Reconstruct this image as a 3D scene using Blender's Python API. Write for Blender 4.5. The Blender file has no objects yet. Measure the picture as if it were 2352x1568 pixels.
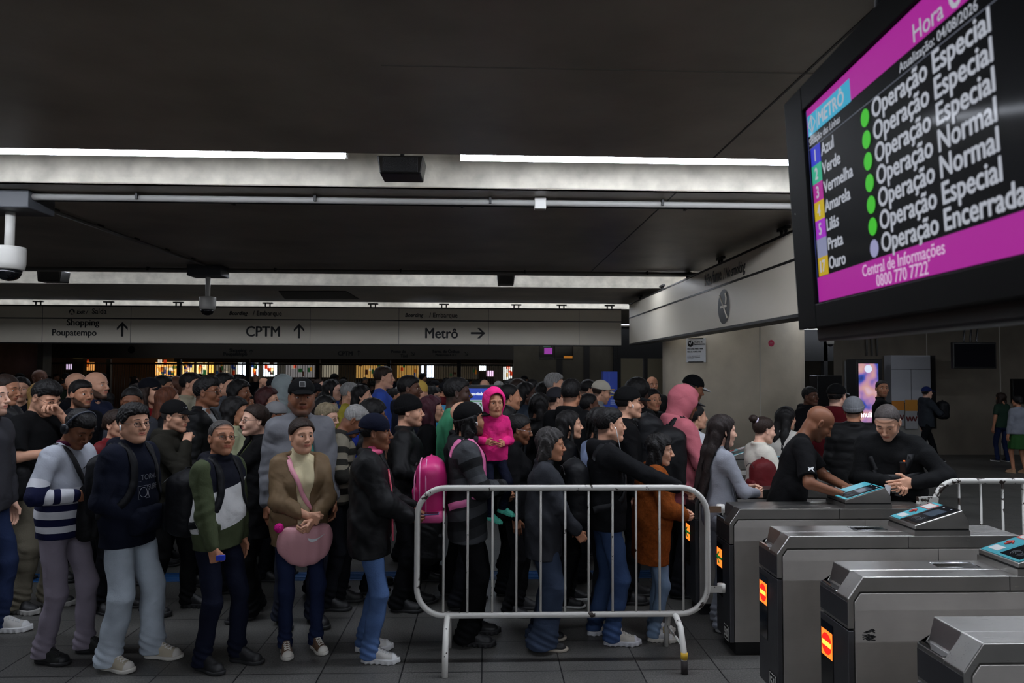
import bpy, math, random
import numpy as np
from mathutils import Matrix, Vector
pi = math.pi
SC = bpy.context.scene
COL = SC.collection
# ------------------------------------------------------------------ camera
F_PX, YAW, PITCH, ROLL, CAM_H = 1651.0, .0365, .0386, -.004, 2.0
_r = np.array([math.cos(YAW), -math.sin(YAW), 0.])
_f = np.array([math.sin(YAW)*math.cos(PITCH), math.cos(YAW)*math.cos(PITCH), math.sin(PITCH)])
_u = np.cross(_r, _f)
R_ = _r*math.cos(ROLL) - _u*math.sin(ROLL)
U_ = _r*math.sin(ROLL) + _u*math.cos(ROLL)
CAM = np.array([0., 0., CAM_H])
cd = bpy.data.cameras.new('camera'); cam = bpy.data.objects.new('camera', cd); COL.objects.link(cam)
M = Matrix.Identity(4)
for i in range(3):
    M[i][0] = R_[i]; M[i][1] = U_[i]; M[i][2] = -_f[i]; M[i][3] = CAM[i]
cam.matrix_world = M
cd.sensor_width = 36; cd.lens = 36*F_PX/2352; cd.clip_start = .05; cd.clip_end = 200
cd.dof.use_dof = True; cd.dof.focus_distance = 5.4; cd.dof.aperture_fstop = 4.5
SC.camera = cam
# ------------------------------------------------------------------ world, exposure
wd = bpy.data.worlds.new('world'); SC.world = wd; wd.use_nodes = True
wd.node_tree.nodes['Background'].inputs[0].default_value = (.55, .6, .7, 1)
wd.node_tree.nodes['Background'].inputs[1].default_value = .0025
vs = SC.view_settings
vs.view_transform = 'Standard'; vs.look = 'None'; vs.gamma = 1; vs.exposure = 0.0; vs.use_curve_mapping = False
TUBE = 24.0          # radiance of the fluorescent diffusers
# ------------------------------------------------------------------ picture <-> place (used only to measure where things stand)
def ray(px, py): return _f + R_*(px-1176)/F_PX + U_*(784-py)/F_PX
def W(px, py, X=None, Y=None, Z=None):
    d = ray(px, py)
    t = X/d[0] if X is not None else (Y/d[1] if Y is not None else (Z-CAM_H)/d[2])
    return CAM + d*t
# ------------------------------------------------------------------ object helpers
def tag(o, label=None, cat=None, group=None, kind=None):
    if label: o['label'] = label
    if cat: o['category'] = cat
    if group: o['group'] = group
    if kind: o['kind'] = kind
    return o
def link(name, me, parent=None, loc=None):
    o = bpy.data.objects.new(name, me); COL.objects.link(o)
    if parent is not None: o.parent = parent
    if loc is not None: o.location = loc
    return o
def empty(name, loc=(0, 0, 0), rz=0):
    o = bpy.data.objects.new(name, None); COL.objects.link(o); o.location = loc; o.rotation_euler = (0, 0, rz)
    o.empty_display_size = .1
    return o
def copy_tree(o, parent=None):
    c = o.copy(); COL.objects.link(c)
    if parent is not None: c.parent = parent
    for ch in list(o.children): copy_tree(ch, c)
    return c
class MB:
    """collects shapes with a material each; build() links them as one mesh"""
    def __init__(s): s.v = []; s.f = []; s.m = []; s.sm = []; s.mats = []
    def _m(s, m):
        if m not in s.mats: s.mats.append(m)
        return s.mats.index(m)
    def add(s, vs_, fs, m, smooth=False):
        b = len(s.v); k = s._m(m)
        s.v += [tuple(float(c) for c in v) for v in vs_]
        for f in fs: s.f.append([b+i for i in f]); s.m.append(k); s.sm.append(smooth)
        return s
    def box(s, c, d, m, R=None):
        x, y, z = [q/2 for q in d]
        vv = [(-x,-y,-z),(x,-y,-z),(x,y,-z),(-x,y,-z),(-x,-y,z),(x,-y,z),(x,y,z),(-x,y,z)]
        if R is not None: vv = [tuple(R @ Vector(v)) for v in vv]
        vv = [(v[0]+c[0], v[1]+c[1], v[2]+c[2]) for v in vv]
        return s.add(vv, [(0,3,2,1),(4,5,6,7),(0,1,5,4),(1,2,6,5),(2,3,7,6),(3,0,4,7)], m)
    def bb(s, a, b, m):
        return s.box([(a[i]+b[i])/2 for i in range(3)], [abs(b[i]-a[i]) for i in range(3)], m)
    def prism(s, poly, ax, a, b, m, bev=0):
        """poly = 2-D outline; ax 'y': points are (x,z) extruded y a..b; 'x': (y,z); 'z': (x,y)"""
        n = len(poly)
        def P(p, t): return (p[0], t, p[1]) if ax == 'y' else ((t, p[0], p[1]) if ax == 'x' else (p[0], p[1], t))
        vv = [P(p, a) for p in poly] + [P(p, b) for p in poly]
        ar = sum(poly[i][0]*poly[(i+1) % n][1]-poly[(i+1) % n][0]*poly[i][1] for i in range(n))
        fs = [list(range(n)), list(range(2*n-1, n-1, -1))] + [(i+n, (i+1) % n+n, (i+1) % n, i) for i in range(n)]
        flip = (ar > 0) != (ax == 'y')
        if a > b: flip = not flip
        if flip: fs = [list(reversed(f)) for f in fs]
        return s.add(vv, fs, m)
    def tube(s, pts, r, m, n=10, closed=False, caps=True):
        pts = [Vector(p) for p in pts]; L = len(pts); rs = r if isinstance(r, (list, tuple)) else [r]*L
        vv = []; fs = []; prev = None
        for i, p in enumerate(pts):
            a = pts[(i-1) % L] if (closed or i > 0) else p; b = pts[(i+1) % L] if (closed or i < L-1) else p
            t = (b-a).normalized()
            if prev is None:
                q = Vector((0, 0, 1)) if abs(t.z) < .9 else Vector((1, 0, 0)); e1 = t.cross(q).normalized()
            else:
                e1 = (prev - t*prev.dot(t)); e1 = e1.normalized() if e1.length > 1e-6 else t.orthogonal().normalized()
            prev = e1; e2 = t.cross(e1)
            for k in range(n):
                an = 2*pi*k/n; vv.append(p + (e1*math.cos(an)+e2*math.sin(an))*rs[i])
        for i in range(L if closed else L-1):
            j = (i+1) % L
            for k in range(n):
                k2 = (k+1) % n; fs.append((i*n+k, i*n+k2, j*n+k2, j*n+k))
        if not closed and caps: fs += [list(range(n-1, -1, -1)), [(L-1)*n+k for k in range(n)]]
        return s.add(vv, fs, m, True)
    def lathe(s, prof, c, m, n=24):
        vv = []; fs = []; L = len(prof)
        for (r, z) in prof:
            for k in range(n): vv.append((c[0]+r*math.cos(2*pi*k/n), c[1]+r*math.sin(2*pi*k/n), c[2]+z))
        for i in range(L-1):
            for k in range(n): k2 = (k+1) % n; fs.append((i*n+k, i*n+k2, (i+1)*n+k2, (i+1)*n+k))
        fs += [list(range(n-1, -1, -1)), [(L-1)*n+k for k in range(n)]]
        return s.add(vv, fs, m, True)
    def disc(s, c, ex, ey, r, m, n=28, r2=None):
        c, ex, ey = Vector(c), Vector(ex), Vector(ey); r2 = r2 or r
        return s.add([c+ex*math.cos(2*pi*k/n)*r+ey*math.sin(2*pi*k/n)*r2 for k in range(n)], [list(range(n))], m)
    def quad(s, a, b, c, d, m): return s.add([a, b, c, d], [(0, 1, 2, 3)], m)
    def build(s, name, parent=None, bevel=0, **kw):
        me = bpy.data.meshes.new(name); me.from_pydata(s.v, [], s.f)
        for m in s.mats: me.materials.append(m)
        me.polygons.foreach_set('material_index', s.m); me.polygons.foreach_set('use_smooth', s.sm); me.update()
        o = link(name, me, parent)
        if bevel:
            b = o.modifiers.new('bevel', 'BEVEL'); b.width = bevel; b.segments = 2; b.limit_method = 'ANGLE'; b.angle_limit = .6
        return tag(o, **kw)
def text_mesh(s, size, bold=.0, italic=0, ext=.001, align='LEFT'):
    cu = bpy.data.curves.new('lettering', 'FONT'); cu.body = s; cu.size = size; cu.shear = italic
    cu.extrude = ext; cu.align_x = align; cu.resolution_u = 3
    o = bpy.data.objects.new('t', cu); COL.objects.link(o)
    dg = bpy.context.evaluated_depsgraph_get(); dg.update()
    me = bpy.data.meshes.new_from_object(o.evaluated_get(dg)); bpy.data.objects.remove(o); bpy.data.curves.remove(cu)
    if bold > 0:      # heavier weight: the glyphs laid side by side a hair apart
        co = np.empty(len(me.vertices)*3); me.vertices.foreach_get('co', co); co = co.reshape(-1, 3); F = [tuple(p.vertices) for p in me.polygons]; N = len(co); V = []; FF = []
        for i, (dx, dy) in enumerate(((-1, 0), (1, 0), (0, .7), (0, -.7), (0, 0))):
            V.append(co+np.array([dx, dy, .04*i/max(size, .01)*.002])*size*bold*3.2); FF += [tuple(k+i*N for k in f) for f in F]
        bpy.data.meshes.remove(me); me = bpy.data.meshes.new('lettering'); me.from_pydata([tuple(v) for v in np.concatenate(V)], [], FF)
    return me
def text(s, size, org, ex, ey, m, parent=None, bold=.0, italic=0, align='LEFT', sx=1, ext=.001, name='lettering'):
    me = text_mesh(s, size, bold, italic, ext, align)
    ex, ey = Vector(ex).normalized(), Vector(ey).normalized(); ez = ex.cross(ey)
    A = Matrix.Identity(4)
    for i in range(3): A[i][0] = ex[i]*sx; A[i][1] = ey[i]; A[i][2] = ez[i]; A[i][3] = org[i]
    me.transform(A); me.materials.clear(); me.materials.append(m)
    return link(name, me, parent)
# ------------------------------------------------------------------ materials
def lin(c):
    c = c/255.; return c/12.92 if c <= .04045 else ((c+.055)/1.055)**2.4
_mc = {}
def add_crumple(nt, bp, k):
    """soft creases of cloth, feeding the fine weave bump"""
    tc = nt.nodes.new('ShaderNodeTexCoord'); mp = nt.nodes.new('ShaderNodeMapping'); mp.inputs['Scale'].default_value = (1, 1, 1.5); nt.links.new(tc.outputs['Object'], mp.inputs[0])
    n = nt.nodes.new('ShaderNodeTexNoise'); n.inputs['Scale'].default_value = 5; n.inputs['Detail'].default_value = 1.5; n.inputs['Distortion'].default_value = .9; nt.links.new(mp.outputs[0], n.inputs['Vector'])
    b2 = nt.nodes.new('ShaderNodeBump'); b2.inputs['Strength'].default_value = k*.75; b2.inputs['Distance'].default_value = .04
    nt.links.new(n.outputs['Fac'], b2.inputs['Height']); nt.links.new(b2.outputs[0], bp.inputs['Normal'])
def deep(c):
    l = (c[0]+c[1]+c[2])/3.; k = .38+.62*min(1., l/105.); return tuple(q*k for q in c)
def mat(rgb, rough=.6, metal=0., emit=0., bump=0., bscale=60., var=0., vscale=3., spec=.5, stretch=None, name=None, coat=0, crump=0.):
    """procedural principled material; var = brightness mottling, bump = fine relief"""
    key = (tuple(rgb), rough, metal, emit, bump, bscale, var, vscale, spec, stretch, coat, crump)
    if key in _mc: return _mc[key]
    m = bpy.data.materials.new(name or 'surface'); m.use_nodes = True; nt = m.node_tree; b = nt.nodes['Principled BSDF']
    c = (lin(rgb[0]), lin(rgb[1]), lin(rgb[2]), 1)
    b.inputs['Base Color'].default_value = c; b.inputs['Roughness'].default_value = rough
    b.inputs['Metallic'].default_value = metal; b.inputs['Specular IOR Level'].default_value = spec
    if coat: b.inputs['Coat Weight'].default_value = coat; b.inputs['Coat Roughness'].default_value = .08
    if emit: b.inputs['Emission Color'].default_value = c; b.inputs['Emission Strength'].default_value = emit
    if bump or var:
        tc = nt.nodes.new('ShaderNodeTexCoord'); mp = nt.nodes.new('ShaderNodeMapping'); nt.links.new(tc.outputs['Object'], mp.inputs[0])
        if stretch: mp.inputs['Scale'].default_value = stretch
    if bump:
        n = nt.nodes.new('ShaderNodeTexNoise'); n.inputs['Scale'].default_value = bscale; n.inputs['Detail'].default_value = 4
        nt.links.new(mp.outputs[0], n.inputs['Vector'])
        bp = nt.nodes.new('ShaderNodeBump'); bp.inputs['Strength'].default_value = bump; bp.inputs['Distance'].default_value = .004
        nt.links.new(n.outputs['Fac'], bp.inputs['Height']); nt.links.new(bp.outputs[0], b.inputs['Normal'])
        if crump: add_crumple(nt, bp, crump)
    if var:
        n = nt.nodes.new('ShaderNodeTexNoise'); n.inputs['Scale'].default_value = vscale; n.inputs['Detail'].default_value = 5
        nt.links.new(mp.outputs[0], n.inputs['Vector'])
        mr = nt.nodes.new('ShaderNodeMapRange'); mr.inputs[1].default_value = .3; mr.inputs[2].default_value = .7
        mr.inputs[3].default_value = 1-var; mr.inputs[4].default_value = 1+var
        nt.links.new(n.outputs['Fac'], mr.inputs[0])
        mx = nt.nodes.new('ShaderNodeVectorMath'); mx.operation = 'SCALE'; mx.inputs[0].default_value = c[:3]
        nt.links.new(mr.outputs[0], mx.inputs['Scale']); nt.links.new(mx.outputs[0], b.inputs['Base Color'])
    _mc[key] = m
    return m
def cloth(rgb): return mat(deep(rgb), .88, bump=.35, bscale=110, var=.12, vscale=5, spec=.12, name='fabric', crump=.55)
def denim(rgb): return mat(deep(rgb), .85, bump=.4, bscale=180, var=.26, vscale=3.5, spec=.12, name='denim', crump=.6)
def fleece(rgb): return mat(deep(rgb), .95, bump=1.0, bscale=75, var=.25, vscale=45, spec=.05, name='fleece', crump=.4)
def puffer(rgb): return mat(deep(rgb), .62, bump=.3, bscale=60, var=.08, vscale=6, spec=.22, name='nylon', crump=.7)
def hairm(rgb): return mat(rgb, .58, bump=1.0, bscale=60, var=.35, vscale=30, spec=.25, stretch=(2.2, 2.2, .35), name='hair')
def ramp_mat(stops, lo, hi, attr='pt', rough=.85, name='patterned_fabric'):
    """knitted or printed pattern: colour by a smooth vertex attribute; stops=[(value,rgb)...] constant steps"""
    key = ('ramp', tuple((a, tuple(b)) for a, b in stops), lo, hi)
    if key in _mc: return _mc[key]
    m = bpy.data.materials.new(name); m.use_nodes = True; nt = m.node_tree; b = nt.nodes['Principled BSDF']
    def ramp(an, st_, lo, hi):
        at = nt.nodes.new('ShaderNodeAttribute'); at.attribute_name = an
        mr = nt.nodes.new('ShaderNodeMapRange'); mr.inputs[1].default_value = lo; mr.inputs[2].default_value = hi
        nt.links.new(at.outputs['Fac'], mr.inputs[0])
        cr = nt.nodes.new('ShaderNodeValToRGB'); cr.color_ramp.interpolation = 'CONSTANT'; el = cr.color_ramp.elements
        while len(el) > 1: el.remove(el[-1])
        for i, (v, c) in enumerate(st_):
            e = el[0] if i == 0 else el.new((v-lo)/(hi-lo))
            if i == 0: e.position = 0
            c = deep(c); e.color = (lin(c[0]), lin(c[1]), lin(c[2]), 1)
        nt.links.new(mr.outputs[0], cr.inputs[0]); return cr
    body = [q for q in stops if q[0] < 1.9]; sl = [(2., [q for q in stops if q[0] <= 2.][-1][1])]+[q for q in stops if q[0] > 2.]
    r1 = ramp('pt', body, .5, 1.9); r2 = ramp('pa', sl, 2., 3.1)
    a3 = nt.nodes.new('ShaderNodeAttribute'); a3.attribute_name = 'am'; mm = nt.nodes.new('ShaderNodeMapRange'); mm.inputs[1].default_value = -.001; mm.inputs[2].default_value = .001; nt.links.new(a3.outputs['Fac'], mm.inputs[0])
    mx = nt.nodes.new('ShaderNodeMix'); mx.data_type = 'RGBA'; nt.links.new(mm.outputs[0], mx.inputs[0]); nt.links.new(r1.outputs[0], mx.inputs[6]); nt.links.new(r2.outputs[0], mx.inputs[7]); nt.links.new(mx.outputs[2], b.inputs['Base Color'])
    b.inputs['Roughness'].default_value = rough; b.inputs['Specular IOR Level'].default_value = .2
    stops = stops
    tc = nt.nodes.new('ShaderNodeTexCoord'); n = nt.nodes.new('ShaderNodeTexNoise'); n.inputs['Scale'].default_value = 90
    nt.links.new(tc.outputs['Object'], n.inputs['Vector']); bp = nt.nodes.new('ShaderNodeBump'); bp.inputs['Strength'].default_value = .35; bp.inputs['Distance'].default_value = .004
    nt.links.new(n.outputs['Fac'], bp.inputs['Height']); nt.links.new(bp.outputs[0], b.inputs['Normal']); add_crumple(nt, bp, .5)
    _mc[key] = m
    return m
def skin_mat(rgb, beard=(30, 24, 20), blush=1.0):
    """skin with lips and stubble placed by smooth vertex attributes"""
    key = ('skin', tuple(rgb), tuple(beard))
    if key in _mc: return _mc[key]
    m = bpy.data.materials.new('skin'); m.use_nodes = True; nt = m.node_tree; b = nt.nodes['Principled BSDF']
    c = [lin(q) for q in rgb]
    tc = nt.nodes.new('ShaderNodeTexCoord'); n = nt.nodes.new('ShaderNodeTexNoise'); n.inputs['Scale'].default_value = 28; n.inputs['Detail'].default_value = 5
    nt.links.new(tc.outputs['Object'], n.inputs['Vector'])
    m0 = nt.nodes.new('ShaderNodeMix'); m0.data_type = 'RGBA'
    m0.inputs[6].default_value = (c[0]*.86, c[1]*.80, c[2]*.78, 1); m0.inputs[7].default_value = (c[0]*1.1, c[1]*1.08, c[2]*1.05, 1)
    nt.links.new(n.outputs['Fac'], m0.inputs[0])
    a1 = nt.nodes.new('ShaderNodeAttribute'); a1.attribute_name = 'lip'
    m1 = nt.nodes.new('ShaderNodeMix'); m1.data_type = 'RGBA'; nt.links.new(a1.outputs['Fac'], m1.inputs[0])
    nt.links.new(m0.outputs[2], m1.inputs[6]); m1.inputs[7].default_value = (min(1, c[0]*.82+.03), c[1]*.45, c[2]*.48, 1)
    a2 = nt.nodes.new('ShaderNodeAttribute'); a2.attribute_name = 'beard'
    m2 = nt.nodes.new('ShaderNodeMix'); m2.data_type = 'RGBA'; nt.links.new(a2.outputs['Fac'], m2.inputs[0])
    nt.links.new(m1.outputs[2], m2.inputs[6]); m2.inputs[7].default_value = (lin(beard[0]), lin(beard[1]), lin(beard[2]), 1)
    nt.links.new(m2.outputs[2], b.inputs['Base Color'])
    b.inputs['Roughness'].default_value = .52; b.inputs['Specular IOR Level'].default_value = .3
    bp = nt.nodes.new('ShaderNodeBump'); bp.inputs['Strength'].default_value = .15; bp.inputs['Distance'].default_value = .002
    nt.links.new(n.outputs['Fac'], bp.inputs['Height']); nt.links.new(bp.outputs[0], b.inputs['Normal'])
    _mc[key] = m
    return m
# ------------------------------------------------------------------ implicit surfaces -> meshes
def smin(a, b, k):
    if k <= 0: return np.minimum(a, b)
    h = np.clip(.5+.5*(b-a)/k, 0, 1); return b+(a-b)*h-k*h*(1-h)
def smax(a, b, k): return -smin(-a, -b, k)
def cap(P, a, b, ra, rb=None, q=(1, 1, 1)):
    """tapered capsule; q squeezes space so that the section is elliptic"""
    rb = ra if rb is None else rb; q = np.asarray(q, float); P = P*q; a = np.asarray(a, float)*q; b = np.asarray(b, float)*q
    ba = b-a; L = max(ba@ba, 1e-9); t = np.clip(((P-a)@ba)/L, 0, 1)
    d = P-a-t[:, None]*ba
    return np.sqrt((d*d).sum(1))-(ra+(rb-ra)*t)
def ell(P, c, r, R=None):
    p = P-np.asarray(c, float)
    if R is not None: p = p@R
    r = np.asarray(r, float); k0 = np.sqrt(((p/r)**2).sum(1)); k1 = np.sqrt(((p/(r*r))**2).sum(1))+1e-9
    return k0*(k0-1)/k1
def rbox(P, c, h, r, R=None):
    p = P-np.asarray(c, float)
    if R is not None: p = p@R
    q = np.abs(p)-np.asarray(h, float)+r
    return np.sqrt((np.maximum(q, 0)**2).sum(1))+np.minimum(q.max(1), 0)-r
def torus(P, c, R1, r, ax=2, q=1.):
    p = P-np.asarray(c, float); o = [i for i in range(3) if i != ax]
    a = np.sqrt((p[:, o[0]])**2+(p[:, o[1]]*q)**2)-R1
    return np.sqrt(a*a+p[:, ax]**2)-r
def Ry(a): c, s = math.cos(a), math.sin(a); return np.array([[c, 0, s], [0, 1, 0], [-s, 0, c]])
def Rz(a): c, s = math.cos(a), math.sin(a); return np.array([[c, -s, 0], [s, c, 0], [0, 0, 1]])
def Rx(a): c, s = math.cos(a), math.sin(a); return np.array([[1, 0, 0], [0, c, -s], [0, s, c]])
def fold(P, a, f, s):
    x, y, z = P[:, 0], P[:, 1], P[:, 2]
    return a*(.6*np.sin(f*(z+.35*x)+2*np.sin(.3*f*x+s)+1.6*np.sin(.35*f*y+2*s))+.4*np.sin(.55*f*(z-.8*x+.3*y)+2.2*np.sin(.4*f*y+s)+3*s))
def surf(fn, lo, hi, h):
    """surface nets on a sparse grid; returns verts, quads"""
    lo = np.asarray(lo, float); hi = np.asarray(hi, float); B = 4
    n = (np.ceil((hi-lo)/(h*B)).astype(int))*B; nc = n//B
    g = [lo[i]+h*B*(np.arange(nc[i])+.5) for i in range(3)]
    G = np.stack(np.meshgrid(*g, indexing='ij'), -1).reshape(-1, 3)
    dc = fn(G).reshape(nc)
    near = np.abs(dc) < h*B*1.25
    F = np.repeat(np.repeat(np.repeat(np.where(dc < 0, -1., 1.), B, 0), B, 1), B, 2)
    idx = np.argwhere(near)
    if len(idx) == 0: return np.zeros((0, 3)), np.zeros((0, 4), int)
    off = np.stack(np.meshgrid(*[np.arange(B)]*3, indexing='ij'), -1).reshape(-1, 3)
    I = (idx[:, None, :]*B+off[None]).reshape(-1, 3)
    P = lo+h*(I+.5)
    F[I[:, 0], I[:, 1], I[:, 2]] = fn(P)
    F[0], F[-1] = 1, 1; F[:, 0], F[:, -1] = 1, 1; F[:, :, 0], F[:, :, -1] = 1, 1
    sh = F.shape; acc = np.zeros((sh[0]*sh[1]*sh[2], 3)); cnt = np.zeros(sh[0]*sh[1]*sh[2])
    def cid(a): return (a[:, 0]*sh[1]+a[:, 1])*sh[2]+a[:, 2]
    quads = []
    for ax in range(3):
        s0 = [slice(None)]*3; s1 = [slice(None)]*3; s0[ax] = slice(0, -1); s1[ax] = slice(1, None)
        A, Bv = F[tuple(s0)], F[tuple(s1)]
        E = np.argwhere((A < 0) != (Bv < 0))
        if len(E) == 0: continue
        a = A[E[:, 0], E[:, 1], E[:, 2]]; b = Bv[E[:, 0], E[:, 1], E[:, 2]]
        t = a/(a-b); p = E.astype(float); p[:, ax] += t
        u, v = (ax+1) % 3, (ax+2) % 3; cs = []
        for (du, dv) in ((-1, -1), (0, -1), (0, 0), (-1, 0)):
            c = E.copy(); c[:, u] += du; c[:, v] += dv; k = cid(c); cs.append(k)
            np.add.at(acc, k, p); np.add.at(cnt, k, 1)
        qd = np.stack(cs, 1); fl = a > 0; qd[fl] = qd[fl][:, ::-1]; quads.append(qd)
    quads = np.concatenate(quads); used, inv = np.unique(quads, return_inverse=True)
    V = lo+h*(acc[used]/cnt[used][:, None]+.5)
    return V, inv.reshape(-1, 4)
def npmesh(name, V, Q, mats, attrs=None, midx=None):
    me = bpy.data.meshes.new(name); nf = len(Q)
    me.vertices.add(len(V)); me.vertices.foreach_set('co', np.asarray(V, np.float32).ravel())
    me.loops.add(nf*4); me.loops.foreach_set('vertex_index', np.asarray(Q, np.int32).ravel())
    me.polygons.add(nf); me.polygons.foreach_set('loop_start', np.arange(0, nf*4, 4, dtype=np.int32))
    me.polygons.foreach_set('loop_total', np.full(nf, 4, np.int32))
    me.polygons.foreach_set('use_smooth', np.ones(nf, bool))
    for m in mats: me.materials.append(m)
    if midx is not None: me.polygons.foreach_set('material_index', np.asarray(midx, np.int32))
    for k, v in (attrs or {}).items():
        a = me.attributes.new(k, 'FLOAT', 'POINT'); a.data.foreach_set('value', np.asarray(v, np.float32))
    me.update(); me.validate()
    return me
# ------------------------------------------------------------------ head
EYE = dict(x=.078, y=.031, z=.006)
def head_sdf(P, fm=0, jaw=1., nose=1., chub=0., age=0, smile=0):
    y = np.abs(P[:, 1]); Q = P.copy(); Q[:, 1] = y
    d = ell(P, (-.012, 0, .036), (.097, .076, .084))
    d = smin(d, ell(P, (.022, 0, -.032), (.066, .058*jaw+chub*.5, .080)), .03)
    jw = (.046-.004*fm)*jaw+chub
    d = smin(d, cap(Q, (-.008, jw, -.052), (.066, .012, -.098), .021+chub, .017), .028)
    d = smin(d, ell(Q, (.056, .040, -.022), (.028, .022, .026+chub)), .022)
    d = smin(d, cap(Q, (.080, .008, .030), (.066, .046, .026), .011-.002*fm, .009), .014)
    d = smax(d, -ell(Q, (.103, .032, .006), (.022, .020, .013)), .012)
    d = smin(d, ell(Q, (EYE['x']-.012, .031, .006), (.0155, .0165, .0135)), .006)
    w = nose
    d = smin(d, cap(Q, (.084, 0, .022), (.108+.006*(w-1), 0, -.020), .0065, .0105*w, q=(1, 1, 1)), .012)
    d = smin(d, ell(Q, (.110+.004*(w-1), 0, -.024), (.0115, .0115*w, .0095)), .006)
    d = smin(d, ell(Q, (.099, .0125*w, -.028), (.011, .0075*w, .0085)), .006)
    d = smax(d, -ell(Q, (.104, .007*w, -.0365), (.005, .0035, .004)), .002)
    d = smin(d, ell(Q, (.078, 0, -.054), (.021, .030, .020)), .016)
    lz = -.051; e = smile*.006
    d = smin(d, cap(Q, (.0945, .004, lz), (.081, .0245, lz-.003+e), .0060+.001*fm, .0032), .004)
    d = smin(d, cap(Q, (.0945, .0, lz-.0105), (.081, .0215, lz-.007+e), .0068+.001*fm, .0036), .004)
    d = smax(d, -cap(Q, (.1035, 0, lz-.0052), (.086, .025, lz-.0052+e), .0022, .0018), .003)
    d = smin(d, ell(P, (.078, 0, -.094), (.018, .020*jaw, .016)), .018)
    if chub > .004: d = smin(d, ell(P, (.02, 0, -.095), (.055, .05, .03)), .03)
    ear = ell(Q, (-.008, .079, -.004), (.018, .008, .032), Ry(-.2)@Rz(-.35))
    ear = smax(ear, -ell(Q, (-.002, .087, -.002), (.011, .007, .021), Ry(-.2)), .004)
    d = smin(d, ear, .007)
    if age: d = d + .0012*age*np.sin(P[:, 2]*260)*np.exp(-((P[:, 2]-.06)/.02)**2)*(P[:, 0] > .04)
    return d
def head_attrs(P, beard=0., stache=0., hairshade=0.):
    y = np.abs(P[:, 1]); x = P[:, 0]; z = P[:, 2]
    lip = np.exp(-(np.maximum(np.abs(z+.0565)-.0075, 0)/.0022)**2)*np.clip((.0235-y)/.004, 0, 1)*(x > .078)
    # jaw region for stubble
    zt = np.interp(x, [-.02, .02, .06, .08, .12], [-.005, -.02, -.045, -.075, -.078])
    b = np.clip((zt-z)/.012, 0, 1)*np.clip((x+.02)/.015, 0, 1)*np.clip((z+.135)/.012, 0, 1)
    b *= 1-np.exp(-((z+.0565)/.011)**2)*(y < .026)*(x > .07)
    s = np.exp(-((z+.0415)/.0042)**2)*np.clip((.028-y)/.005, 0, 1)*(x > .08)
    t = np.interp(x, [-.1, -.04, -.01, .02, .045, .07, .1], [-.085, -.06, .01, .03, .05, .07, .09])
    hs = np.clip((z-t)/.02, 0, 1)*hairshade
    return lip*.75, np.clip(np.maximum(np.maximum(b*beard, s*stache), hs), 0, 1)*.93
def eye_patch(sk, look=(0, 0), open_=1., iris=(52, 34, 22)):
    """eyeball seen between the lids, with iris and pupil, for both eyes: list of (V, F, midx)"""
    out = []
    for sg in (1, -1):
        n, mN = 14, 6; V = []; Fs = []; mi = []
        for i in range(n+1):
            u = -1+2*i/n
            for j in range(mN+1):
                v = -1+2*j/mN
                yy = u*.0148; zz = v*.0058*open_*math.sqrt(max(0, 1-u*u*.98))*(1.1 if v > 0 else .85)
                rr = math.sqrt(max(1e-6, .0168**2-yy*yy-zz*zz*1.2))
                V.append((EYE['x']-.0125+rr+.0006, sg*EYE['y']+yy, EYE['z']+zz+.0004))
        for i in range(n):
            for j in range(mN):
                a = i*(mN+1)+j; f = [a, a+mN+1, a+mN+2, a+1]
                c = np.mean([V[k] for k in f], 0); dy = c[1]-sg*EYE['y']-look[0]*.005; dz = c[2]-EYE['z']-look[1]*.003
                r = math.hypot(dy, dz); mi.append(0 if r > .0062 else (1 if r > .0026 else 2))
                Fs.append(f)
        out.append((V, Fs, mi))
    return out
HL_X = [-.12, -.06, -.03, -.008, .012, .035, .06, .1]
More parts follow.
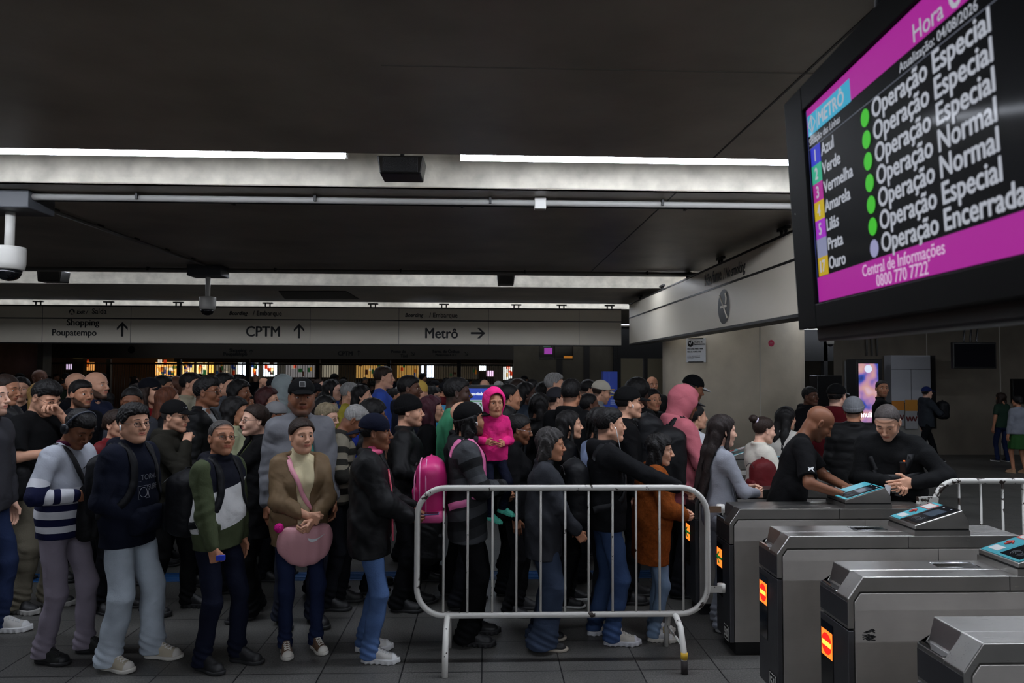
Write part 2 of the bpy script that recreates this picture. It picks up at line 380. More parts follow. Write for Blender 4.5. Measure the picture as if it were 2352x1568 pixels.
def hair_sdf(P, st, seed=0):
    """hair by style name in the head's frame; None when bald"""
    y = np.abs(P[:, 1]); Q = P.copy(); Q[:, 1] = y; x, z = P[:, 0], P[:, 2]
    def shell(t, tz=None, hl=None, c=(-.014, 0, .036)):
        d = ell(P, c, (.098+t, .078+t, .086+(tz if tz is not None else t)))
        zl = np.interp(x, HL_X, hl or [-.085, -.078, -.03, .008, .012, .040, .066, .085])
        return smax(d, (zl-z)*.75, .006)
    rough = .0018*np.sin(95*x+40*z+seed)*np.sin(88*P[:, 1]+2*np.sin(30*z))+.0022*np.sin(170*x+9*np.sin(60*P[:, 1]+seed))*np.sin(150*P[:, 1]+7*np.sin(50*z))
    if st == 'buzz': return shell(.0022)+rough*.12
    if st == 'receding': return shell(.0030, hl=[-.085, -.078, -.03, .008, .014, .066, .09, .12])+rough*.4
    if st == 'bald': return None
    if st == 'fringe': return smax(shell(.009), (z-.035), .01)+rough
    if st == 'short': return smin(shell(.0032), smax(ell(P, (.0, 0, .078), (.088, .065, .047)), (.055-z), .01), .02)+rough
    if st == 'quiff': return smin(shell(.0032), smax(ell(P, (.012, 0, .085), (.088, .064, .056)), (.055-z), .01), .02)+rough*1.5
    if st == 'swept':
        d = smin(shell(.011), ell(P, (.004, 0, .074), (.094, .072, .058)), .02)
        return smin(smax(d, (np.interp(x, HL_X, [-.085, -.08, -.03, .0, .012, .044, .060, .075])-z)*.8, .006), cap(Q, (.03, .074, .04), (.012, .080, .01), .010, .006), .01)+rough*2
    if st == 'grey_bob' or st == 'bob':
        d = shell(.016, hl=[-.12, -.12, -.10, -.06, -.01, .035, .062, .085])
        d = smin(d, cap(Q, (-.05, .05, .02), (-.055, .06, -.10), .050, .042), .03)
        d = smin(d, cap(Q, (-.01, .078, .02), (-.008, .084, -.075), .020, .018), .02)
        return d+.004*np.sin(60*z+5*np.sin(30*x+seed)+4*P[:, 1]*30)+rough
    if st in ('long', 'longback', 'verylong'):
        L = .30 if st != 'verylong' else .50
        d = shell(.011, hl=[-.1, -.1, -.08, -.05, -.0, .035, .064, .088])
        d = smin(d, cap(Q, (-.05, .035, .03), (-.095, .045, -.17), .055, .045), .03)
        d = smin(d, cap(Q, (-.095, .045, -.17), (-.150 if st != 'longback' else -.125, .048, -L), .045, .034), .03)
        if st != 'longback':
            L = min(L, .34); d = smin(d, cap(Q, (.012, .073, .03), (.0, .090, -.13), .014, .016), .02)
            d = smin(d, cap(Q, (.0, .090, -.13), (.025, .10, -L*.95), .018, .022), .02)
        return d+.0025*np.sin(120*x+90*P[:, 1]+6*np.sin(9*z+seed))+rough*.4
    if st == 'bun':
        d = shell(.006, hl=[-.06, -.055, -.02, .012, .018, .044, .068, .09])
        return smin(d, ell(P, (-.122, 0, .088), (.040, .042, .038)), .008)+rough*.8
    if st == 'lowbun':
        d = shell(.011, hl=[-.075, -.065, -.03, .006, .016, .042, .068, .09])
        return smin(d, ell(P, (-.105, 0, -.01), (.036, .042, .034)), .012)+rough*.8
    if st == 'pony':
        d = shell(.007, hl=[-.075, -.065, -.03, .006, .016, .042, .068, .09])
        return smin(d, cap(P, (-.095, 0, .01), (-.125, 0, -.17), .024, .018), .02)+rough
    if st == 'afro':
        d = smax(ell(P, (-.022, 0, .055), (.128, .122, .118)), (np.interp(x, [-.12, -.03, .0, .04, .08], [-.08, -.06, .0, .035, .065])-z)*.8, .02)
        return d+.004*np.sin(90*x)*np.sin(85*P[:, 1]+seed)*np.sin(95*z)
    if st == 'curly':
        d = smin(shell(.022, hl=[-.1, -.1, -.07, -.03, .005, .036, .062, .08]), cap(Q, (-.05, .05, 0), (-.06, .06, -.14), .055, .045), .03)
        return d+.006*np.sin(75*x+seed)*np.sin(70*P[:, 1])*np.sin(75*z)
    if st == 'wavy':
        d = smin(shell(.018, hl=[-.12, -.12, -.1, -.07, -.02, .034, .06, .08]), cap(Q, (-.045, .055, .02), (-.05, .075, -.20), .05, .04), .03)
        d = smin(d, cap(Q, (.01, .078, .02), (.01, .095, -.16), .018, .024), .02)
        return d+.005*np.sin(45*z+5*np.sin(20*x+seed)+60*P[:, 1])+rough
    return shell(.008)
def cap_sdf(P, back=False):
    if back: P = P*np.array([-1, 1, 1])+np.array([-.028, 0, 0])
    x, y, z = P[:, 0], P[:, 1], P[:, 2]
    d = ell(P, (-.013, 0, .040), (.108, .090, .098)); zc = .028+.25*x*(x > 0) if not back else .028+.12*x
    d = smax(d, (zc-z), .004)
    return d
def beanie_sdf(P, fold_=True):
    z = P[:, 2]; an = np.arctan2(P[:, 1], P[:, 0])
    d = smax(ell(P, (-.016, 0, .045), (.110, .092, .100)), (.012+.25*P[:, 0]-z), .004)
    if fold_: d = smin(d, smax(ell(P, (-.016, 0, .045), (.115, .097, .105)), np.maximum(.010+.25*P[:, 0]-z, z-.055-.25*P[:, 0]), .006), .003)
    return d+.0016*np.sin(an*46)
def hoodup_sdf(P):
    d = ell(P, (-.018, 0, .028), (.128, .108, .128))
    d = smin(d, cap(P, (-.03, 0, -.06), (-.045, 0, -.16), .088, .095), .04)
    d = smax(d, -ell(P, (.10, 0, -.008), (.115, .074, .112)), .012)
    d = smax(d, -ell(P, (-.010, 0, .02), (.108, .088, .108)), .01)
    return d+fold(P, .003, 60, 1.)
# ------------------------------------------------------------------ hands: wrist at 0, fingers +x, back of hand +z, thumb on +y
def hand_sdf(P, pose):
    d = rbox(P, (.045, 0, 0), (.046, .039, .0125), .012)
    d = smin(d, cap(P, (-.05, 0, 0), (.01, 0, 0), .027, .027, q=(1, 1, 1.25)), .02)
    cur = {'relax': (22, 28, 22), 'fist': (82, 95, 60), 'hold': (48, 52, 30), 'flat': (6, 8, 6), 'grip': (55, 60, 45), 'point': (8, 8, 6)}[pose]
    spec = [(.030, .046, .026, .020, .0088), (.0105, .050, .029, .022, .0090), (-.010, .046, .027, .021, .0086), (-.030, .036, .021, .018, .0078)]
    for i, (y0, a, b, c, r) in enumerate(spec):
        p = np.array([.086-.004*abs(i-1), y0, .001]); sp = (y0)*1.6*(1-.6*(cur[0] > 30))
        ang = 0.; pts = [p]
        cc = cur if not (pose == 'point' and i > 0) else (75, 90, 60)
        for k, L in enumerate((a, b, c)):
            ang += math.radians(cc[k]*(1+.06*i))
            p = p+L*np.array([math.cos(ang)*math.cos(sp), math.cos(ang)*math.sin(sp), -math.sin(ang)]); pts.append(p)
        df = cap(P, pts[0]-np.array([.02, 0, 0]), pts[1], r*1.12, r)
        df = smin(df, cap(P, pts[1], pts[2], r, r*.93), .003); df = smin(df, cap(P, pts[2], pts[3], r*.93, r*.8), .003)
        d = smin(d, df, .0045)
        d = smin(d, ell(P, pts[0]+np.array([0, 0, .004]), (.009, .008, .008)), .006)
    th = {'relax': ((.055, .058, -.016), (.085, .062, -.030)), 'fist': ((.062, .048, -.030), (.082, .022, -.042)), 'hold': ((.058, .050, -.030), (.088, .040, -.040)),
          'flat': ((.055, .066, -.006), (.085, .078, -.010)), 'grip': ((.06, .05, -.03), (.088, .035, -.045)), 'point': ((.06, .05, -.028), (.085, .028, -.036))}[pose]
    t = smin(cap(P, (.018, .022, -.006), th[0], .017, .0112), cap(P, th[0], th[1], .0108, .0088), .004)
    return smin(d, t, .010)
_hc = {}
def hand_mesh(pose):
    if pose not in _hc:
        _hc[pose] = surf(lambda P: hand_sdf(P, pose), (-.06, -.06, -.15), (.23, .1, .035), .0034)
    return _hc[pose]
# ------------------------------------------------------------------ shoes: heel at x=-.085, toe +.185, sole on z=0
_sc = {}
def shoe_mesh(kind):
    if kind in _sc: return _sc[kind]
    def outline(P, g=0.):
        Q = P.copy(); Q[:, 2] = 0
        return smin(ell(Q, (.105, 0, 0), (.085+g, .050+g, 1)), ell(Q, (-.035, 0, 0), (.055+g, .038+g, 1)), .06)
    sh = .026 if kind != 'chunky' else .038
    def sole(P): 
        z = P[:, 2]; d = smax(outline(P, .004), np.abs(z-sh/2-.12*np.maximum(P[:, 0]-.13, 0))-sh/2, .006)
        if kind == 'chunky': d = d+.0025*np.sin(P[:, 0]*150)*(z < .018)
        return d
    def upper(P):
        d = cap(P, (.125, 0, .030), (-.03, 0, .040), .046, .040, q=(1, 1.0, 1.05))
        d = smin(d, cap(P, (.06, 0, .05), (-.02, 0, .085), .036, .043), .03)
        d = smin(d, cap(P, (-.03, 0, .05), (-.04, 0, .105), .042, .042), .02)
        d = smax(d, outline(P), .01); d = smax(d, .008-P[:, 2], .004)
        d = smax(d, P[:, 2]-.105, .004)
        return smin(d, cap(P, (.075, 0, .075), (.0, 0, .11), .012, .016, q=(1, .7, 1)), .01)
    lo, hi = (-.12, -.08, -.01), (.22, .08, .15)
    _sc[kind] = (surf(sole, lo, hi, .006), surf(upper, lo, hi, .006))
    return _sc[kind]
def _upper(P):
    d = cap(P, (.125, 0, .030), (-.03, 0, .040), .046, .040, q=(1, 1.0, 1.05))
    d = smin(d, cap(P, (.06, 0, .05), (-.02, 0, .085), .036, .043), .03)
    return smin(d, cap(P, (.075, 0, .075), (.0, 0, .11), .012, .016, q=(1, .7, 1)), .01)
def shoe_top(q):
    z = np.linspace(.14, .03, 56); P = np.stack([np.full(56, q[0]), np.full(56, q[1]), z], 1); d = _upper(P); k = np.argmax(d < 0); return float(z[k])+.001
def toe_cap():
    if 'toe' not in _sc: _sc['toe'] = surf(lambda P: smax(smax(_upper(P)-.0018, .135-P[:, 0], .002), .012-P[:, 2], .003), (.10, -.08, 0), (.22, .08, .1), .005)
    return _sc['toe']
# ------------------------------------------------------------------ people
def brim(g, root, s, m, back=False, tilt=1):
    V = []; F = []; nu, nv = 16, 6
    for sd in (0, 1):
        for i in range(nu+1):
            u = -1+2*i/nu
            for j in range(nv+1):
                v = j/nv; y = u*.076*(1-.10*v*v); x0 = .060+.030*math.sqrt(max(0, 1-u*u)); x1 = x0+.084*math.sqrt(max(0, 1-abs(u)**2.6))
                x = x0+(x1-x0)*v; z = .051*tilt-5.0*y*y-.26*(x-.08)+(.0025 if sd else -.0025)
                if back: x = -x-.028; z -= .022+.2*(abs(x)-.1)
                V.append((x, y, z))
    N = (nu+1)*(nv+1)
    for i in range(nu):
        for j in range(nv):
            a = i*(nv+1)+j; q = (a, a+1, a+nv+2, a+nv+1); F.append(q if not back else q[::-1]); F.append(tuple(reversed([k+N for k in q])) if not back else tuple(k+N for k in q))
    b = [(i*(nv+1)+nv) for i in range(nu+1)]+[]
    for i in range(nu): F.append((b[i], b[i]+N, b[i+1]+N, b[i+1]))
    MB().add([tuple(v) for v in g.h2b(V)*s], F, m, True).build('brim', root)
SK = dict(p=(222, 178, 156), l=(206, 158, 132), m=(180, 128, 100), t=(158, 108, 82), b=(122, 80, 58), d=(88, 58, 44), e=(64, 44, 36))
HC = dict(k=(16, 14, 14), n=(38, 26, 20), r=(88, 50, 34), g=(128, 126, 124), w=(190, 188, 184), y=(150, 118, 70), s=(62, 58, 56))
EYEW = mat((205, 198, 192), .25, name='eye_white'); IRIS = mat((46, 30, 20), .15, name='iris'); PUP = mat((8, 8, 8), .1, name='pupil')
LASH = mat((18, 14, 12), .7, name='lash'); FRAME = mat((22, 22, 24), .3, name='glasses_frame')
LENS = mat((200, 205, 210), .05, name='lens')
LENS.node_tree.nodes['Principled BSDF'].inputs['Transmission Weight'].default_value = 1
LENS.node_tree.nodes['Principled BSDF'].inputs['IOR'].default_value = 1.05
MOUTHL = mat((60, 28, 26), .7, name='mouth')
class Fig: pass
def ik(a, c, l1, l2, hint):
    a, c, h = np.asarray(a, float), np.asarray(c, float), np.asarray(hint, float)
    d = c-a; L = np.linalg.norm(d); mx = (l1+l2)*.998
    if L > mx: c = a+d/L*mx; L = mx; d = c-a
    u = d/L; x = (l1*l1-l2*l2+L*L)/(2*L); r = math.sqrt(max(l1*l1-x*x, 0)); h = h-u*(h@u); h = h/(np.linalg.norm(h)+1e-9)
    return a+u*x+h*r, c
def frame3(xd, zd):
    x = np.asarray(xd, float); x = x/np.linalg.norm(x); z = np.asarray(zd, float); z = z-x*(z@x); z = z/np.linalg.norm(z)
    return np.stack([x, np.cross(z, x), z], 1)
def figure(b=1., fm=0, belly=0., lean=0., rh=(.04, -.25, .78), lh=(.04, .25, .78), reh=(-.6, -.5, -.3), leh=(-.6, .5, -.3), rf=(-.04, -.10), lf=(.06, .10),
           hy=0., hp=0., hr=0., hs=1., kn=0., twist=0., rfz=.085, lfz=.085, sit=0):
    hs = hs*1.06
    g = Fig(); g.b = b; g.fm = fm; g.belly = belly; g.hs = hs
    T = Ry(math.radians(lean))@Rz(math.radians(twist)); piv = np.array([0, 0, .93]); g.T = T; g.piv = piv
    up = lambda p: piv+T@(np.asarray(p, float)-piv); g.up = up
    sw = (.168-.020*fm)*(.6+.4*b)
    g.sh = [up((-.005, -sw, 1.392)), up((-.005, sw, 1.392))]
    g.el = []; g.wr = []
    for i, (w, e) in enumerate(((rh, reh), (lh, leh))):
        el, wr = ik(g.sh[i], w, .285, .255, e); g.el.append(el); g.wr.append(wr)
    g.hip = [np.array([0, -.092*(1+.05*fm), .90-kn]), np.array([0, .092*(1+.05*fm), .90-kn])]
    g.kn = []; g.an = []
    for i, f in enumerate((rf, lf)):
        k, a = ik(g.hip[i], (f[0], f[1], (rfz, lfz)[i]), .43, .40, (1, (-.15, .15)[i], 0)); g.kn.append(k); g.an.append(a)
    g.nb = up((-.012, 0, 1.44)); g.hc0 = up((.005, 0, 1.515))
    g.HR = T@Rz(math.radians(hy))@Ry(math.radians(hp))@Rx(math.radians(hr))
    g.hpv = g.hc0; g.hoff = np.array([.024, 0, .088])
    g.h2b = lambda V: g.hpv+(np.asarray(V)*hs+g.hoff*hs)@g.HR.T
    g.b2t = lambda P: (P-g.piv)@g.T+g.piv
    g.b2h = lambda P: ((P-g.hpv)@g.HR-g.hoff*hs)/hs
    return g
def torso(P, g, t=0., bust=True):
    """trunk distance in the untwisted frame, t = cloth thickness"""
    p = (P-g.piv)@g.T+g.piv; b, fm = g.b, g.fm; q = (1, .70/(.55+.45*b), 1)
    rr = .110*(.5+.5*b)
    d = cap(p, (0, 0, .93), (.0, 0, 1.06), rr*(1+.04*fm)+t, rr*(.95-.04*fm)+g.belly+t, q=q)
    d = smin(d, cap(p, (g.belly*.5, 0, 1.06), (-.002, 0, 1.30), rr*(.95-.04*fm)+g.belly+t, rr*1.03+t, q=q), .05)
    sw = (.168-.020*fm)*(.6+.4*b)
    d = smin(d, cap(p, (-.01, -sw+.03, 1.385), (-.01, sw-.03, 1.385), .052+t*.8), .06)
    Q = p.copy(); Q[:, 1] = np.abs(Q[:, 1])
    d = smin(d, cap(Q, (-.015, .10, 1.405), (-.015, .02, 1.455), .040+t*.7, .048+t*.4), .045)
    if fm and bust: d = smin(d, ell(Q, (.085, .072, 1.265), (.065+t*.7, .072+t*.5, .070+t*.6)), .045)
    return d, p
def arm(P, g, i, r=(.050, .043, .041, .030), t=0.):
    u = cap(P, g.sh[i], g.el[i], r[0]+t, r[1]+t); f = cap(P, g.el[i], g.wr[i], r[2]+t, r[3]+t)
    return smin(u, f, .018), u
def arm_t(P, g, i):
    """0..1 parameter down the sleeve"""
    def tt(a, c): ba = c-a; return np.clip(((P-a)@ba)/(ba@ba), 0, 1)
    du = np.abs(cap(P, g.sh[i], g.el[i], .001)); df = np.abs(cap(P, g.el[i], g.wr[i], .001))
    w = np.clip((du-df)/.03*.5+.5, 0, 1)
    return (1-w)*tt(g.sh[i], g.el[i])*.5+w*(.5+.5*tt(g.el[i], g.wr[i]))
def garment(P, g, t=.015, hem=.88, sleeve=1., collar=0., amp=.004, hood=0, seed=0., openv=0., tall=0, thickarm=None, puff=0, loose=0.):
    d, p = torso(P, g, t+loose*.3)
    z = p[:, 2]
    if hem < .93:
        rr = .112*(.5+.5*g.b)*(1+.06*g.fm)+t+loose
        d = smin(d, cap(p, (0, 0, hem-.02), (0, 0, 1.0), rr+.004, rr, q=(1, .70/(.55+.45*g.b), 1)), .04)
    ta = t if thickarm is None else thickarm
    for i in (0, 1):
        el, wr = g.el[i], g.wr[i]
        if sleeve < .75:
            e = g.sh[i]+(el-g.sh[i])*min(1, sleeve*2); A = cap(P, g.sh[i], e, .052+ta, .056+ta); A = smax(A, ((P-e)@((el-g.sh[i])/.285)), .004); u = A
        else:
            w2 = el+(wr-el)*(1-.03/.255)*(1 if sleeve > .95 else sleeve)
            u = cap(P, g.sh[i], el, .049+ta, .043+ta); f = cap(P, el, w2, .042+ta, .032+ta*.8)
            f = smin(f, cap(P, w2-(w2-el)*.12, w2+(w2-el)*.02, .035+ta*.5), .008)
            A = smin(u, f, .02)
            if amp: A = A+.7*amp*np.sin(95*((P-el)@(wr-el))/.255+3*P[:, 1]*12+seed)*np.exp(-((P-el)**2).sum(1)/.012)
        near = cap(P, g.sh[i], g.sh[i]+(el-g.sh[i])*.25, .049+ta)
        d = smin(d, near, .05); d = smin(d, A, .010)
    if puff: d = d-puff*np.abs(np.sin(z*pi/.085))+puff*.5
    if amp: d = d+fold(P, amp, 34, seed)+fold(P[:, [1, 2, 0]], amp*.35, 80, seed+1)
    if collar: d = smin(d, torus(p, (-.012, 0, 1.475), .062, collar, q=1.0), .02)
    if hood:
        d = smin(d, torus(p, (-.03, 0, 1.475), .082, .030), .02)
        d = smin(d, ell(p, (-.095, 0, 1.43), (.055, .105, .075)), .03)
    d = smax(d, hem-z, .006)
    if tall: d = smin(d, cap(p, (-.012, 0, 1.45), (.002, 0, 1.505), .068, .064), .015)
    d = smax(d, -cap(p, (-.008, 0, 1.475), (.012, 0, 1.62), .055 if not hood else .058, .060), .010)
    if openv:   # open front: a wedge from collar to hem
        w = openv*(.35+.65*np.clip((1.5-z)/.6, 0, 1)) if openv > .05 else openv+np.clip((z-1.15)*.18, 0, .08)
        d = smax(d, np.minimum(w-np.abs(p[:, 1]), p[:, 0]+.02) if False else -np.maximum(np.abs(p[:, 1])-w, .02-p[:, 0]), .012)
    return d
def trousers(P, g, fit='reg', amp=.006, seed=0., z1=1.0, short=0):
    rr = .112*(.5+.5*g.b)*(1+.05*g.fm)
    R = dict(slim=(.078, .056, .044, .044), reg=(.086, .066, .058, .062), loose=(.090, .078, .074, .080), wide=(.092, .092, .098, .125), dress=(.088, .070, .062, .064))[fit]
    R = [r*(.45+.55*g.b)*(1+.03*g.fm) for r in R]
    hz = (g.hip[0][2]+g.hip[1][2])/2
    p = P-np.array([0, 0, hz-.90])
    d = cap(p, (-.005, 0, .90), (0, 0, z1), rr+.004, rr*.93, q=(1, .70/(.55+.45*g.b), 1)); d = smax(d, p[:, 2]-z1, .006)
    for i in (0, 1):
        h, k, a = g.hip[i], g.kn[i], g.an[i]; e = a+np.array([-.008, 0, -.035]) if not short else k
        th = cap(P, h+np.array([-.004, 0, 0]), k, R[0], R[1])
        if short: L = smax(th, (k[2]+.03-P[:, 2]), .004)
        else:
            sh = cap(P, k, e, R[1], R[2]); low = cap(P, e+(k-e)*.18, e, R[2], R[3])
            L = smin(smin(th, sh, .02), low, .02)
            if amp:
                ft = np.exp(-((P[:, 2]-e[2]-.05)/.07)**2); L = L+amp*.9*ft*np.sin(P[:, 2]*115+P[:, 0]*55+P[:, 1]*30+seed*3)
            L = smax(L, e[2]-.015-P[:, 2], .004)
        L = smin(L, ell(P, h+np.array([-.038, 0, .0]), (.066, .078, .085)), .03)
        d = smin(d, L, .014)
    if amp: d = d+fold(P, amp, 30, seed)
    return d
def skirt(P, g, z0=.55, r0=.19, r1=.125):
    t = np.clip((P[:, 2]-z0)/(1.0-z0), 0, 1); R = r0+(r1-r0)*t
    an = np.arctan2(P[:, 1], P[:, 0]); q = np.sqrt(P[:, 0]**2+(P[:, 1]*.8)**2)
    return smax(smax((q-R)*.9+.006*np.sin(an*14)*(1-t), z0-P[:, 2], .004), P[:, 2]-1.0, .004)
def bbox(g, zlo, zhi, m=.16):
    A = np.array(g.sh+g.el+g.wr+g.hip+[g.nb]); lo, hi = A.min(0)-m, A.max(0)+m
    lo[2] = min(zlo, lo[2]); hi[2] = max(zhi, g.nb[2]+.12); return lo, hi
TOPS = {}
def put(name, V, Q, mats, parent, s, attrs=None, midx=None, label=None):
    o = link(name, npmesh(name, np.asarray(V)*s, Q, mats, attrs, midx), parent)
    return tag(o, label)
def joinq(parts):
    V = []; Q = []; b = 0
    for v, q in parts: V.append(v); Q.append(np.asarray(q)+b); b += len(v)
    return np.concatenate(V), np.concatenate(Q)
PEOPLE = []; SHORT = {}
def make_person(root, s, g, res=.009, skin='m', hair=('short', 'k'), head=None, beard=0., stache=0., beardc=None, shade=None,
                top=('plain', (60, 60, 60)), inner=None, legs=('reg', (40, 44, 60)), shoes=('flat', (30, 30, 30), (60, 60, 60)), hat=None, glasses=None,
                rp='relax', lp='relax', rhz=None, lhz=None, brow=None, look=(0, 0), bare=0, open_=1., sunder=None, names=True, nofeet=False, extra=None):
    sm = skin_mat(SK[skin], HC[beardc] if beardc else (34, 26, 22)); hk = head or {}
    if shade is None: shade = .35 if hair[1] in ('g', 'w', 'y') or not isinstance(hair[1], str) else .85
    # ---- skin: head and neck (fine), arms and trunk (coarse), hands (fine) in one mesh
    hres = res*.42
    def fh(P):
        H = g.b2h(P); d = head_sdf(H, fm=g.fm, **hk)*g.hs
        nk = cap(P, g.nb+np.array([0, 0, -.02]), g.h2b([(-.030, 0, -.045)])[0], (.058-.009*g.fm)*(.7+.3*g.b), (.053-.008*g.fm)*(.7+.3*g.b)*g.hs)
        d = smin(d, nk, .022)
        tz = torso(P, g, -.004, False)[0]
        return smin(d, tz, .03)
    c = g.h2b([(0, 0, 0)])[0]; r = .16*g.hs
    lo = np.minimum(c-r, g.nb-np.array([.09, .10, .035])); hi = np.maximum(c+r, g.nb+.1)
    V, Q = surf(fh, lo, hi, hres)
    keep = V[:, 2] > -9; H = g.b2h(V); lip, bd = head_attrs(H, beard, stache, shade if hair[0] not in ('bald',) else 0)
    parts = [(V, Q)]; at_l = [lip]; at_b = [bd]
    def fb(P):
        d = torso(P, g, -.012, False)[0]
        for i in (0, 1):
            A = arm(P, g, i, (.047, .040, .040, .028))[0]; d = smin(d, A, .02)
            L = smin(cap(P, g.hip[i], g.kn[i], .068, .048), cap(P, g.kn[i], g.an[i], .048, .032), .02); d = smin(d, L, .02)
        return d
    A = np.array(g.sh+g.el+g.wr+g.hip+g.kn+g.an); lo, hi = A.min(0)-.14, A.max(0)+.12
    V2, Q2 = surf(fb, lo, hi, .016 if not bare else .009); parts.append((V2, Q2)); at_l.append(np.zeros(len(V2))); at_b.append(np.zeros(len(V2)))
    hands = []
    for i, (pz, zz) in enumerate(((rp, rhz), (lp, lhz))):
        v, q = hand_mesh(pz); v = v*np.array([1, 1 if i == 0 else -1, 1])*(.93 if g.fm else 1.)
        if i: q = q[:, ::-1]
        fd = g.wr[i]-g.el[i]; fd = fd/np.linalg.norm(fd)
        if zz is None: xd, zd = fd, (0, -1 if i == 0 else 1, .25) if abs(fd[1]) < .8 else (0, 0, 1)
        else: xd, zd = (zz[0] if zz[0] is not None else fd), zz[1]
        Fm = frame3(xd, zd); Vh = g.wr[i]+v@Fm.T
        hands.append((g.wr[i], Fm)); parts.append((Vh, q)); at_l.append(np.zeros(len(v))); at_b.append(np.zeros(len(v)))
    g.hands = hands
    Va, Qa = joinq(parts)
    put('body', Va, Qa, [sm], root, s, dict(lip=np.concatenate(at_l), beard=np.concatenate(at_b)))
    # ---- eyes, brows, mouth line
    mb_e = [MB(), MB()]
    for sd, (EV, EF, EM) in enumerate(eye_patch(None, look, open_)):
        V3 = g.h2b(EV)*s; mt = [EYEW, IRIS, PUP]
        for k in range(3):
            pass
        b0 = mb_e[sd]; 
        for m_ in mt: b0._m(m_)
        b0.v = [tuple(v) for v in V3]; b0.f = [list(f) if sd == 0 else list(reversed(f)) for f in EF]; b0.m = EM; b0.sm = [True]*len(EF)
        b0.build('eye', root)
        sg = 1 if sd == 0 else -1
        lp_ = [(EYE['x']+.0040-.0045*abs(u)**2*2.2, sg*EYE['y']+u*.0150, EYE['z']+.0052*open_*math.sqrt(max(0, 1-u*u))+.0006) for u in np.linspace(-1, 1, 9)]
        L = MB(); L.tube([tuple(v) for v in g.h2b(lp_)*s], [s*.0011*q for q in (.5, .8, 1, 1, 1, 1, 1, .8, .5)], LASH, 5); L.build('eyelid_line', root)
        bk = brow or (hair[1] if hair[0] != 'bald' else 'n'); bc = hairm(HC[bk] if isinstance(bk, str) else bk); bt = .0030 if not g.fm else .0020
        bp_ = [(.0885-.008*(t**1.5)*1.6, sg*(.014+.036*t), .0285+.006*math.sin(pi*(.15+.7*t))-.003*t) for t in np.linspace(0, 1, 8)]
        Bv = MB(); Bv.tube([tuple(v) for v in g.h2b(bp_)*s], [s*bt*q for q in (.8, 1.2, 1.3, 1.2, 1.1, .9, .7, .3)], bc, 6); Bv.build('eyebrow', root)
    sm_ = hk.get('smile', 0)*.006
    ml = [(.1000-.018*abs(u)**1.8, u*.0245, -.0562+sm_*abs(u)**2) for u in np.linspace(-1, 1, 9)]
    L = MB(); L.tube([tuple(v) for v in g.h2b(ml)*s], [s*.0009*q for q in (.4, .8, 1, 1, 1, 1, 1, .8, .4)], MOUTHL, 5); L.build('mouth_line', root)
    # ---- hair and headwear
    hc = hairm(HC[hair[1]]) if isinstance(hair[1], str) else hairm(hair[1])
    def headpart(name, fn, m, lo=(-.2, -.16, -.36), hi=(.2, .16, .20), hh=res*.6, label=None, attrs=None):
        V, Q = surf(fn, lo, hi, hh)
        if len(V): return put(name, g.h2b(V), Q, [m], root, s, label=label)
    if hair[0] != 'bald' and not (hat and hat[0] == 'hood'):
        lowst = hair[0] in ('long', 'verylong', 'longback', 'wavy', 'curly', 'bob', 'grey_bob', 'pony')
        def fhair(P):
            d = hair_sdf(P, hair[0])
            if hat: d = smax(d, P[:, 2]-.045-.2*P[:, 0], .01)
            if lowst:    # hair lies on the shoulders
                B = g.h2b(P); d = smax(d, -(torso(B, g, .02)[0]), .01)
            return d
        headpart('hair', fhair, hc, lo=(-.2, -.17, -.60 if hair[0] == 'verylong' else -.36) if lowst else (-.17, -.16, -.14))
    if hat:
        k, c1 = hat[0], hat[1]; m_ = cloth(c1)
        if k in ('cap', 'capback'):
            headpart('cap', lambda P: cap_sdf(P, k == 'capback'), m_, lo=(-.16, -.13, -.06), hi=(.16, .13, .18), hh=.0045)
            brim(g, root, s, mat(hat[2], .7) if len(hat) > 2 and hat[2] else m_, k == 'capback', hat[3] if len(hat) > 3 else 1)
        elif k == 'beanie': headpart('beanie', beanie_sdf, m_, lo=(-.16, -.13, -.06), hi=(.16, .13, .18), hh=.0045)
        elif k == 'hood': headpart('hood', hoodup_sdf, m_, lo=(-.2, -.17, -.3), hi=(.2, .17, .19), hh=.006)
    if glasses:
        fm_ = glasses if not isinstance(glasses, str) else FRAME
        G = MB(); Ln = MB(); rr = .0200
        for sg in (1, -1):
            rim = [(.0985-.0006*abs(math.cos(a))*8-.05*abs(rr*math.cos(a)*.0)-.10*max(0, sg*(math.cos(a))*rr*sg*sg)*0, sg*.0325+rr*math.cos(a), .003+rr*.78*math.sin(a)) for a in np.linspace(0, 2*pi, 22)[:-1]]
            rim = [(x-.12*abs(y), y, z) for x, y, z in rim]
            G.tube([tuple(v) for v in g.h2b(rim)*s], .0014*s, fm_, 6, closed=True)
            Ln.add([tuple(v) for v in g.h2b(rim)*s], [list(range(len(rim)))], LENS)
            G.tube([tuple(v) for v in g.h2b([(.094, sg*.052, .006), (.078, sg*.074, .008), (.02, sg*.0835, .010), (-.02, sg*.084, .002)])*s], .0013*s, fm_, 6)
        G.tube([tuple(v) for v in g.h2b([(.098, -.0125, .006), (.1035, 0, .009), (.098, .0125, .006)])*s], .0013*s, fm_, 6)
        go = G.build('glasses', root); Ln.build('lens', go)
    # ---- clothes
    kind, tc = top[0], top[1]; kw = dict(top[2]) if len(top) > 2 else {}
    tm = kw.pop('mat', None) or (fleece(tc) if kind == 'fleece' else puffer(tc) if kind in ('puffer', 'jacket') else cloth(tc))
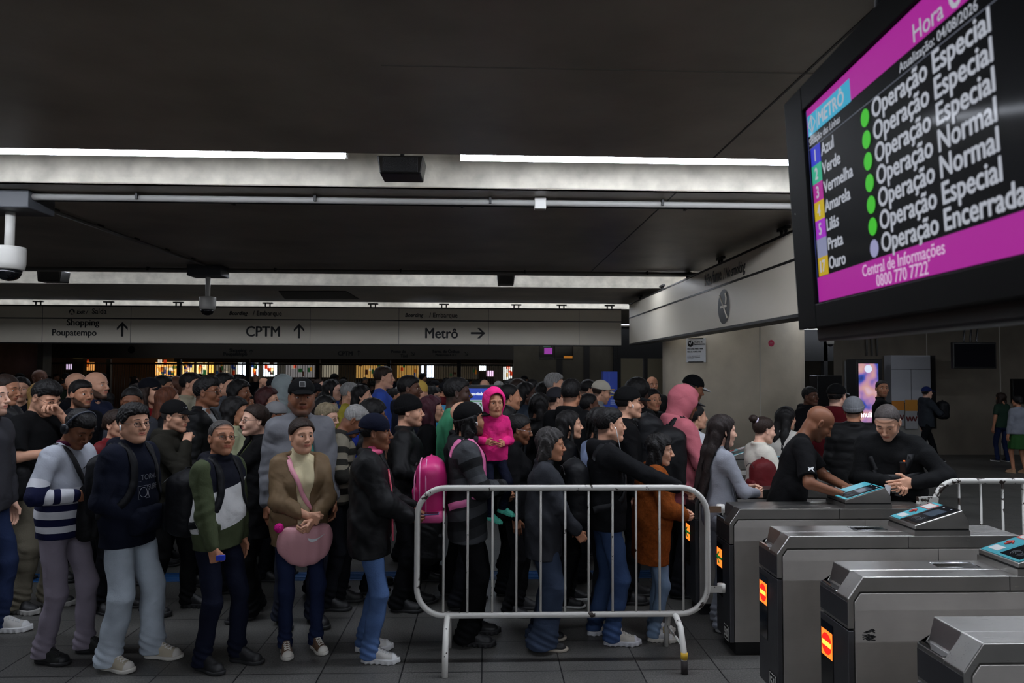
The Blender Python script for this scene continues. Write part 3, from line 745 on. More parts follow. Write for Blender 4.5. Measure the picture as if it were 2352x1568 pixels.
    DEF = dict(tee=dict(t=.012, sleeve=.36, hem=.86, amp=.004), plain=dict(t=.012, amp=.004), sweater=dict(t=.014, amp=.004, collar=.012), hoodie=dict(t=.019, amp=.005, hood=1, hem=.84), jacket=dict(t=.022, amp=.006, collar=.02, hem=.82),
               coat=dict(t=.024, amp=.005, collar=.02, hem=.66), puffer=dict(t=.032, amp=.004, collar=.025, hem=.80, puff=.007), fleece=dict(t=.036, amp=.005, collar=.024, hem=.66), turtle=dict(t=.012, amp=.003, tall=1), polo=dict(t=.013, sleeve=.42, hem=.87, collar=.011, amp=.004), tank=dict(t=.010, sleeve=.1, hem=.9, amp=.003))[kind].copy()
    pt = kw.pop('pt', None); ivc = kw.pop('inner_v', None)
    DEF.update(kw)
    zc = g.nb[2]+.13
    lo, hi = bbox(g, DEF.get('hem', .88)-.05, zc)
    fn = lambda P: garment(P, g, **DEF)
    g.top = lambda P: garment(P, g, **{**DEF, 'openv': 0})
    V, Q = surf(fn, lo, hi, res)
    attrs = None
    if pt is not None:
        p = (V-g.piv)@g.T+g.piv; val = p[:, 2].copy() if pt == 'z' else pt(p); dT = torso(V, g, .012)[0]; am = np.full(len(V), -1.); pa = np.zeros(len(V))
        for i in (0, 1):
            du, df = cap(V, g.sh[i], g.el[i], .06), cap(V, g.el[i], g.wr[i], .05); dA = np.minimum(np.abs(du), np.abs(df))
            m1 = np.minimum(np.minimum(dT-.004-dA, .07-du), np.maximum(np.abs(p[:, 1])-.62*abs(g.sh[i][1]), dT-.03)); m2 = np.minimum(.035-df, dT-.012)
            mm = np.minimum(np.maximum(m1, m2), (p[:, 1]*(-1, 1)[i]+.10)); pa = np.where(mm > am, arm_t(V, g, i), pa); am = np.maximum(am, mm)
        attrs = dict(pt=val, pa=2+pa, am=am)
    put({'tee': 't_shirt', 'plain': 'shirt', 'sweater': 'sweater', 'hoodie': 'hoodie', 'jacket': 'jacket', 'coat': 'coat', 'puffer': 'puffer_jacket', 'fleece': 'fleece_coat', 'turtle': 'turtleneck', 'polo': 'polo_shirt', 'tank': 'vest'}[kind],
        V, Q, [tm], root, s, attrs)
    if inner:
        ik_ = dict(t=.006, hem=.9, sleeve=.3, amp=.002, collar=.008, tall=len(inner) > 2)
        lo2, hi2 = bbox(g, .85, zc, .1)
        V, Q = surf(lambda P: garment(P, g, **ik_), lo2, hi2, res)
        put(inner[0], V, Q, [cloth(inner[1])], root, s)
    if legs:
        zlo = min(g.an[0][2], g.an[1][2])-.07; A = np.array(g.hip+g.kn+g.an); lo, hi = A.min(0)-.17, A.max(0)+.17; lo[2] = zlo
        if legs[0] == 'skirt': fl = lambda P: skirt(P, g); nm = 'skirt'; lm = cloth(legs[1])
        elif legs[0] == 'shorts': fl = lambda P: trousers(P, g, 'reg', short=1); nm = 'shorts'; lm = cloth(legs[1])
        else:
            sd = legs[2] if len(legs) > 2 else 0.; fl = lambda P: trousers(P, g, legs[0], seed=sd); nm = 'trousers' if legs[0] not in ('jeans',) else 'jeans'; lm = denim(legs[1]) if (len(legs) > 3 and legs[3]) else cloth(legs[1])
            if len(legs) > 3 and legs[3]: nm = 'jeans'
        V, Q = surf(fl, lo, hi, res)
        put(nm, V, Q, [lm], root, s)
    if shoes and not nofeet:
        (sv, sq), (uv, uq) = shoe_mesh('chunky' if shoes[0] == 'chunky' else 'flat')
        for i in (0, 1):
            a = g.an[i]; yaw = (-.12, .12)[i]; k = .97 if not g.fm else .88
            Rm = Rz(yaw); off = np.array([a[0]+.03, a[1], a[2]-.085]); tr = lambda v: (v*k)@Rm.T+off
            um = mat(shoes[1], .55, bump=.2, bscale=80, name='shoe_upper'); so = put('shoe', tr(uv), uq, [um], root, s)
            put('sole', tr(sv), sq, [mat(shoes[2], .6, name='sole')], so, s)
            if len(shoes) > 3:
                lb = MB(); lm = mat(shoes[3], .8, name='lace')
                for j in range(4):
                    x = .040+.022*j
                    for sg in (1, -1):
                        P_l = np.array([(x-sg*.009, -.024, .1), (x-sg*.004, -.012, .1), (x, 0, .1), (x+sg*.004, .012, .1), (x+sg*.009, .024, .1)]); P_l[:, 2] = [shoe_top(q) for q in P_l]
                        lb.tube([tuple(v) for v in tr(P_l)*s], .0036*s, lm, 6)
                lb.build('lace', so)
                (cv, cq) = toe_cap(); put('toe_cap', tr(cv), cq, [mat(shoes[2], .5, name='sole')], so, s)
    return g
def person(lbl, px, crown_y, Y, hd=0, hk=1.0, short=None, bpx=None, Hm=None, fig=None, z0=0., group=None, **kw):
    """px, top = where the photo shows the crown; Y = distance; hd = heading (0 faces right along the gates, -90 faces the camera)"""
    fig = dict(fig or {})
    g = figure(**fig)
    hat_h = .012 if kw.get('hat') else 0
    if kw.get('hair', ('short',))[0] in ('afro', 'curly') : hat_h += .035
    tops_ = g.h2b([(-.11, 0, .06), (-.06, 0, .115), (-.01, 0, .125+hat_h), (.04, 0, .11)]); crown = tops_[int(np.argmax(tops_[:, 2]))]
    s = (Hm/1.72) if Hm else float(W(px, crown_y, Y=Y)[2]-z0)/crown[2]*hk
    ax = W(px, crown_y, Y=Y)[0]; a = math.radians(hd)
    # the crown, not the feet, sits at px
    x0 = ax-(crown[0]*math.cos(a)-crown[1]*math.sin(a))*s; y0 = Y-(crown[0]*math.sin(a)+crown[1]*math.cos(a))*s*0
    if bpx is not None: x0 = W(bpx, 1000, Y=Y)[0]
    if kw.get('res') is None: kw['res'] = .0085 if Y < 7 else .012
    root = empty('person', (x0, y0, z0), a); tag(root, lbl, 'person', group)
    make_person(root, s, g, **kw); g.s = s; g.root = root; g.x, g.y, g.a, g.z0 = x0, y0, a, z0
    PEOPLE.append((x0, y0)); 
    if short: SHORT[lbl] = (px, Y, short)
    return g
def wp(g, p):
    """person frame -> world"""
    c, s_ = math.cos(g.a), math.sin(g.a); p = np.asarray(p, float)*g.s
    return np.array([g.x+c*p[0]-s_*p[1], g.y+s_*p[0]+c*p[1], g.z0+p[2]])
def snap(g, pts, off=.008):
    """push points onto the clothes"""
    P = np.asarray(pts, float).copy()
    for _ in range(6):
        d = g.top(P)-off; e = .004; gr = np.stack([(g.top(P+np.eye(3)[k]*e)-g.top(P-np.eye(3)[k]*e))/(2*e) for k in range(3)], 1)
        gr /= np.linalg.norm(gr, axis=1)[:, None]+1e-6; P -= gr*d[:, None]*.8
    return P, gr
def strap(mb, g, pts, w, m, n=22, off=.008, th=.004, dosnap=True, world=None):
    pts = np.asarray(pts, float); L = np.r_[0, np.cumsum(np.linalg.norm(np.diff(pts, axis=0), axis=1))]; t = np.linspace(0, L[-1], n)
    P = np.stack([np.interp(t, L, pts[:, k]) for k in range(3)], 1)
    for _ in range(2): P[1:-1] = (P[:-2]+2*P[1:-1]+P[2:])/4
    if dosnap: P, N = snap(g, P, off)
    else: N = np.tile(np.array([[0, -1., 0]]), (n, 1))
    if dosnap:
        for _ in range(2): P[1:-1] = (P[:-2]+2*P[1:-1]+P[2:])/4
    T = np.gradient(P, axis=0); T /= np.linalg.norm(T, axis=1)[:, None]+1e-9; S = np.cross(T, N); S /= np.linalg.norm(S, axis=1)[:, None]+1e-9
    V = []; Fs = []
    for i in range(n):
        for a, b in ((-1, 0), (1, 0), (1, 1), (-1, 1)): V.append(P[i]+S[i]*w/2*a+N[i]*th*b)
    for i in range(n-1):
        for k in range(4): k2 = (k+1) % 4; Fs.append((i*4+k, i*4+k2, (i+1)*4+k2, (i+1)*4+k))
    Fs += [(0, 1, 2, 3), ((n-1)*4+3, (n-1)*4+2, (n-1)*4+1, (n-1)*4)]
    mb.add(np.asarray(V)*g.s, Fs, m, True); return P
def backpack(g, lbl, col, pos=(-.225, 0, 1.20), size=(.085, .15, .22), straps=True, name='backpack', front=False, pocket=True, m=None, rot=0., sm=None, res=.009):
    root = empty(name, (g.x, g.y, g.z0), g.a); tag(root, lbl, 'backpack' if 'pack' in name else 'bag')
    m = m or puffer(col); c = g.piv+g.T@(np.array(pos)-g.piv); sg = -1 if not front else 1; RR = g.T@Rx(rot)
    def f(P):
        d = rbox(P, c, size, min(.085, min(size)*.95), RR)
        p = (P-c)@RR
        d = smin(d, ell(p, (0, 0, .02), (size[0]*1.05, size[1]*1.02, size[2]*1.02)), .03)
        d = d+fold(P, .004, 30, size[2]*50)
        return smax(d, -(g.top(P)-.003), .006)
    R = max(size)+.06; V, Q = surf(f, c-R, c+R, res); put('main_compartment', V, Q, [m], root, g.s)
    if pocket:
        def f2(P):
            p = (P-c)@RR; return rbox(p, (sg*size[0]*.95, 0, -size[2]*.38), (.035, size[1]*.78, size[2]*.46), .03)+fold(P, .003, 40, 3.)
        V, Q = surf(f2, c-R-.03, c+R+.03, res); put('front_pocket', V, Q, [m], root, g.s)
        z = MB(); zp = [(sg*(size[0]*1.06), y, size[2]*(.55+.30*math.cos(y/size[1]*1.5))) for y in np.linspace(-size[1]*.85, size[1]*.85, 14)]
        zp = [tuple((c+RR@np.array(q))*g.s) for q in zp]; z.tube(zp, .0035*g.s, mat((20, 20, 22), .35, name='zip'), 6); z.build('zip', root)
    hd = MB(); hp_ = [(0, -.03, size[2]-.01), (0, -.02, size[2]+.03), (0, .02, size[2]+.03), (0, .03, size[2]-.01)]
    hd.tube([tuple((c+RR@np.array(q))*g.s) for q in hp_], .006*g.s, m, 6); hd.build('carry_handle', root)
    if straps:
        for sgn in (-1, 1):
            y = sgn*.105; pts = [(-.13, y, 1.36), (-.07, y, 1.45), (.0, y, 1.48), (.08, y, 1.44), (.13, y, 1.34), (.13, y*1.1, 1.22), (.08, y*1.35, 1.10), (-.0, y*1.5, 1.03), (-.10, y*1.2, 1.0)]
            if front: pts = [(-p[0], p[1], p[2]) for p in pts]
            pts = [g.piv+g.T@(np.array(p)-g.piv) for p in pts]
            b = MB(); strap(b, g, pts, .05, sm or m, n=28, th=.009, off=.002); b.build('shoulder_strap', root)
    return root
def phone(g, lbl, pos, xd=(1, 0, 0), zd=(0, 0, 1), col=(24, 24, 28), lit=0):
    root = empty('phone', tuple(wp(g, pos)), g.a); tag(root, lbl, 'phone'); Fm = Matrix([list(r) for r in frame3(xd, zd)])
    b = MB(); b.box((0, 0, 0), (.15, .072, .008), mat(col, .4, name='phone_case'), R=Fm); b.build('case', root, bevel=.003)
    b = MB(); b.box(tuple(Fm@Vector((0, 0, .0045))), (.142, .066, .001), mat((70, 80, 95), .15, emit=.25, name='lit_screen') if lit else mat((12, 12, 14), .1, name='screen'), R=Fm); b.build('screen', root)
    return root
# ------------------------------------------------------------------ the hall
CZ = 3.43
def concrete(rgb, rough=.55, var=.26, vs_=1.3, bump=.35): 
    m = mat(rgb, rough, bump=bump, bscale=14, var=var, vscale=vs_, spec=.4, name='concrete'); return m
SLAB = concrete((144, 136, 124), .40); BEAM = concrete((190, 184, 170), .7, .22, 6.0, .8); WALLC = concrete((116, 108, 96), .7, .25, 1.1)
DARK = mat((22, 22, 23), .5, name='dark_paint'); BLACK = mat((10, 10, 11), .35, name='black_plastic'); STEELD = mat((60, 60, 62), .35, .8, name='dark_steel')
WHITEP = mat((196, 194, 188), .4, name='white_plastic'); GALV = mat((120, 118, 114), .4, .3, name='conduit')
def struct(mb, name, **kw): return mb.build(name, kind='structure', **kw)
# floor: dark stone tiles
def floor_mat():
    m = bpy.data.materials.new('stone_tiles'); m.use_nodes = True; nt = m.node_tree; b = nt.nodes['Principled BSDF']
    tc = nt.nodes.new('ShaderNodeTexCoord'); mp = nt.nodes.new('ShaderNodeMapping'); mp.inputs['Location'].default_value = (.0143, -4.84+.0, 0)
    nt.links.new(tc.outputs['Object'], mp.inputs[0])
    br = nt.nodes.new('ShaderNodeTexBrick'); br.offset = 0; br.squash = 1
    br.inputs['Scale'].default_value = 1; br.inputs['Brick Width'].default_value = .528; br.inputs['Row Height'].default_value = .528; br.inputs['Mortar Size'].default_value = .005; br.inputs['Mortar Smooth'].default_value = .2
    br.inputs['Color1'].default_value = (lin(77), lin(76), lin(73), 1); br.inputs['Color2'].default_value = (lin(85), lin(84), lin(81), 1); br.inputs['Mortar'].default_value = (lin(26), lin(26), lin(27), 1)
    nt.links.new(mp.outputs[0], br.inputs['Vector'])
    n = nt.nodes.new('ShaderNodeTexNoise'); n.inputs['Scale'].default_value = 95; n.inputs['Detail'].default_value = 4; nt.links.new(tc.outputs['Object'], n.inputs['Vector'])
    n2 = nt.nodes.new('ShaderNodeTexNoise'); n2.inputs['Scale'].default_value = 2.2; n2.inputs['Detail'].default_value = 6; nt.links.new(tc.outputs['Object'], n2.inputs['Vector'])
    a = nt.nodes.new('ShaderNodeMapRange'); a.inputs[1].default_value = .3; a.inputs[2].default_value = .7; a.inputs[3].default_value = .45; a.inputs[4].default_value = 1.6; nt.links.new(n.outputs['Fac'], a.inputs[0])
    a2 = nt.nodes.new('ShaderNodeMapRange'); a2.inputs[1].default_value = .3; a2.inputs[2].default_value = .7; a2.inputs[3].default_value = .78; a2.inputs[4].default_value = 1.2; nt.links.new(n2.outputs['Fac'], a2.inputs[0])
    mu = nt.nodes.new('ShaderNodeMath'); mu.operation = 'MULTIPLY'; nt.links.new(a.outputs[0], mu.inputs[0]); nt.links.new(a2.outputs[0], mu.inputs[1])
    v = nt.nodes.new('ShaderNodeVectorMath'); v.operation = 'SCALE'; nt.links.new(br.outputs['Color'], v.inputs[0]); nt.links.new(mu.outputs[0], v.inputs['Scale']); nt.links.new(v.outputs[0], b.inputs['Base Color'])
    r = nt.nodes.new('ShaderNodeMapRange'); r.inputs[3].default_value = .32; r.inputs[4].default_value = .55; nt.links.new(n2.outputs['Fac'], r.inputs[0]); nt.links.new(r.outputs[0], b.inputs['Roughness'])
    bp = nt.nodes.new('ShaderNodeBump'); bp.inputs['Strength'].default_value = .25; bp.inputs['Distance'].default_value = .003; nt.links.new(br.outputs['Fac'], bp.inputs['Height']); bp.invert = True; nt.links.new(bp.outputs[0], b.inputs['Normal'])
    return m
XL, XR, YB, YN = -24., 16., 46., -7.
struct(MB().bb((XL, YN, -.2), (XR, YB, 0), floor_mat()), 'floor')
# slabs and light slots
def yc(py, z=CZ, px=900): return float(W(px, py, Z=z)[1])
slots = [(-1.9, -1.0), (yc(353), yc(430)), (yc(630), yc(657)), (yc(694), yc(706)), (22.5, 23.5), (30, 31)]
ys = [YN]+[v for s_ in slots for v in s_]+[YB]
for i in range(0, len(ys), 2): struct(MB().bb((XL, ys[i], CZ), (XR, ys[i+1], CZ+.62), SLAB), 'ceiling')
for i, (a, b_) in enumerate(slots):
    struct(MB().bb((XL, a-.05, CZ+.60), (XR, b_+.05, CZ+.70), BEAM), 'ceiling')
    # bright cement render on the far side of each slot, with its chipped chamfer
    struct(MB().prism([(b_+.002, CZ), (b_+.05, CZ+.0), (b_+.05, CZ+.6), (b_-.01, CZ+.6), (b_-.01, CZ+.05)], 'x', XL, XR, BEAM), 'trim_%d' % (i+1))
# joints in the soffit
jx = float(W(1650, 352, Z=CZ)[0])
struct(MB().bb((jx-.006, YN, CZ-.003), (jx+.006, slots[1][0]-.01, CZ+.01), DARK), 'trim_10')
struct(MB().bb((jx-.006, slots[1][1]+.06, CZ-.003), (jx+.006, slots[2][0]-.01, CZ+.01), DARK), 'trim_11')
yj = yc(150)
struct(MB().bb((-.5, yj-.004, CZ-.003), (8, yj+.004, CZ+.01), mat((120, 116, 108), .6)), 'trim_12')
# walls
xw = float(W(1936, 1044, Z=0)[0]); YW = float(W(2200, 1044, Z=0)[1])
struct(MB().bb((xw, YW, 0), (XR, YW+.4, CZ), WALLC), 'wall_right')
struct(MB().bb((XR, YN, 0), (XR+.3, YW+.4, CZ), WALLC), 'wall_side_right')
struct(MB().bb((XL-.3, YN, 0), (XL, YB, CZ), concrete((70, 66, 62))), 'wall_left')
struct(MB().bb((XL, YN-.3, 0), (XR, YN, CZ), WALLC), 'wall_front')
struct(MB().bb((XL, YB, 0), (XR, YB+.3, CZ), concrete((90, 84, 76))), 'wall_back')
# joints on the right wall
for i, px in enumerate((2130, 2298)):
    x = float(W(px, 900, Y=YW)[0]); struct(MB().bb((x-.012, YW-.01, 0), (x+.012, YW, CZ), mat((165, 160, 150), .6)), 'trim_%d' % (20+i))
# round column
a1, a2 = math.atan2(ray(1522, 900)[0], ray(1522, 900)[1]), math.atan2(ray(1849, 900)[0], ray(1849, 900)[1])
DC = 13.4; am = (a1+a2)/2; CR = DC*math.sin((a2-a1)/2); cx_, cy_ = DC*math.sin(am), DC*math.cos(am)
struct(MB().lathe([(CR, 0), (CR, CZ)], (cx_, cy_, 0), concrete((172, 162, 144), .62, .22, 1.3), 96), 'column_1')
for i, px in enumerate((1746, 1560)):
    d = ray(px, 850); t = None; ux, uy = d[0]/math.hypot(d[0], d[1]), d[1]/math.hypot(d[0], d[1]); bq = cx_*ux+cy_*uy; t = bq-math.sqrt(max(0, bq*bq-(cx_**2+cy_**2-CR**2)))
    if i == 0: struct(MB().bb((ux*t-.012, uy*t-.006, 0), (ux*t+.012, uy*t+.02, CZ), mat((176, 170, 156), .6)), 'trim_30')
def on_column(px, py):
    d = ray(px, py); h = math.hypot(d[0], d[1]); ux, uy = d[0]/h, d[1]/h; bq = cx_*ux+cy_*uy; t = bq-math.sqrt(max(0, bq*bq-(cx_**2+cy_**2-CR**2)))
    p = CAM+d*(t/h); n = np.array([p[0]-cx_, p[1]-cy_, 0]); n /= np.linalg.norm(n); return p+n*.004, n
# notice and sticker on the column
def plate_on(name, c, n, w, h, m, lbl, cat, t=.006):
    ex = np.array([-n[1], n[0], 0.]); ex = ex if ex[0] > 0 else -ex
    r = empty(name, tuple(c)); tag(r, lbl, cat); b = MB(); Rm = Matrix([[ex[0], n[0], 0], [ex[1], n[1], 0], [ex[2], n[2], 1]])
    b.box((0, 0, 0), (w, t, h), m, R=Rm); b.build('sheet', r); return r, ex
c, n = on_column(1599, 804); INK = mat((18, 18, 20), .6, name='ink')
r, ex = plate_on('notice', c, n, .36, .40, mat((205, 208, 212), .5), 'white opening hours notice taped to the round concrete column', 'notice')
MB().disc(tuple(n*.006+ex*-.10+np.array([0, 0, .11])), ex, (0, 0, 1), .055, INK).build('clock_disc', r)
MB().tube([tuple(n*.008+ex*-.125+np.array([0, 0, .125])), tuple(n*.008+ex*-.10+np.array([0, 0, .095])), tuple(n*.008+ex*-.075+np.array([0, 0, .15]))], .006, mat((205, 208, 212), .5), 6).build('clock_hands', r)
for s_, sz, dx, dz, bo in (('Horário de', .034, -.03, .125, .02), ('funcionamento', .034, -.03, .09, .02), ('Dom a Sex 4h40 a 0h00', .030, -.16, .015, .01), ('Sábado 4h40 a 01h', .034, -.16, -.035, .01), ('A última viagem parte em até', .020, -.16, -.10, 0), ('5 minutos após o fechamento', .020, -.16, -.125, 0), ('desta estação', .020, -.16, -.15, 0)):
    text(s_, sz, n*.006+ex*dx+np.array([0, 0, dz]), ex, (0, 0, 1), INK, r, bold=bo)
for dz in (.195, -.195): b = MB(); b.box(tuple(n*.006+np.array([0, 0, dz])), (.28, .01, .014), BLACK, R=Matrix([[ex[0], n[0], 0], [ex[1], n[1], 0], [0, 0, 1]])); b.build('tape', r)
c, n = on_column(1771, 788); r = empty('sticker', tuple(c)); tag(r, 'small round pink sticker on the concrete column', 'sticker')
ex = np.array([-n[1], n[0], 0.]); MB().disc(tuple(n*.004), ex, (0, 0, 1), .055, mat((205, 60, 95), .4)).build('disc', r)
for dz in (.012, -.012): MB().box(tuple(n*.006+np.array([0, 0, dz])), (.06, .002, .006), WHITEP, R=Matrix([[ex[0], n[0], 0], [ex[1], n[1], 0], [0, 0, 1]])).build('print_line', r)
# fluorescent fittings
def light_fit(x0, x1, y, z, lbl, e=1.0, w=.13, h=.06, fl=.02):
    r = empty('ceiling_light', ((x0+x1)/2, y, z)); tag(r, lbl, 'ceiling light', 'fluorescent ceiling lights' if 'same' in lbl else None)
    L = x1-x0
    MB().prism([(-w/2-.01, .02), (-w/2-.02, .0), (w/2+fl, -fl*.15), (w/2+fl, .02), (.05, .09), (-.05, .09)], 'x', -L/2, L/2, WHITEP).build('housing', r)
    ng = 10; prof = [(w/2*math.cos(a), -h*math.sin(a)) for a in np.linspace(0, pi, ng)]
    MB().prism(prof, 'x', -L/2, L/2, mat((235, 242, 255), .5, emit=TUBE*e, name='lit_diffuser')).build('diffuser', r)
    for xx in (-L/2+.1, L/2-.1): MB().tube([(xx, 0, .08), (xx, 0, CZ+.60-z)], .008, STEELD, 6).build('hanger', r)
yl = slots[1][0]+.20; zl = 3.51
light_fit(-9.0, float(W(790, 360, Y=yl)[0]), yl, zl, 'long bright fluorescent light at the left of the nearest ceiling slot', 1.45, fl=.09)
light_fit(float(W(1058, 360, Y=yl)[0]), 7.5, yl, zl, 'long bright fluorescent light at the right of the nearest ceiling slot', 1.9, fl=.09)
light_fit(-3.2, 7.0, -1.6, zl, 'fluorescent light in the ceiling slot behind the camera', 1.7)
light_fit(-3.2, 8.0, -5.2, 3.36, 'added unseen fluorescent strip under the ceiling well behind the camera', 1.0)  # added lamp, out of view, so the steel gates mirror something bright
for k, (i, nm) in enumerate(((2, 'second'), (3, 'third'), (4, 'fourth'), (5, 'fifth'))):
    a, b_ = slots[i]
    light_fit(-15 if k else -11, -2.3, (b_-.75 if k == 0 else b_-.42), (3.61 if k < 2 else 3.52), 'fluorescent light in the left half of the %s ceiling slot' % nm, (.56, .40, .14, .10)[k]); light_fit(-1.9, 6.5, (b_-.75 if k == 0 else b_-.42), (3.61 if k < 2 else 3.52), 'fluorescent light in the right half of the %s ceiling slot' % nm, (.85, .65, .18, .13)[k])
# added lamp, out of view, that brightens the ticket hall near the right wall
light_fit(7.5, 13, slots[2][0]+.22, 3.52, 'added unseen fluorescent light brightening the passage near the right wall', .8)
# loudspeaker boxes in the slots
def spk(px0, px1, pt, pb, Y, lbl):
    a = W(px0, pb, Y=Y); b_ = W(px1, pb, Y=Y); z1 = max(float(W(px0, pt, Y=Y)[2]), CZ+.06)
    r = empty('loudspeaker', (float((a[0]+b_[0])/2), Y+.12, float(a[2]))); tag(r, lbl, 'loudspeaker'); w = float(b_[0]-a[0])
    MB().prism([(-w/2, 0), (w/2, 0), (w/2+.02, z1-a[2]), (-w/2-.02, z1-a[2])], 'y', -.12, .12, BLACK).build('enclosure', r, bevel=.008)
    MB().box((0, -.123, (z1-a[2])/2), (w*.86, .006, (z1-a[2])*.8), mat((26, 26, 28), .8, bump=1, bscale=220)).build('grille', r)
    MB().tube([(0, 0, z1-a[2]), (0, 0, CZ+.6-a[2])], .015, STEELD, 8).build('bracket', r)
spk(872, 966, 356, 398, slots[1][0]+.25, 'black loudspeaker box between the two nearest light strips')
spk(86, 138, 628, 646, slots[2][0]+.35, 'small black loudspeaker box in the second ceiling slot, far left')
spk(1144, 1180, 640, 653, slots[2][0]+.35, 'small black loudspeaker box in the second ceiling slot, right of centre')
# conduits along the soffit
def conduit(pts, r, lbl, m=GALV, name='conduit', clips=3):
    o = empty(name, tuple(pts[0])); tag(o, lbl, 'conduit'); P0 = np.array(pts[0]); q = [tuple(np.array(p)-P0) for p in pts]
    MB().tube(q, r, m, 10).build('pipe', o)
    for i in range(clips):
        t = (i+.5)/clips; p = np.array(q[0])*(1-t)+np.array(q[-1])*t
        MB().box((p[0], p[1], p[2]+.01), (.02, .09, .05), DARK).build('clip', o)
yk = float(W(700, 461, Z=3.38)[1]); conduit([(-5.0, yk, 3.385), (6.5, yk, 3.385)], .026, 'pale pipe running along the ceiling behind the nearest light slot', mat((150, 148, 144), .5), clips=8)
conduit([(-5.0, yk+.12, 3.385), (6.5, yk+.12, 3.385)], .010, 'thin dark cable beside the pale ceiling pipe', DARK, 'cable', 6)
yk2 = float(W(900, 627, Z=3.39)[1]); conduit([(-11, yk2-.15, 3.39), (5.0, yk2-.15, 3.39)], .028, 'grey pipe along the ceiling just before the second light slot', clips=9)
c1 = W(68, 466, Z=3.40); c2 = W(470, 608, Z=3.40); conduit([tuple(c1), tuple(c2)], .018, 'thin pipe running diagonally on the ceiling between the two dome cameras', clips=5)
MB().bb((float(W(1228, 470, Z=3.36)[0]), yk-.04, 3.33), (float(W(1255, 470, Z=3.36)[0]), yk+.04, 3.425), WHITEP).build('junction_box', bevel=.006, label='small white junction box on the pale ceiling pipe', cat='junction box')
# dome cameras
def dome(px, pt, pp, pb, pbot, Y, wpx, lbl):
    x = float(W(px, pp, Y=Y)[0]); zb = float(W(px, pb, Y=Y)[2]); w = wpx/1651*Y/2; zt = float(W(px, pp, Y=Y)[2])
    r = empty('dome_camera', (x, Y, zb)); tag(r, lbl, 'security camera')
    MB().bb((-w*2.1, -w*1.5, pp and zt-zb), (w*2.1, w*1.5, CZ-zb), mat((70, 72, 76), .5)).build('ceiling_box', r, bevel=.01)
    MB().tube([(0, 0, w*.9), (0, 0, zt-zb+.01)], w*.30, WHITEP, 16).build('pole', r)
    MB().lathe([(w*.35, w*1.25), (w*.97, w*1.15), (w, w*.95), (w, w*.05), (w*.93, -w*.35), (w*.80, -w*.42)], (0, 0, 0), WHITEP, 40).build('body', r)
    MB().lathe([(w*.80, -w*.40), (w*.76, -w*.7), (w*.58, -w*.98), (w*.3, -w*1.12), (.004, -w*1.17)], (0, 0, 0), mat((14, 15, 18), .06, name='dark_dome'), 36).build('dome', r)
dome(24, 0, 487, 606, 645, 6.05, 66, 'large white dome security camera hanging at the left edge'); dome(478, 0, 636, 703, 725, 10.2, 36, 'small white dome security camera hanging before the signs')
dome(1907, 0, 768, 787, 797, 14.5, 16, 'tiny dome security camera to the right of the round column')
# ceiling grille
vg = [W(x, y, Z=CZ) for x, y in ((640, 668), (795, 668), (825, 686), (655, 686))]
MB().add([(float(p[0]), float(p[1]), CZ-.012) for p in vg]+[(float(p[0]), float(p[1]), CZ+.01) for p in vg], [(0, 1, 2, 3), (7, 6, 5, 4), (0, 4, 5, 1), (1, 5, 6, 2), (2, 6, 7, 3), (3, 7, 4, 0)], mat((30, 30, 31), .6, bump=1, bscale=80)).build('ventilation_grille', label='dark ventilation grille in the ceiling before the boarding signs', cat='vent')
# ------------------------------------------------------------------ hanging direction signs
CREAM = mat((232, 223, 205), .5, var=.04, vscale=.8, name='cream_panel'); SINK = mat((16, 16, 17), .5, name='sign_ink')
def arrow(parent, c, ex, ey, s, m=SINK, name='arrow', ang=0.):
    ex, ey = Vector(ex), Vector(ey); ca, sa = math.cos(ang), math.sin(ang)
    pts = [(0, .5), (.36, .12), (.36, -.06), (.075, .24), (.075, -.5), (-.075, -.5), (-.075, .24), (-.36, -.06), (-.36, .12)]
    V = []; nrm = ex.cross(ey)
    for k in (0.002, -.004):
        for x, y in pts: x, y = x*ca-y*sa, x*sa+y*ca; V.append(Vector(c)+ex*x*s+ey*y*s+nrm*k)
    n = len(pts)
    return MB().add(V, [list(range(n)), list(range(2*n-1, n-1, -1))]+[(i, i+n, (i+1) % n+n, (i+1) % n) for i in range(n)], m).build(name, parent)
YS = 15.6; zt1 = float(W(1427, 712, Y=YS)[2]); zb1 = float(W(1427, 793, Y=YS)[2]); zm1 = float(W(1427, 739, Y=YS)[2])
xa = -11.5; xb = float(W(1427, 750, Y=YS)[0])
sg = empty('hanging_sign', (0, YS, zb1)); tag(sg, 'long cream hanging sign over the crowd with exit and boarding directions', 'direction sign')
MB().bb((xa, 0, 0), (xb, .22, zt1-zb1), CREAM).build('panel', sg, bevel=.006)
MB().bb((xa, -.006, zm1-zb1-.012), (xb+.004, .0, zm1-zb1+.012), SINK).build('stripe', sg)
MB().bb((xa, -.008, -.02), (xb+.004, .23, .0), DARK).build('bottom_rail', sg); MB().bb((xa, -.008, zt1-zb1), (xb+.004, .23, zt1-zb1+.025), DARK).build('top_rail', sg)
for px in (97, 300, 712, 916, 1122, 1330): x = float(W(px, 760, Y=YS)[0]); MB().bb((x-.004, -.003, 0), (x+.004, 0, zt1-zb1), mat((90, 88, 84), .6)).build('panel_joint', sg)
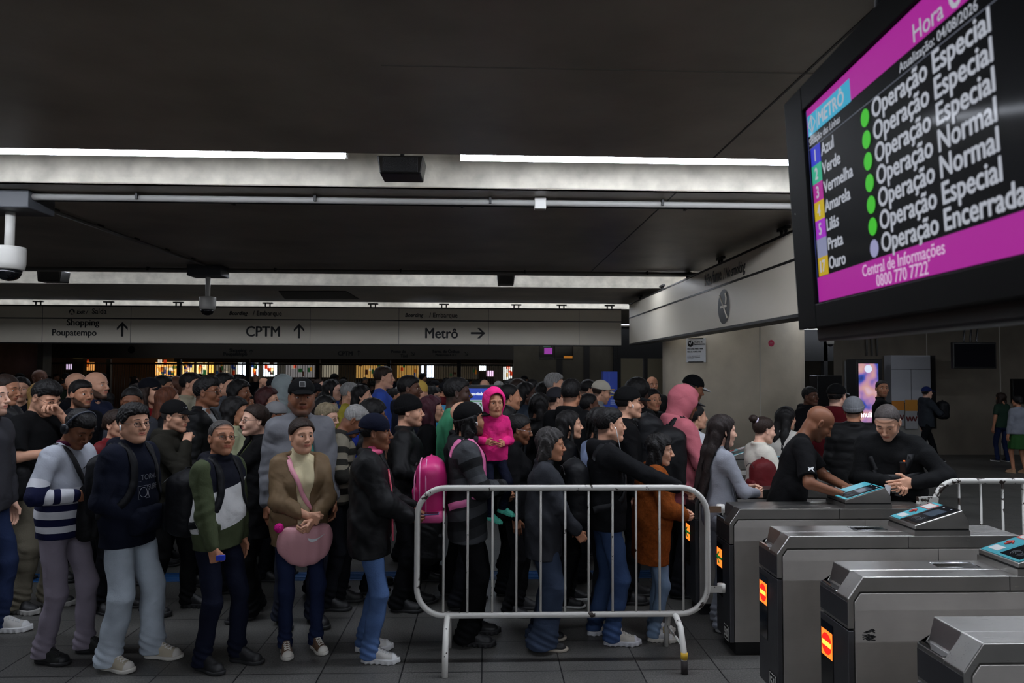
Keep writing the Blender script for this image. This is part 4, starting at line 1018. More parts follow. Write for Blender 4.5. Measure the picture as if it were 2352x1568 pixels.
def hanger(x, y, z0, parent, w=.0):
    b = MB(); b.box((x, y, CZ-zb1-.02 if parent is sg else CZ-.02), (.22 if w == 0 else .05, .05 if w == 0 else .22, .03), DARK)
    for dd in (-.05, .05):
        xx, yy = (x+dd, y) if w == 0 else (x, y+dd); zt = (CZ-zb1 if parent is sg else CZ)-.02; n = 8
        for i in range(n): 
            f = i/(n-1); b.tube([(xx, yy, z0+(zt-z0)*f-.012), (xx, yy, z0+(zt-z0)*f+.014)], .016 if i % 2 else .010, DARK, 6)
        b.tube([(xx, yy, z0), (xx, yy, zt)], .007, DARK, 6)
    b.build('hanger', parent)
for px in (88, 250, 410, 615, 857, 1020, 1186, 1290, 1400): hanger(float(W(px, 700, Y=YS+.11)[0]), .11, zt1-zb1+.02, sg)
def st(s_, px, py, hpx, bold=.006, italic=0, par=None, Y=None, m=None, sx=1.0):
    Y_ = Y or YS; p = W(px, py, Y=Y_); par = par or sg; o = np.array(par.location)
    return text(s_, hpx/1651*Y_/.73, (p[0]-o[0], Y_-.005-o[1], p[2]-o[2]), (1, 0, 0), (0, 0, 1), m or SINK, par, bold=bold, italic=italic, sx=sx)
def disc_(px, py, rpx, m, Y, par, name='disc', dy=-.004): 
    p = W(px, py, Y=Y); o = np.array(par.location); return MB().disc((p[0]-o[0], Y+dy-o[1], p[2]-o[2]), (1, 0, 0), (0, 0, 1), rpx/1651*Y, m).build(name, par)
disc_(165.5, 716, 6.5, SINK, YS, sg); st('A', 161.5, 720.5, 8.5, .04, m=CREAM, sx=.95).location.y -= .006
st('Exit /', 176, 720, 9, .01, .25, sx=.92); st('Saída', 211, 720, 12, .004, sx=.98)
st('Shopping', 153, 747, 15, .008, sx=.96); st('Poupatempo', 119, 770, 15, .008, sx=.94)
st('Boarding', 526, 723, 9, .01, .25, sx=.92); st('/ Embarque', 581, 724, 11, .004, sx=.93); st('CPTM', 564, 772, 24, .008, sx=.92)
st('Boarding', 930, 727.5, 9, .01, .25, sx=.92); st('/ Embarque', 986, 728.5, 11, .004, sx=.93); st('Metrô', 975, 776, 24, .008, sx=.92)
def sarrow(px, py, spx, ang, par=None, Y=None, m=None):
    Y_ = Y or YS; p = W(px, py, Y=Y_); par = par or sg; o = np.array(par.location); arrow(par, (p[0]-o[0], Y_-.004-o[1], p[2]-o[2]), (1, 0, 0), (0, 0, 1), spx/1651*Y_, m or SINK, ang=ang)
sarrow(281, 756, 33, 0); sarrow(687, 760, 33, 0); sarrow(1098, 765, 33, -pi/2)
# the no-smoking sign runs away from the camera
XS, z1s, z2s, z3s, y0s, y1s = 2.852, 3.286, 3.023, 2.517, 14.2, 6.0
s2 = empty('hanging_sign', (XS, 0, 0)); tag(s2, 'cream hanging sign reading no smoking, beside the round column', 'direction sign')
MB().bb((0, y1s, z3s), (.22, y0s, z1s), CREAM).build('panel', s2, bevel=.006)
MB().bb((-.006, y1s, z2s-.012), (0, y0s, z2s+.012), SINK).build('stripe', s2)
MB().bb((-.008, y1s, z3s-.03), (.23, y0s, z3s), DARK).build('bottom_rail', s2); MB().bb((-.008, y1s, z1s), (.23, y0s, z1s+.02), DARK).build('top_rail', s2)
for px, in ((1520,), (1505,)): pass
for px, y in ((1800, 520), (1655, 590), (1580, 630), (1521, 660), (1470, 690)):
    d = ray(px, y); hanger(.11, float(W(px, y, X=XS+.11)[1]), z1s+.02, s2, w=1)
def s2t(s_, px, py, size, italic=0, bold=.004, sx=1.):
    p = W(px, py, X=XS); text(s_, size, (-.006, p[1], p[2]), (0, -1, 0), (0, 0, 1), SINK, s2, bold=bold, italic=italic, sx=sx)
pa, pb = W(1619, 655, X=XS), W(1661, 640, X=XS); pc = W(1713, 622, X=XS)
s2t('Não fume', 1619, 657, .22, sx=(pa[1]-pb[1])/.95); s2t('/ No smoking', 1662, 641, .18, italic=.2, bold=.004, sx=(pb[1]-pc[1])/1.02)
p = W(1663, 704, X=XS); pt_ = W(1663, 664, X=XS); rr = float(pt_[2]-p[2])
MB().disc((-.005, float(p[1]), float(p[2])), (0, -1, 0), (0, 0, 1), rr, SINK, 40).build('no_smoking_disc', s2)
b = MB(); b.box((-.008, float(p[1]), float(p[2])), (.004, rr*1.1, rr*.14), CREAM); b.tube([(-.009, float(p[1])+rr*.66, float(p[2])+rr*.7), (-.009, float(p[1])-rr*.66, float(p[2])-rr*.7)], rr*.045, CREAM, 6)
b.tube([(-.009, float(p[1])-rr*.42, float(p[2])+rr*.12), (-.009, float(p[1])-rr*.50, float(p[2])+rr*.45), (-.009, float(p[1])-rr*.35, float(p[2])+rr*.75)], rr*.05, CREAM, 6); b.build('cigarette_symbol', s2)
# the dark sign band further back
Y3 = 32.; z3b = float(W(700, 824, Y=Y3)[2]); z3t = float(W(700, 790, Y=Y3)[2]); x3a, x3b = float(W(98, 800, Y=Y3)[0]), float(W(1198, 800, Y=Y3)[0])
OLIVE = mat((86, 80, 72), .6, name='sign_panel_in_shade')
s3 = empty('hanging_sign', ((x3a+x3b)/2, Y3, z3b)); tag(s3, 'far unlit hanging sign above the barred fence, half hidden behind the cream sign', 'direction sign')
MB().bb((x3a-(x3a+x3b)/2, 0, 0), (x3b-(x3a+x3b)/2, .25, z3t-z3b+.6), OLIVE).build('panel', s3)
for s_, px, py, h in (('Shopping', 527, 808, 8), ('Poupatempo', 513, 816, 8), ('CPTM', 776, 816, 10), ('Ponto de', 898, 810, 7), ('Táxi', 920, 820, 7), ('Term. de Ônibus', 992, 810, 7), ('Plataformas A B C', 1000, 817, 5)): st(s_, px, py, h, .02, par=s3, Y=Y3, sx=.95)
for px, py, a in ((577, 808, 0), (824, 810, 0), (948, 812, -pi*.75), (1071, 812, -pi*.75)): sarrow(px, py, 12, a, s3, Y3)
disc_(302, 803, 8, SINK, Y3, s3)
# ------------------------------------------------------------------ barred fence and lit shops far behind
Yf = 34.; zf = float(W(600, 836, Y=Yf)[2])
PST = mat((52, 52, 54), .5, .2, name='fence_paint'); posts = [98, 246, 407, 565, 726, 888, 1050, 1190]
for i in range(len(posts)-1):
    a, b_ = float(W(posts[i], 850, Y=Yf)[0]), float(W(posts[i+1], 850, Y=Yf)[0])
    r = empty('barred_fence', ((a+b_)/2, Yf, 0)); w = (b_-a)/2
    tag(r, 'dark barred fence bay behind the crowd, %s' % ('leftmost of the row', 'second from the left', 'third from the left', 'middle one of the seven', 'third from the right', 'second from the right', 'rightmost of the row')[i], 'fence')
    MB().bb((-w, -.08, 0), (-w+.18, .08, z3b-.02), PST).build('post', r)
    MB().bb((-w+.18, -.05, zf-.04), (w-.01, .05, zf+.04), PST).build('top_rail', r)
    b = MB(); nb_ = 26
    for k in range(nb_): x = -w+.24+(2*w-.3)*k/nb_; b.tube([(x, 0, .1), (x, 0, zf)], .014, GALV, 5)
    b.build('bars', r); MB().bb((-w+.1, -.04, zf+.30), (-w+.1+(.8 if i > 3 else 1.3), .04, zf+.36), mat((150, 152, 155), .4)).build('gate_frame', r)
YSh = 40.
SHB = mat((96, 84, 66), .6); struct(MB().bb((XL, YSh+2.2, 0), (XR-6, YSh+2.4, CZ), SHB), 'wall_shops')
rng = random.Random(5)
def glow(px0, px1, py0, py1, col, e, lbl, bits=None, Y=YSh):
    a = W(px0, py1, Y=Y); b_ = W(px1, py0, Y=Y); r = empty('shop_display', (float((a[0]+b_[0])/2), Y, float(a[2]))); tag(r, lbl, 'shop window')
    w, h = float(b_[0]-a[0]), float(b_[2]-a[2])
    MB().bb((-w/2, 0, 0), (w/2, .25, h), mat(col, .5, emit=e, name='lit_shop_window')).build('lit_panel', r)
    MB().bb((-w/2-.05, .02, -float(a[2])+.02), (w/2+.05, .3, 0), SHB).build('plinth', r)
    if bits:
        for _ in range(bits):
            x, z = rng.uniform(-w/2, w/2-.1), rng.uniform(0, h-.1); c_ = rng.choice([(190, 60, 30), (220, 160, 60), (40, 60, 120), (40, 90, 50), (230, 220, 200), (60, 30, 20), (200, 120, 40)])
            MB().bb((x, -.06, z), (x+rng.uniform(.08, .22), 0, z+rng.uniform(.1, .3)), mat(c_, .5, emit=e*.5)).build('goods', r)
glow(152, 169, 833, 848, (225, 200, 235), .9, 'small pale purple lit shop window at the far left behind the fence'); glow(180, 212, 832, 850, (250, 170, 90), .8, 'orange lit shop window at the far left behind the fence', 6)
glow(357, 403, 832, 862, (240, 170, 90), 1.5, 'orange lit snack display behind the fence, full of small goods', 26)
glow(417, 441, 832, 862, (245, 200, 120), 1.5, 'narrow yellow lit snack display behind the fence', 12); glow(451, 472, 832, 860, (250, 225, 160), 1.7, 'bright cream lit snack display with coloured packs', 10); glow(480, 487, 833, 856, (255, 190, 90), 1.6, 'thin orange lit strip in the shops behind the fence')
glow(546, 553, 830, 862, (240, 250, 255), 4, 'thin white lit panel in the shops behind the fence'); glow(495, 543, 835, 862, (120, 112, 96), .5, 'dim brown shop front behind the fence', 12); glow(558, 564, 830, 862, (220, 235, 255), 2, 'pale blue lit shop panel beside a fence post'); glow(577, 590, 832, 864, (225, 240, 255), 1.7, 'cool white lit shop window with coloured goods', 10)
glow(604, 633, 832, 864, (235, 248, 255), 2.5, 'wide cool white lit shop window behind the middle bay', 8); glow(655, 720, 836, 866, (125, 122, 122), .7, 'grey lit shop interior behind the fence', 6)
glow(740, 775, 836, 866, (150, 142, 124), .7, 'pale beige shop front behind the fence'); glow(818, 880, 836, 868, (170, 130, 70), .9, 'amber lit shop interior behind the man in blue', 6); glow(912, 960, 838, 868, (160, 122, 62), .8, 'amber lit shop interior right of the man in blue', 5)
glow(967, 973, 839, 862, (225, 238, 255), 4, 'thin white glowing strip right of the amber shop'); glow(981, 995, 839, 866, (215, 232, 255), 4.5, 'small bright white vertical lit panel in the far shops'); glow(1101, 1116, 840, 850, (235, 245, 250), 4, 'bright white lit ceiling panel in the far right shop'); glow(1118, 1133, 851, 864, (230, 190, 225), 1.5, 'pinkish lit window in the far right shop'); glow(1156, 1176, 842, 872, (210, 215, 210), 1.6, 'pale lit doorway at the right end of the shops', 5)
glow(1000, 1095, 842, 870, (70, 62, 50), .4, 'dim shop front between the bright panel and the far right shop', 4)
glow(168, 189, 816, 820, (250, 240, 200), 3, 'tiny lit yellow and white sign above the far left fence', Y=33)
struct(MB().bb((float(W(85, 850, Y=31)[0]), 31, 0), (float(W(98, 850, Y=31)[0]), 31.6, CZ), concrete((150, 146, 140))), 'column_2')
# lit beige fascia above the shops
struct(MB().bb((float(W(400, 825, Y=39)[0]), 39, float(W(600, 833, Y=39)[2])), (float(W(1190, 825, Y=39)[0]), 39.4, CZ), mat((150, 125, 98), .6, var=.1, vscale=.3)), 'trim_40')
# ------------------------------------------------------------------ middle distance: right of the big sign
Yg = 24.
xg0, xg1 = float(W(1180, 850, Y=Yg)[0]), float(W(1418, 850, Y=Yg)[0])
struct(MB().bb((xg0, Yg, 0), (xg1, Yg+.4, CZ), concrete((92, 86, 74))), 'wall_mid')
struct(MB().bb((xg1-.15, Yg-.1, 0), (xg1+.1, Yg+.1, CZ), DARK), 'window_1'); x_ = float(W(1482, 850, Y=Yg)[0]); struct(MB().bb((x_-.06, Yg-.1, 0), (x_+.06, Yg+.1, CZ), DARK), 'window_2')
zq = float(W(1460, 823, Y=Yg)[2]); struct(MB().bb((xg1, Yg-.12, zq), (8.5, Yg+.1, CZ), DARK), 'window_3')
struct(MB().bb((xg1, Yg+5, 0), (9.5, Yg+5.2, CZ), mat((190, 178, 148), .6)), 'wall_office')
light_fit(xg1+.3, 7.5, Yg+2.5, 3.2, 'light in the glazed office behind the column', .20)
for px in (1285, 1347): x = float(W(px, 850, Y=Yg)[0]); struct(MB().bb((x-.1, Yg-.03, 0), (x+.1, Yg, CZ), mat((46, 44, 42), .6)), 'trim_%d' % px)
def flat_tv(px0, px1, py0, py1, Y, lbl, patches=(), hang=True):
    a = W(px0, py1, Y=Y); b_ = W(px1, py0, Y=Y); r = empty('television', (float((a[0]+b_[0])/2), Y, float(a[2]))); tag(r, lbl, 'screen'); w, h = float(b_[0]-a[0]), float(b_[2]-a[2])
    MB().bb((-w/2, 0, 0), (w/2, .09, h), BLACK).build('cabinet', r, bevel=.01); MB().bb((-w*.47, -.004, h*.07), (w*.47, 0, h*.93), mat((12, 13, 20), .12, name='screen_glass')).build('screen', r)
    for (u0, v0, u1, v1, c_, e) in patches: MB().bb((-w/2+w*u0, -.008, h*v0), (-w/2+w*u1, -.004, h*v1), mat(c_, .3, emit=e)).build('lit_picture', r)
    if hang:
        for k in (-.15, 0, .15): MB().tube([(k*w, .1, h*.6), (k*w, .14, h+.08), (k*w+.1, .14, CZ-float(a[2]))], .02, STEELD, 8).build('mount', r)
flat_tv(1238, 1272, 782, 826, 20., 'hanging black screen showing a purple board, under the long sign', ((.35, .3, .9, .62, (150, 60, 160), .8), (.3, .66, .8, .95, (60, 90, 80), .5)))
flat_tv(1273, 1317, 782, 826, 20.1, 'hanging black screen with an orange line, beside the purple board', ((.5, .08, .95, .2, (190, 120, 40), .5),))
flat_tv(2190, 2288, 786, 846, 15.1, 'black television switched off, on pipes from the ceiling near the right wall')
flat_tv(2327, 2372, 870, 926, YW-.09, 'dark screen on the wall at the right edge', hang=False)
# blue totem
a = W(1386, 920, Y=15.); b_ = W(1418, 853, Y=15.)
r = empty('totem', (float((a[0]+b_[0])/2), 15., 0)); tag(r, 'tall bright blue information totem among the crowd', 'totem'); w = float(b_[0]-a[0]); zt = float(b_[2]); BLU = mat((44, 78, 190), .45)
MB().bb((-w/2, 0, 0), (w/2, .25, zt), BLU).build('body', r); MB().bb((-w/2+w*.38, -.006, .1), (-w/2+w*.42, 0, zt-.02), mat((90, 120, 215), .4)).build('edge_line', r)
for k, (zz, ww, c_) in enumerate(((.52, .3, (225, 170, 40)), (.45, .45, (225, 200, 60)), (.40, .3, (225, 200, 60)), (.3, .42, (150, 170, 225)), (.26, .42, (150, 170, 225)), (.22, .36, (150, 170, 225)))): MB().bb((0, -.006, zt-.9+zz-.012), (w*ww, 0, zt-.9+zz+.012), mat(c_, .5)).build('text_line', r)
# welcome screen
a = W(1069, 958, Y=10.2); b_ = W(1158, 884, Y=10.2)
r = empty('display_stand', (float((a[0]+b_[0])/2), 10.2, 0)); tag(r, 'black framed welcome panel with blue heading, behind the pink hooded child', 'display'); w = float(b_[0]-a[0]); zt = float(b_[2]); zb = zt-1.15
MB().bb((-w/2, 0, zb), (w/2, .07, zt), BLACK).build('frame', r, bevel=.006); MB().bb((-w*.48, -.004, zb+.03), (w*.48, 0, zt-.05), mat((205, 215, 222), .3, emit=.30)).build('white_sheet', r)
MB().bb((-w*.48, -.008, zt-.21), (w*.48, -.004, zt-.05), mat((50, 75, 180), .3, emit=.55)).build('blue_heading', r); MB().bb((-w*.48, -.008, zt-.235), (w*.05, -.004, zt-.22), mat((70, 160, 90), .3, emit=.3)).build('green_line', r)
text('Bem-vindos ao Metrô!', .060, (-w*.42, -.010, zt-.145), (1, 0, 0), (0, 0, 1), mat((235, 238, 245), .4, emit=.7), r, bold=.02, sx=.82); MB().disc((-w*.26, -.009, zt-.34), (1, 0, 0), (0, 0, 1), .07, mat((60, 170, 215), .3, emit=.5)).build('blue_disc', r)
for k in (-.2, .2): MB().bb((k-.02, .02, 0), (k+.02, .06, zb), BLACK).build('leg', r)
a = W(980, 1000, Y=9.2); b_ = W(1010, 930, Y=9.2); r = empty('banner', (float(b_[0])-.1, 9.2, 0)); tag(r, 'light blue banner with white letters, left of the man in green', 'banner')
MB().bb((-.3, 0, .6), (.32, .03, float(b_[2])), mat((60, 165, 215), .5)).build('cloth', r); text('rem', .14, (-.16, -.004, float(W(990, 958, Y=9.2)[2])), (1, 0, 0), (0, 0, 1), WHITEP, r, bold=.03); MB().bb((-.3, 0, 0), (-.27, .03, .6), STEELD).build('leg', r); MB().bb((.29, 0, 0), (.32, .03, .6), STEELD).build('leg', r)
# ------------------------------------------------------------------ right background
xo0 = float(W(1850, 850, Y=22)[0])
struct(MB().bb((xo0-3, 27, 0), (XR, 27.3, CZ), concrete((84, 78, 68))), 'wall_far_right')
struct(MB().bb((xo0-1, 22, float(W(1900, 829, Y=22)[2])), (xw+4, 22.3, CZ), DARK), 'window_4')
for k, px in enumerate((1897,)): x = float(W(px, 850, Y=22)[0]); struct(MB().bb((x-.06, 22, 0), (x+.06, 22.2, CZ), DARK), 'window_5')
light_fit(xo0-1, xo0+4, 21, 3.28, 'light strip visible in the gap right of the column', .9)
YP = YW-.5
def panelbox(name, lbl, cat, px0, px1, pyt, pyb, Y, d, m, child='body'):
    a = W(px0, pyb, Y=Y); b_ = W(px1, pyt, Y=Y); x0, x1 = float(a[0]), float(b_[0]); z0, z1 = (0. if pyb > 1000 else float(a[2])), float(b_[2])
    r = empty(name, ((x0+x1)/2, Y, z0)); tag(r, lbl, cat); MB().bb((-(x1-x0)/2, 0, 0), ((x1-x0)/2, d, z1-z0), m).build(child, r, bevel=.01); return r, x1-x0, z1-z0
r, w, h = panelbox('ventilation_louver', 'pale louvered metal door left of the lit advertising screen', 'louver', 1945, 1971, 828, 1040, YW-.1, .08, mat((120, 120, 120), .5), 'frame')
b = MB()
for k in range(26): b.box((0, -.012, h-.2-k*.065), (w*.62, .03, .02), mat((150, 150, 150), .4), R=Matrix.Rotation(.6, 3, 'X'))
b.build('slats', r)
r, w, h = panelbox('advertising_screen', 'tall lit advertising screen with a pink and blue picture', 'screen', 1970, 2026, 825, 1042, YW-.6, .45, BLACK, 'cabinet')
def ad_mat():
    m = bpy.data.materials.new('lit_advert'); m.use_nodes = True; nt = m.node_tree; b = nt.nodes['Principled BSDF']
    tc = nt.nodes.new('ShaderNodeTexCoord'); n = nt.nodes.new('ShaderNodeTexNoise'); n.inputs['Scale'].default_value = 2.3; n.inputs['Detail'].default_value = 1.5; nt.links.new(tc.outputs['Object'], n.inputs['Vector'])
    cr = nt.nodes.new('ShaderNodeValToRGB'); e = cr.color_ramp.elements
    for i, (p, c_) in enumerate(((.33, (30, 40, 90)), (.43, (70, 90, 190)), (.5, (190, 140, 190)), (.58, (225, 170, 165)), (.68, (235, 200, 220)))):
        q = e[i] if i < 2 else e.new(p); q.position = p; q.color = (lin(c_[0]), lin(c_[1]), lin(c_[2]), 1)
    nt.links.new(n.outputs['Fac'], cr.inputs[0]); nt.links.new(cr.outputs[0], b.inputs['Emission Color']); b.inputs['Emission Strength'].default_value = .8; b.inputs['Base Color'].default_value = (.02, .02, .02, 1); b.inputs['Roughness'].default_value = .2
    return m
MB().bb((-w*.42, -.006, h-1.45), (w*.34, 0, h-.10), ad_mat()).build('picture', r)
p0 = r.location; MB().disc((-w*.05, -.010, h-.22), (1, 0, 0), (0, 0, 1), .09, mat((215, 225, 245), .3, emit=.9)).build('white_disc', r)
text('muito', .19, (-w*.36, -.010, h-1.33), (1, 0, 0), (0, 0, 1), mat((235, 235, 245), .3, emit=1.), r, bold=.006, sx=.8)
r, w, h = panelbox('notice_board', 'plain white board with a grid of joints on the right wall', 'board', 2048, 2137, 816, 925, YW-.35, .30, mat((176, 178, 184), .5))
MB().bb((-w/2, -.004, h*.70), (w/2, 0, h*.71), DARK).build('joint', r); MB().bb((-.004, -.004, 0), (.004, 0, h*.7), DARK).build('joint', r); MB().bb((w/2, .0, -.6), (w/2+.12, .34, h), BLACK).build('side_panel', r)
for (x0, x1, y0, y1, c_, c2, lbl) in ((2049, 2077, 920, 978, (170, 172, 176), (205, 130, 45), 'white poster with an orange top, left of the two under the board'), (2080, 2107, 918, 985, (176, 178, 180), (205, 140, 50), 'white poster with a wavy red line, right of the two under the board')):
    r, w, h = panelbox('poster', lbl, 'poster', x0, x1, y0, y1, YW-.36, .012, mat(c_, .5), 'sheet'); MB().bb((-w/2, -.004, h*.62), (w/2, 0, h), mat(c2, .5)).build('orange_block', r)
    MB().tube([(-w/2+w*t, -.006, h*.35+.05*math.sin(t*22)) for t in np.linspace(.05, .95, 24)], .014, mat((110, 30, 30), .5), 6).build('red_squiggle', r)
MB().bb((float(W(2045, 900, Y=YW-.3)[0]), YW-.3, 0), (float(W(2136, 900, Y=YW-.3)[0]), YW-.02, float(W(2090, 927, Y=YW-.3)[2])-.02), mat((150, 148, 142), .6)).build('board_base', label='pale wall panel carrying the two posters', cat='panel')
r, w, h = panelbox('display_cabinet', 'tall black display cabinet standing just right of the column', 'cabinet', 1879, 1934, 862, 1030, 16.2, .4, mat((16, 16, 18), .25)); MB().bb((-w*.05, -.005, h*.72), (w*.3, 0, h*.75), mat((200, 200, 200), .4, emit=.4)).build('lit_label', r)
for k in range(3): conduit([(float(W(1990+k*12, 740, Y=YW-.05)[0]), YW-.05, 2.35), (float(W(1990+k*12, 740, Y=YW-.05)[0]), YW-.05, CZ)], .022, ('left', 'middle', 'right')[k]+' one of three thin vertical pipes above the advertising screen', clips=1)
# tactile paving
yt = float(W(900, 1322, Z=0)[1]); b = MB(); TM = mat((34, 84, 140), .45, name='tactile_rubber')
tp = empty('tactile_paving', (-2, yt, 0)); tag(tp, 'blue tactile paving strip across the floor behind the queue', 'tactile paving')
b = MB().bb((-7, -.14, 0), (5.2, .14, .004), TM); b.build('base', tp); b = MB()
for k in range(5): b.bb((-7, -.11+k*.052, .004), (5.2, -.085+k*.052, .009), TM)
b.build('ribs', tp)
# ------------------------------------------------------------------ crowd barriers
def chipped(lv=.355):
    m = bpy.data.materials.new('chipped_white_paint'); m.use_nodes = True; nt = m.node_tree; b = nt.nodes['Principled BSDF']
    tc = nt.nodes.new('ShaderNodeTexCoord'); n = nt.nodes.new('ShaderNodeTexNoise'); n.inputs['Scale'].default_value = 13; n.inputs['Detail'].default_value = 8; n.inputs['Roughness'].default_value = .62; nt.links.new(tc.outputs['Object'], n.inputs['Vector'])
    cr = nt.nodes.new('ShaderNodeValToRGB'); e = cr.color_ramp.elements; e[0].position = lv; e[1].position = lv+.013; e[0].color = (lin(48), lin(38), lin(32), 1); e[1].color = (lin(206), lin(204), lin(198), 1)
    nt.links.new(n.outputs['Fac'], cr.inputs[0]); nt.links.new(cr.outputs[0], b.inputs['Base Color']); b.inputs['Roughness'].default_value = .38
    bp = nt.nodes.new('ShaderNodeBump'); bp.inputs['Strength'].default_value = .3; bp.inputs['Distance'].default_value = .002; nt.links.new(cr.outputs[0], bp.inputs['Height']); nt.links.new(bp.outputs[0], b.inputs['Normal'])
    return m
CHIP = chipped(); CHIP2 = chipped(.43); YEL = mat((200, 160, 40), .6, name='yellow_tape'); RUB = mat((40, 34, 34), .7, name='rubber')
def rrect(x0, x1, z0, z1, r, y=0, n=9):
    P = []
    for cx, cz, a0 in ((x1-r, z1-r, 0), (x0+r, z1-r, pi/2), (x0+r, z0+r, pi), (x1-r, z0+r, 3*pi/2)):
        for k in range(n+1): a = a0+pi/2*k/n; P.append((cx+r*math.cos(a), y, cz+r*math.sin(a)))
    return P
def barrier(name, lbl, x0, x1, zt, zb, Y, bars, rt=.020, feet=((.2, .25), (.85, .25)), m=CHIP, rad=.19, far=False):
    r = empty(name, (x0, Y, 0)); tag(r, lbl, 'crowd barrier'); w = x1-x0
    MB().tube(rrect(0, w, zb, zt, rad), rt, m, 12, closed=True).build('outer_frame', r)
    for x in bars: MB().tube([(x, 0, zb), (x, 0, zt)], rt*.42, m, 8).build('bar', r)
    for (x, dp, fl) in feet:
        b = MB(); b.tube([(x, -dp, 0), (x, -dp*.93, zb*.45), (x, -dp*.62, zb*.86), (x, -dp*.2, zb-.01), (x, dp*.2, zb-.01), (x, dp*.62, zb*.86), (x, dp*.93, zb*.45), (x, dp, 0)], rt, m, 12)
        f = b.build('foot', r); 
        if fl:
            for sg_ in (-1, 1): MB().tube([(x, sg_*dp*.975, .095), (x, sg_*dp*.985, .135)], rt*1.15, YEL, 12).build('yellow_tape', f)
            MB().tube([(x, -dp, 0), (x, -dp*.98, .085)], rt*1.12, RUB, 12).build('rubber_end', f); MB().tube([(x, -dp*.9, .16), (x, dp*.9, .16)], .008, m, 8).build('brace', f)
    return r
YBR = float((W(1022, 1555, Z=0)[1]+.25)); xb0 = float(W(958, 1260, Y=YBR)[0]); xb1 = float(W(1625, 1260, Y=YBR)[0]); zt = float(W(1290, 1120, Y=YBR)[2]); zb = float(W(1290, 1411, Y=YBR)[2])
bars = [float(W(px, 1260, Y=YBR)[0])-xb0 for px in (1019, 1074, 1131, 1186, 1242, 1298, 1352, 1407, 1461, 1515, 1569)]
br1 = barrier('crowd_barrier', 'chipped white steel crowd barrier standing in front of the queue', xb0, xb1, zt, zb, YBR, bars, .0205, feet=((float(W(1027, 1440, Y=YBR)[0])-xb0, .25, 0), (float(W(1550, 1440, Y=YBR)[0])-xb0, .24, 1)))
w_ = xb1-xb0
for py, nm in ((1169, 0), (1352, 1)):
    z = float(W(1640, py, Y=YBR)[2]); h = MB(); h.bb((w_+.01, -.012, z-.022), (w_+.10, -.006, z+.022), mat((120, 92, 70), .6) if nm == 0 else CHIP); h.tube([(w_+.10, .015, z-.025), (w_+.10, .015, z+.03)], .028, CHIP, 14); h.build('coupling_hook', br1)
YB2 = 5.24; x0 = float(W(2148, 1180, Y=YB2)[0]); z2 = float(W(2250, 1104, Y=YB2)[2])
br2 = barrier('crowd_barrier', 'rusted cream crowd barrier joined behind the gates at the right', x0, x0+2.0, z2, .28, YB2, [float(W(px, 1150, Y=YB2)[0])-x0 for px in (2203, 2253, 2303, 2350, 2398, 2445, 2493)], .021, feet=((.3, .25, 0), (1.7, .25, 0)), rad=.17, m=CHIP2)
h = MB(); zz = float(W(2135, 1150, Y=YB2)[2]); h.bb((-.13, -.02, zz-.03), (.0, .02, zz+.03), CHIP2); h.build('coupling_hook', br2)
YB3 = 12.6; x0 = float(W(1176, 950, Y=YB3)[0]); x1 = float(W(1240, 950, Y=YB3)[0]); z3 = float(W(1200, 948, Y=YB3)[2])
barrier('crowd_barrier', 'small white crowd barrier far back between the queues', x0-.9, x1+.1, z3, .28, YB3, [.3+.22*k for k in range(6)], .024, feet=((.25, .25, 0), (1.2, .25, 0)), rad=.12)
# ------------------------------------------------------------------ ticket gates
def brushed(rgb, rough=.30, sc=(1., 30., 30.)):
    m = bpy.data.materials.new('brushed_steel'); m.use_nodes = True; nt = m.node_tree; b = nt.nodes['Principled BSDF']; b.inputs['Metallic'].default_value = 1
    tc = nt.nodes.new('ShaderNodeTexCoord'); mp = nt.nodes.new('ShaderNodeMapping'); mp.inputs['Scale'].default_value = sc; nt.links.new(tc.outputs['Object'], mp.inputs[0])
    n = nt.nodes.new('ShaderNodeTexNoise'); n.inputs['Scale'].default_value = 9; n.inputs['Detail'].default_value = 3; nt.links.new(mp.outputs[0], n.inputs['Vector'])
    r = nt.nodes.new('ShaderNodeMapRange'); r.inputs[3].default_value = rough-.09; r.inputs[4].default_value = rough+.13; nt.links.new(n.outputs['Fac'], r.inputs[0]); nt.links.new(r.outputs[0], b.inputs['Roughness'])
    n2 = nt.nodes.new('ShaderNodeTexNoise'); n2.inputs['Scale'].default_value = 3; n2.inputs['Detail'].default_value = 4; nt.links.new(tc.outputs['Object'], n2.inputs['Vector'])
    r2 = nt.nodes.new('ShaderNodeMapRange'); r2.inputs[1].default_value = .3; r2.inputs[2].default_value = .7; r2.inputs[3].default_value = .85; r2.inputs[4].default_value = 1.1; nt.links.new(n2.outputs['Fac'], r2.inputs[0])
    v = nt.nodes.new('ShaderNodeVectorMath'); v.operation = 'SCALE'; v.inputs[0].default_value = [lin(q) for q in rgb]; nt.links.new(r2.outputs[0], v.inputs['Scale']); nt.links.new(v.outputs[0], b.inputs['Base Color'])
    bp = nt.nodes.new('ShaderNodeBump'); bp.inputs['Strength'].default_value = .06; bp.inputs['Distance'].default_value = .001; nt.links.new(n.outputs['Fac'], bp.inputs['Height']); nt.links.new(bp.outputs[0], b.inputs['Normal'])
    return m
ST = brushed((176, 174, 170)); STP = brushed((205, 200, 194), .52); STF = brushed((110, 110, 114), .40, (30, 30, 1.)); CHR = mat((215, 215, 218), .12, 1., name='chrome'); TEAL = mat((70, 165, 178), .3, name='teal_frame'); GLS = mat((24, 26, 30), .08, name='reader_glass')
REDS = mat((205, 70, 60), .4, name='red_sticker'); LBL = mat((200, 200, 198), .5, name='white_label')
XG, YG0, PG, WG, ZG = 1.7995, 2.5678, .8296, .2833, 1.02
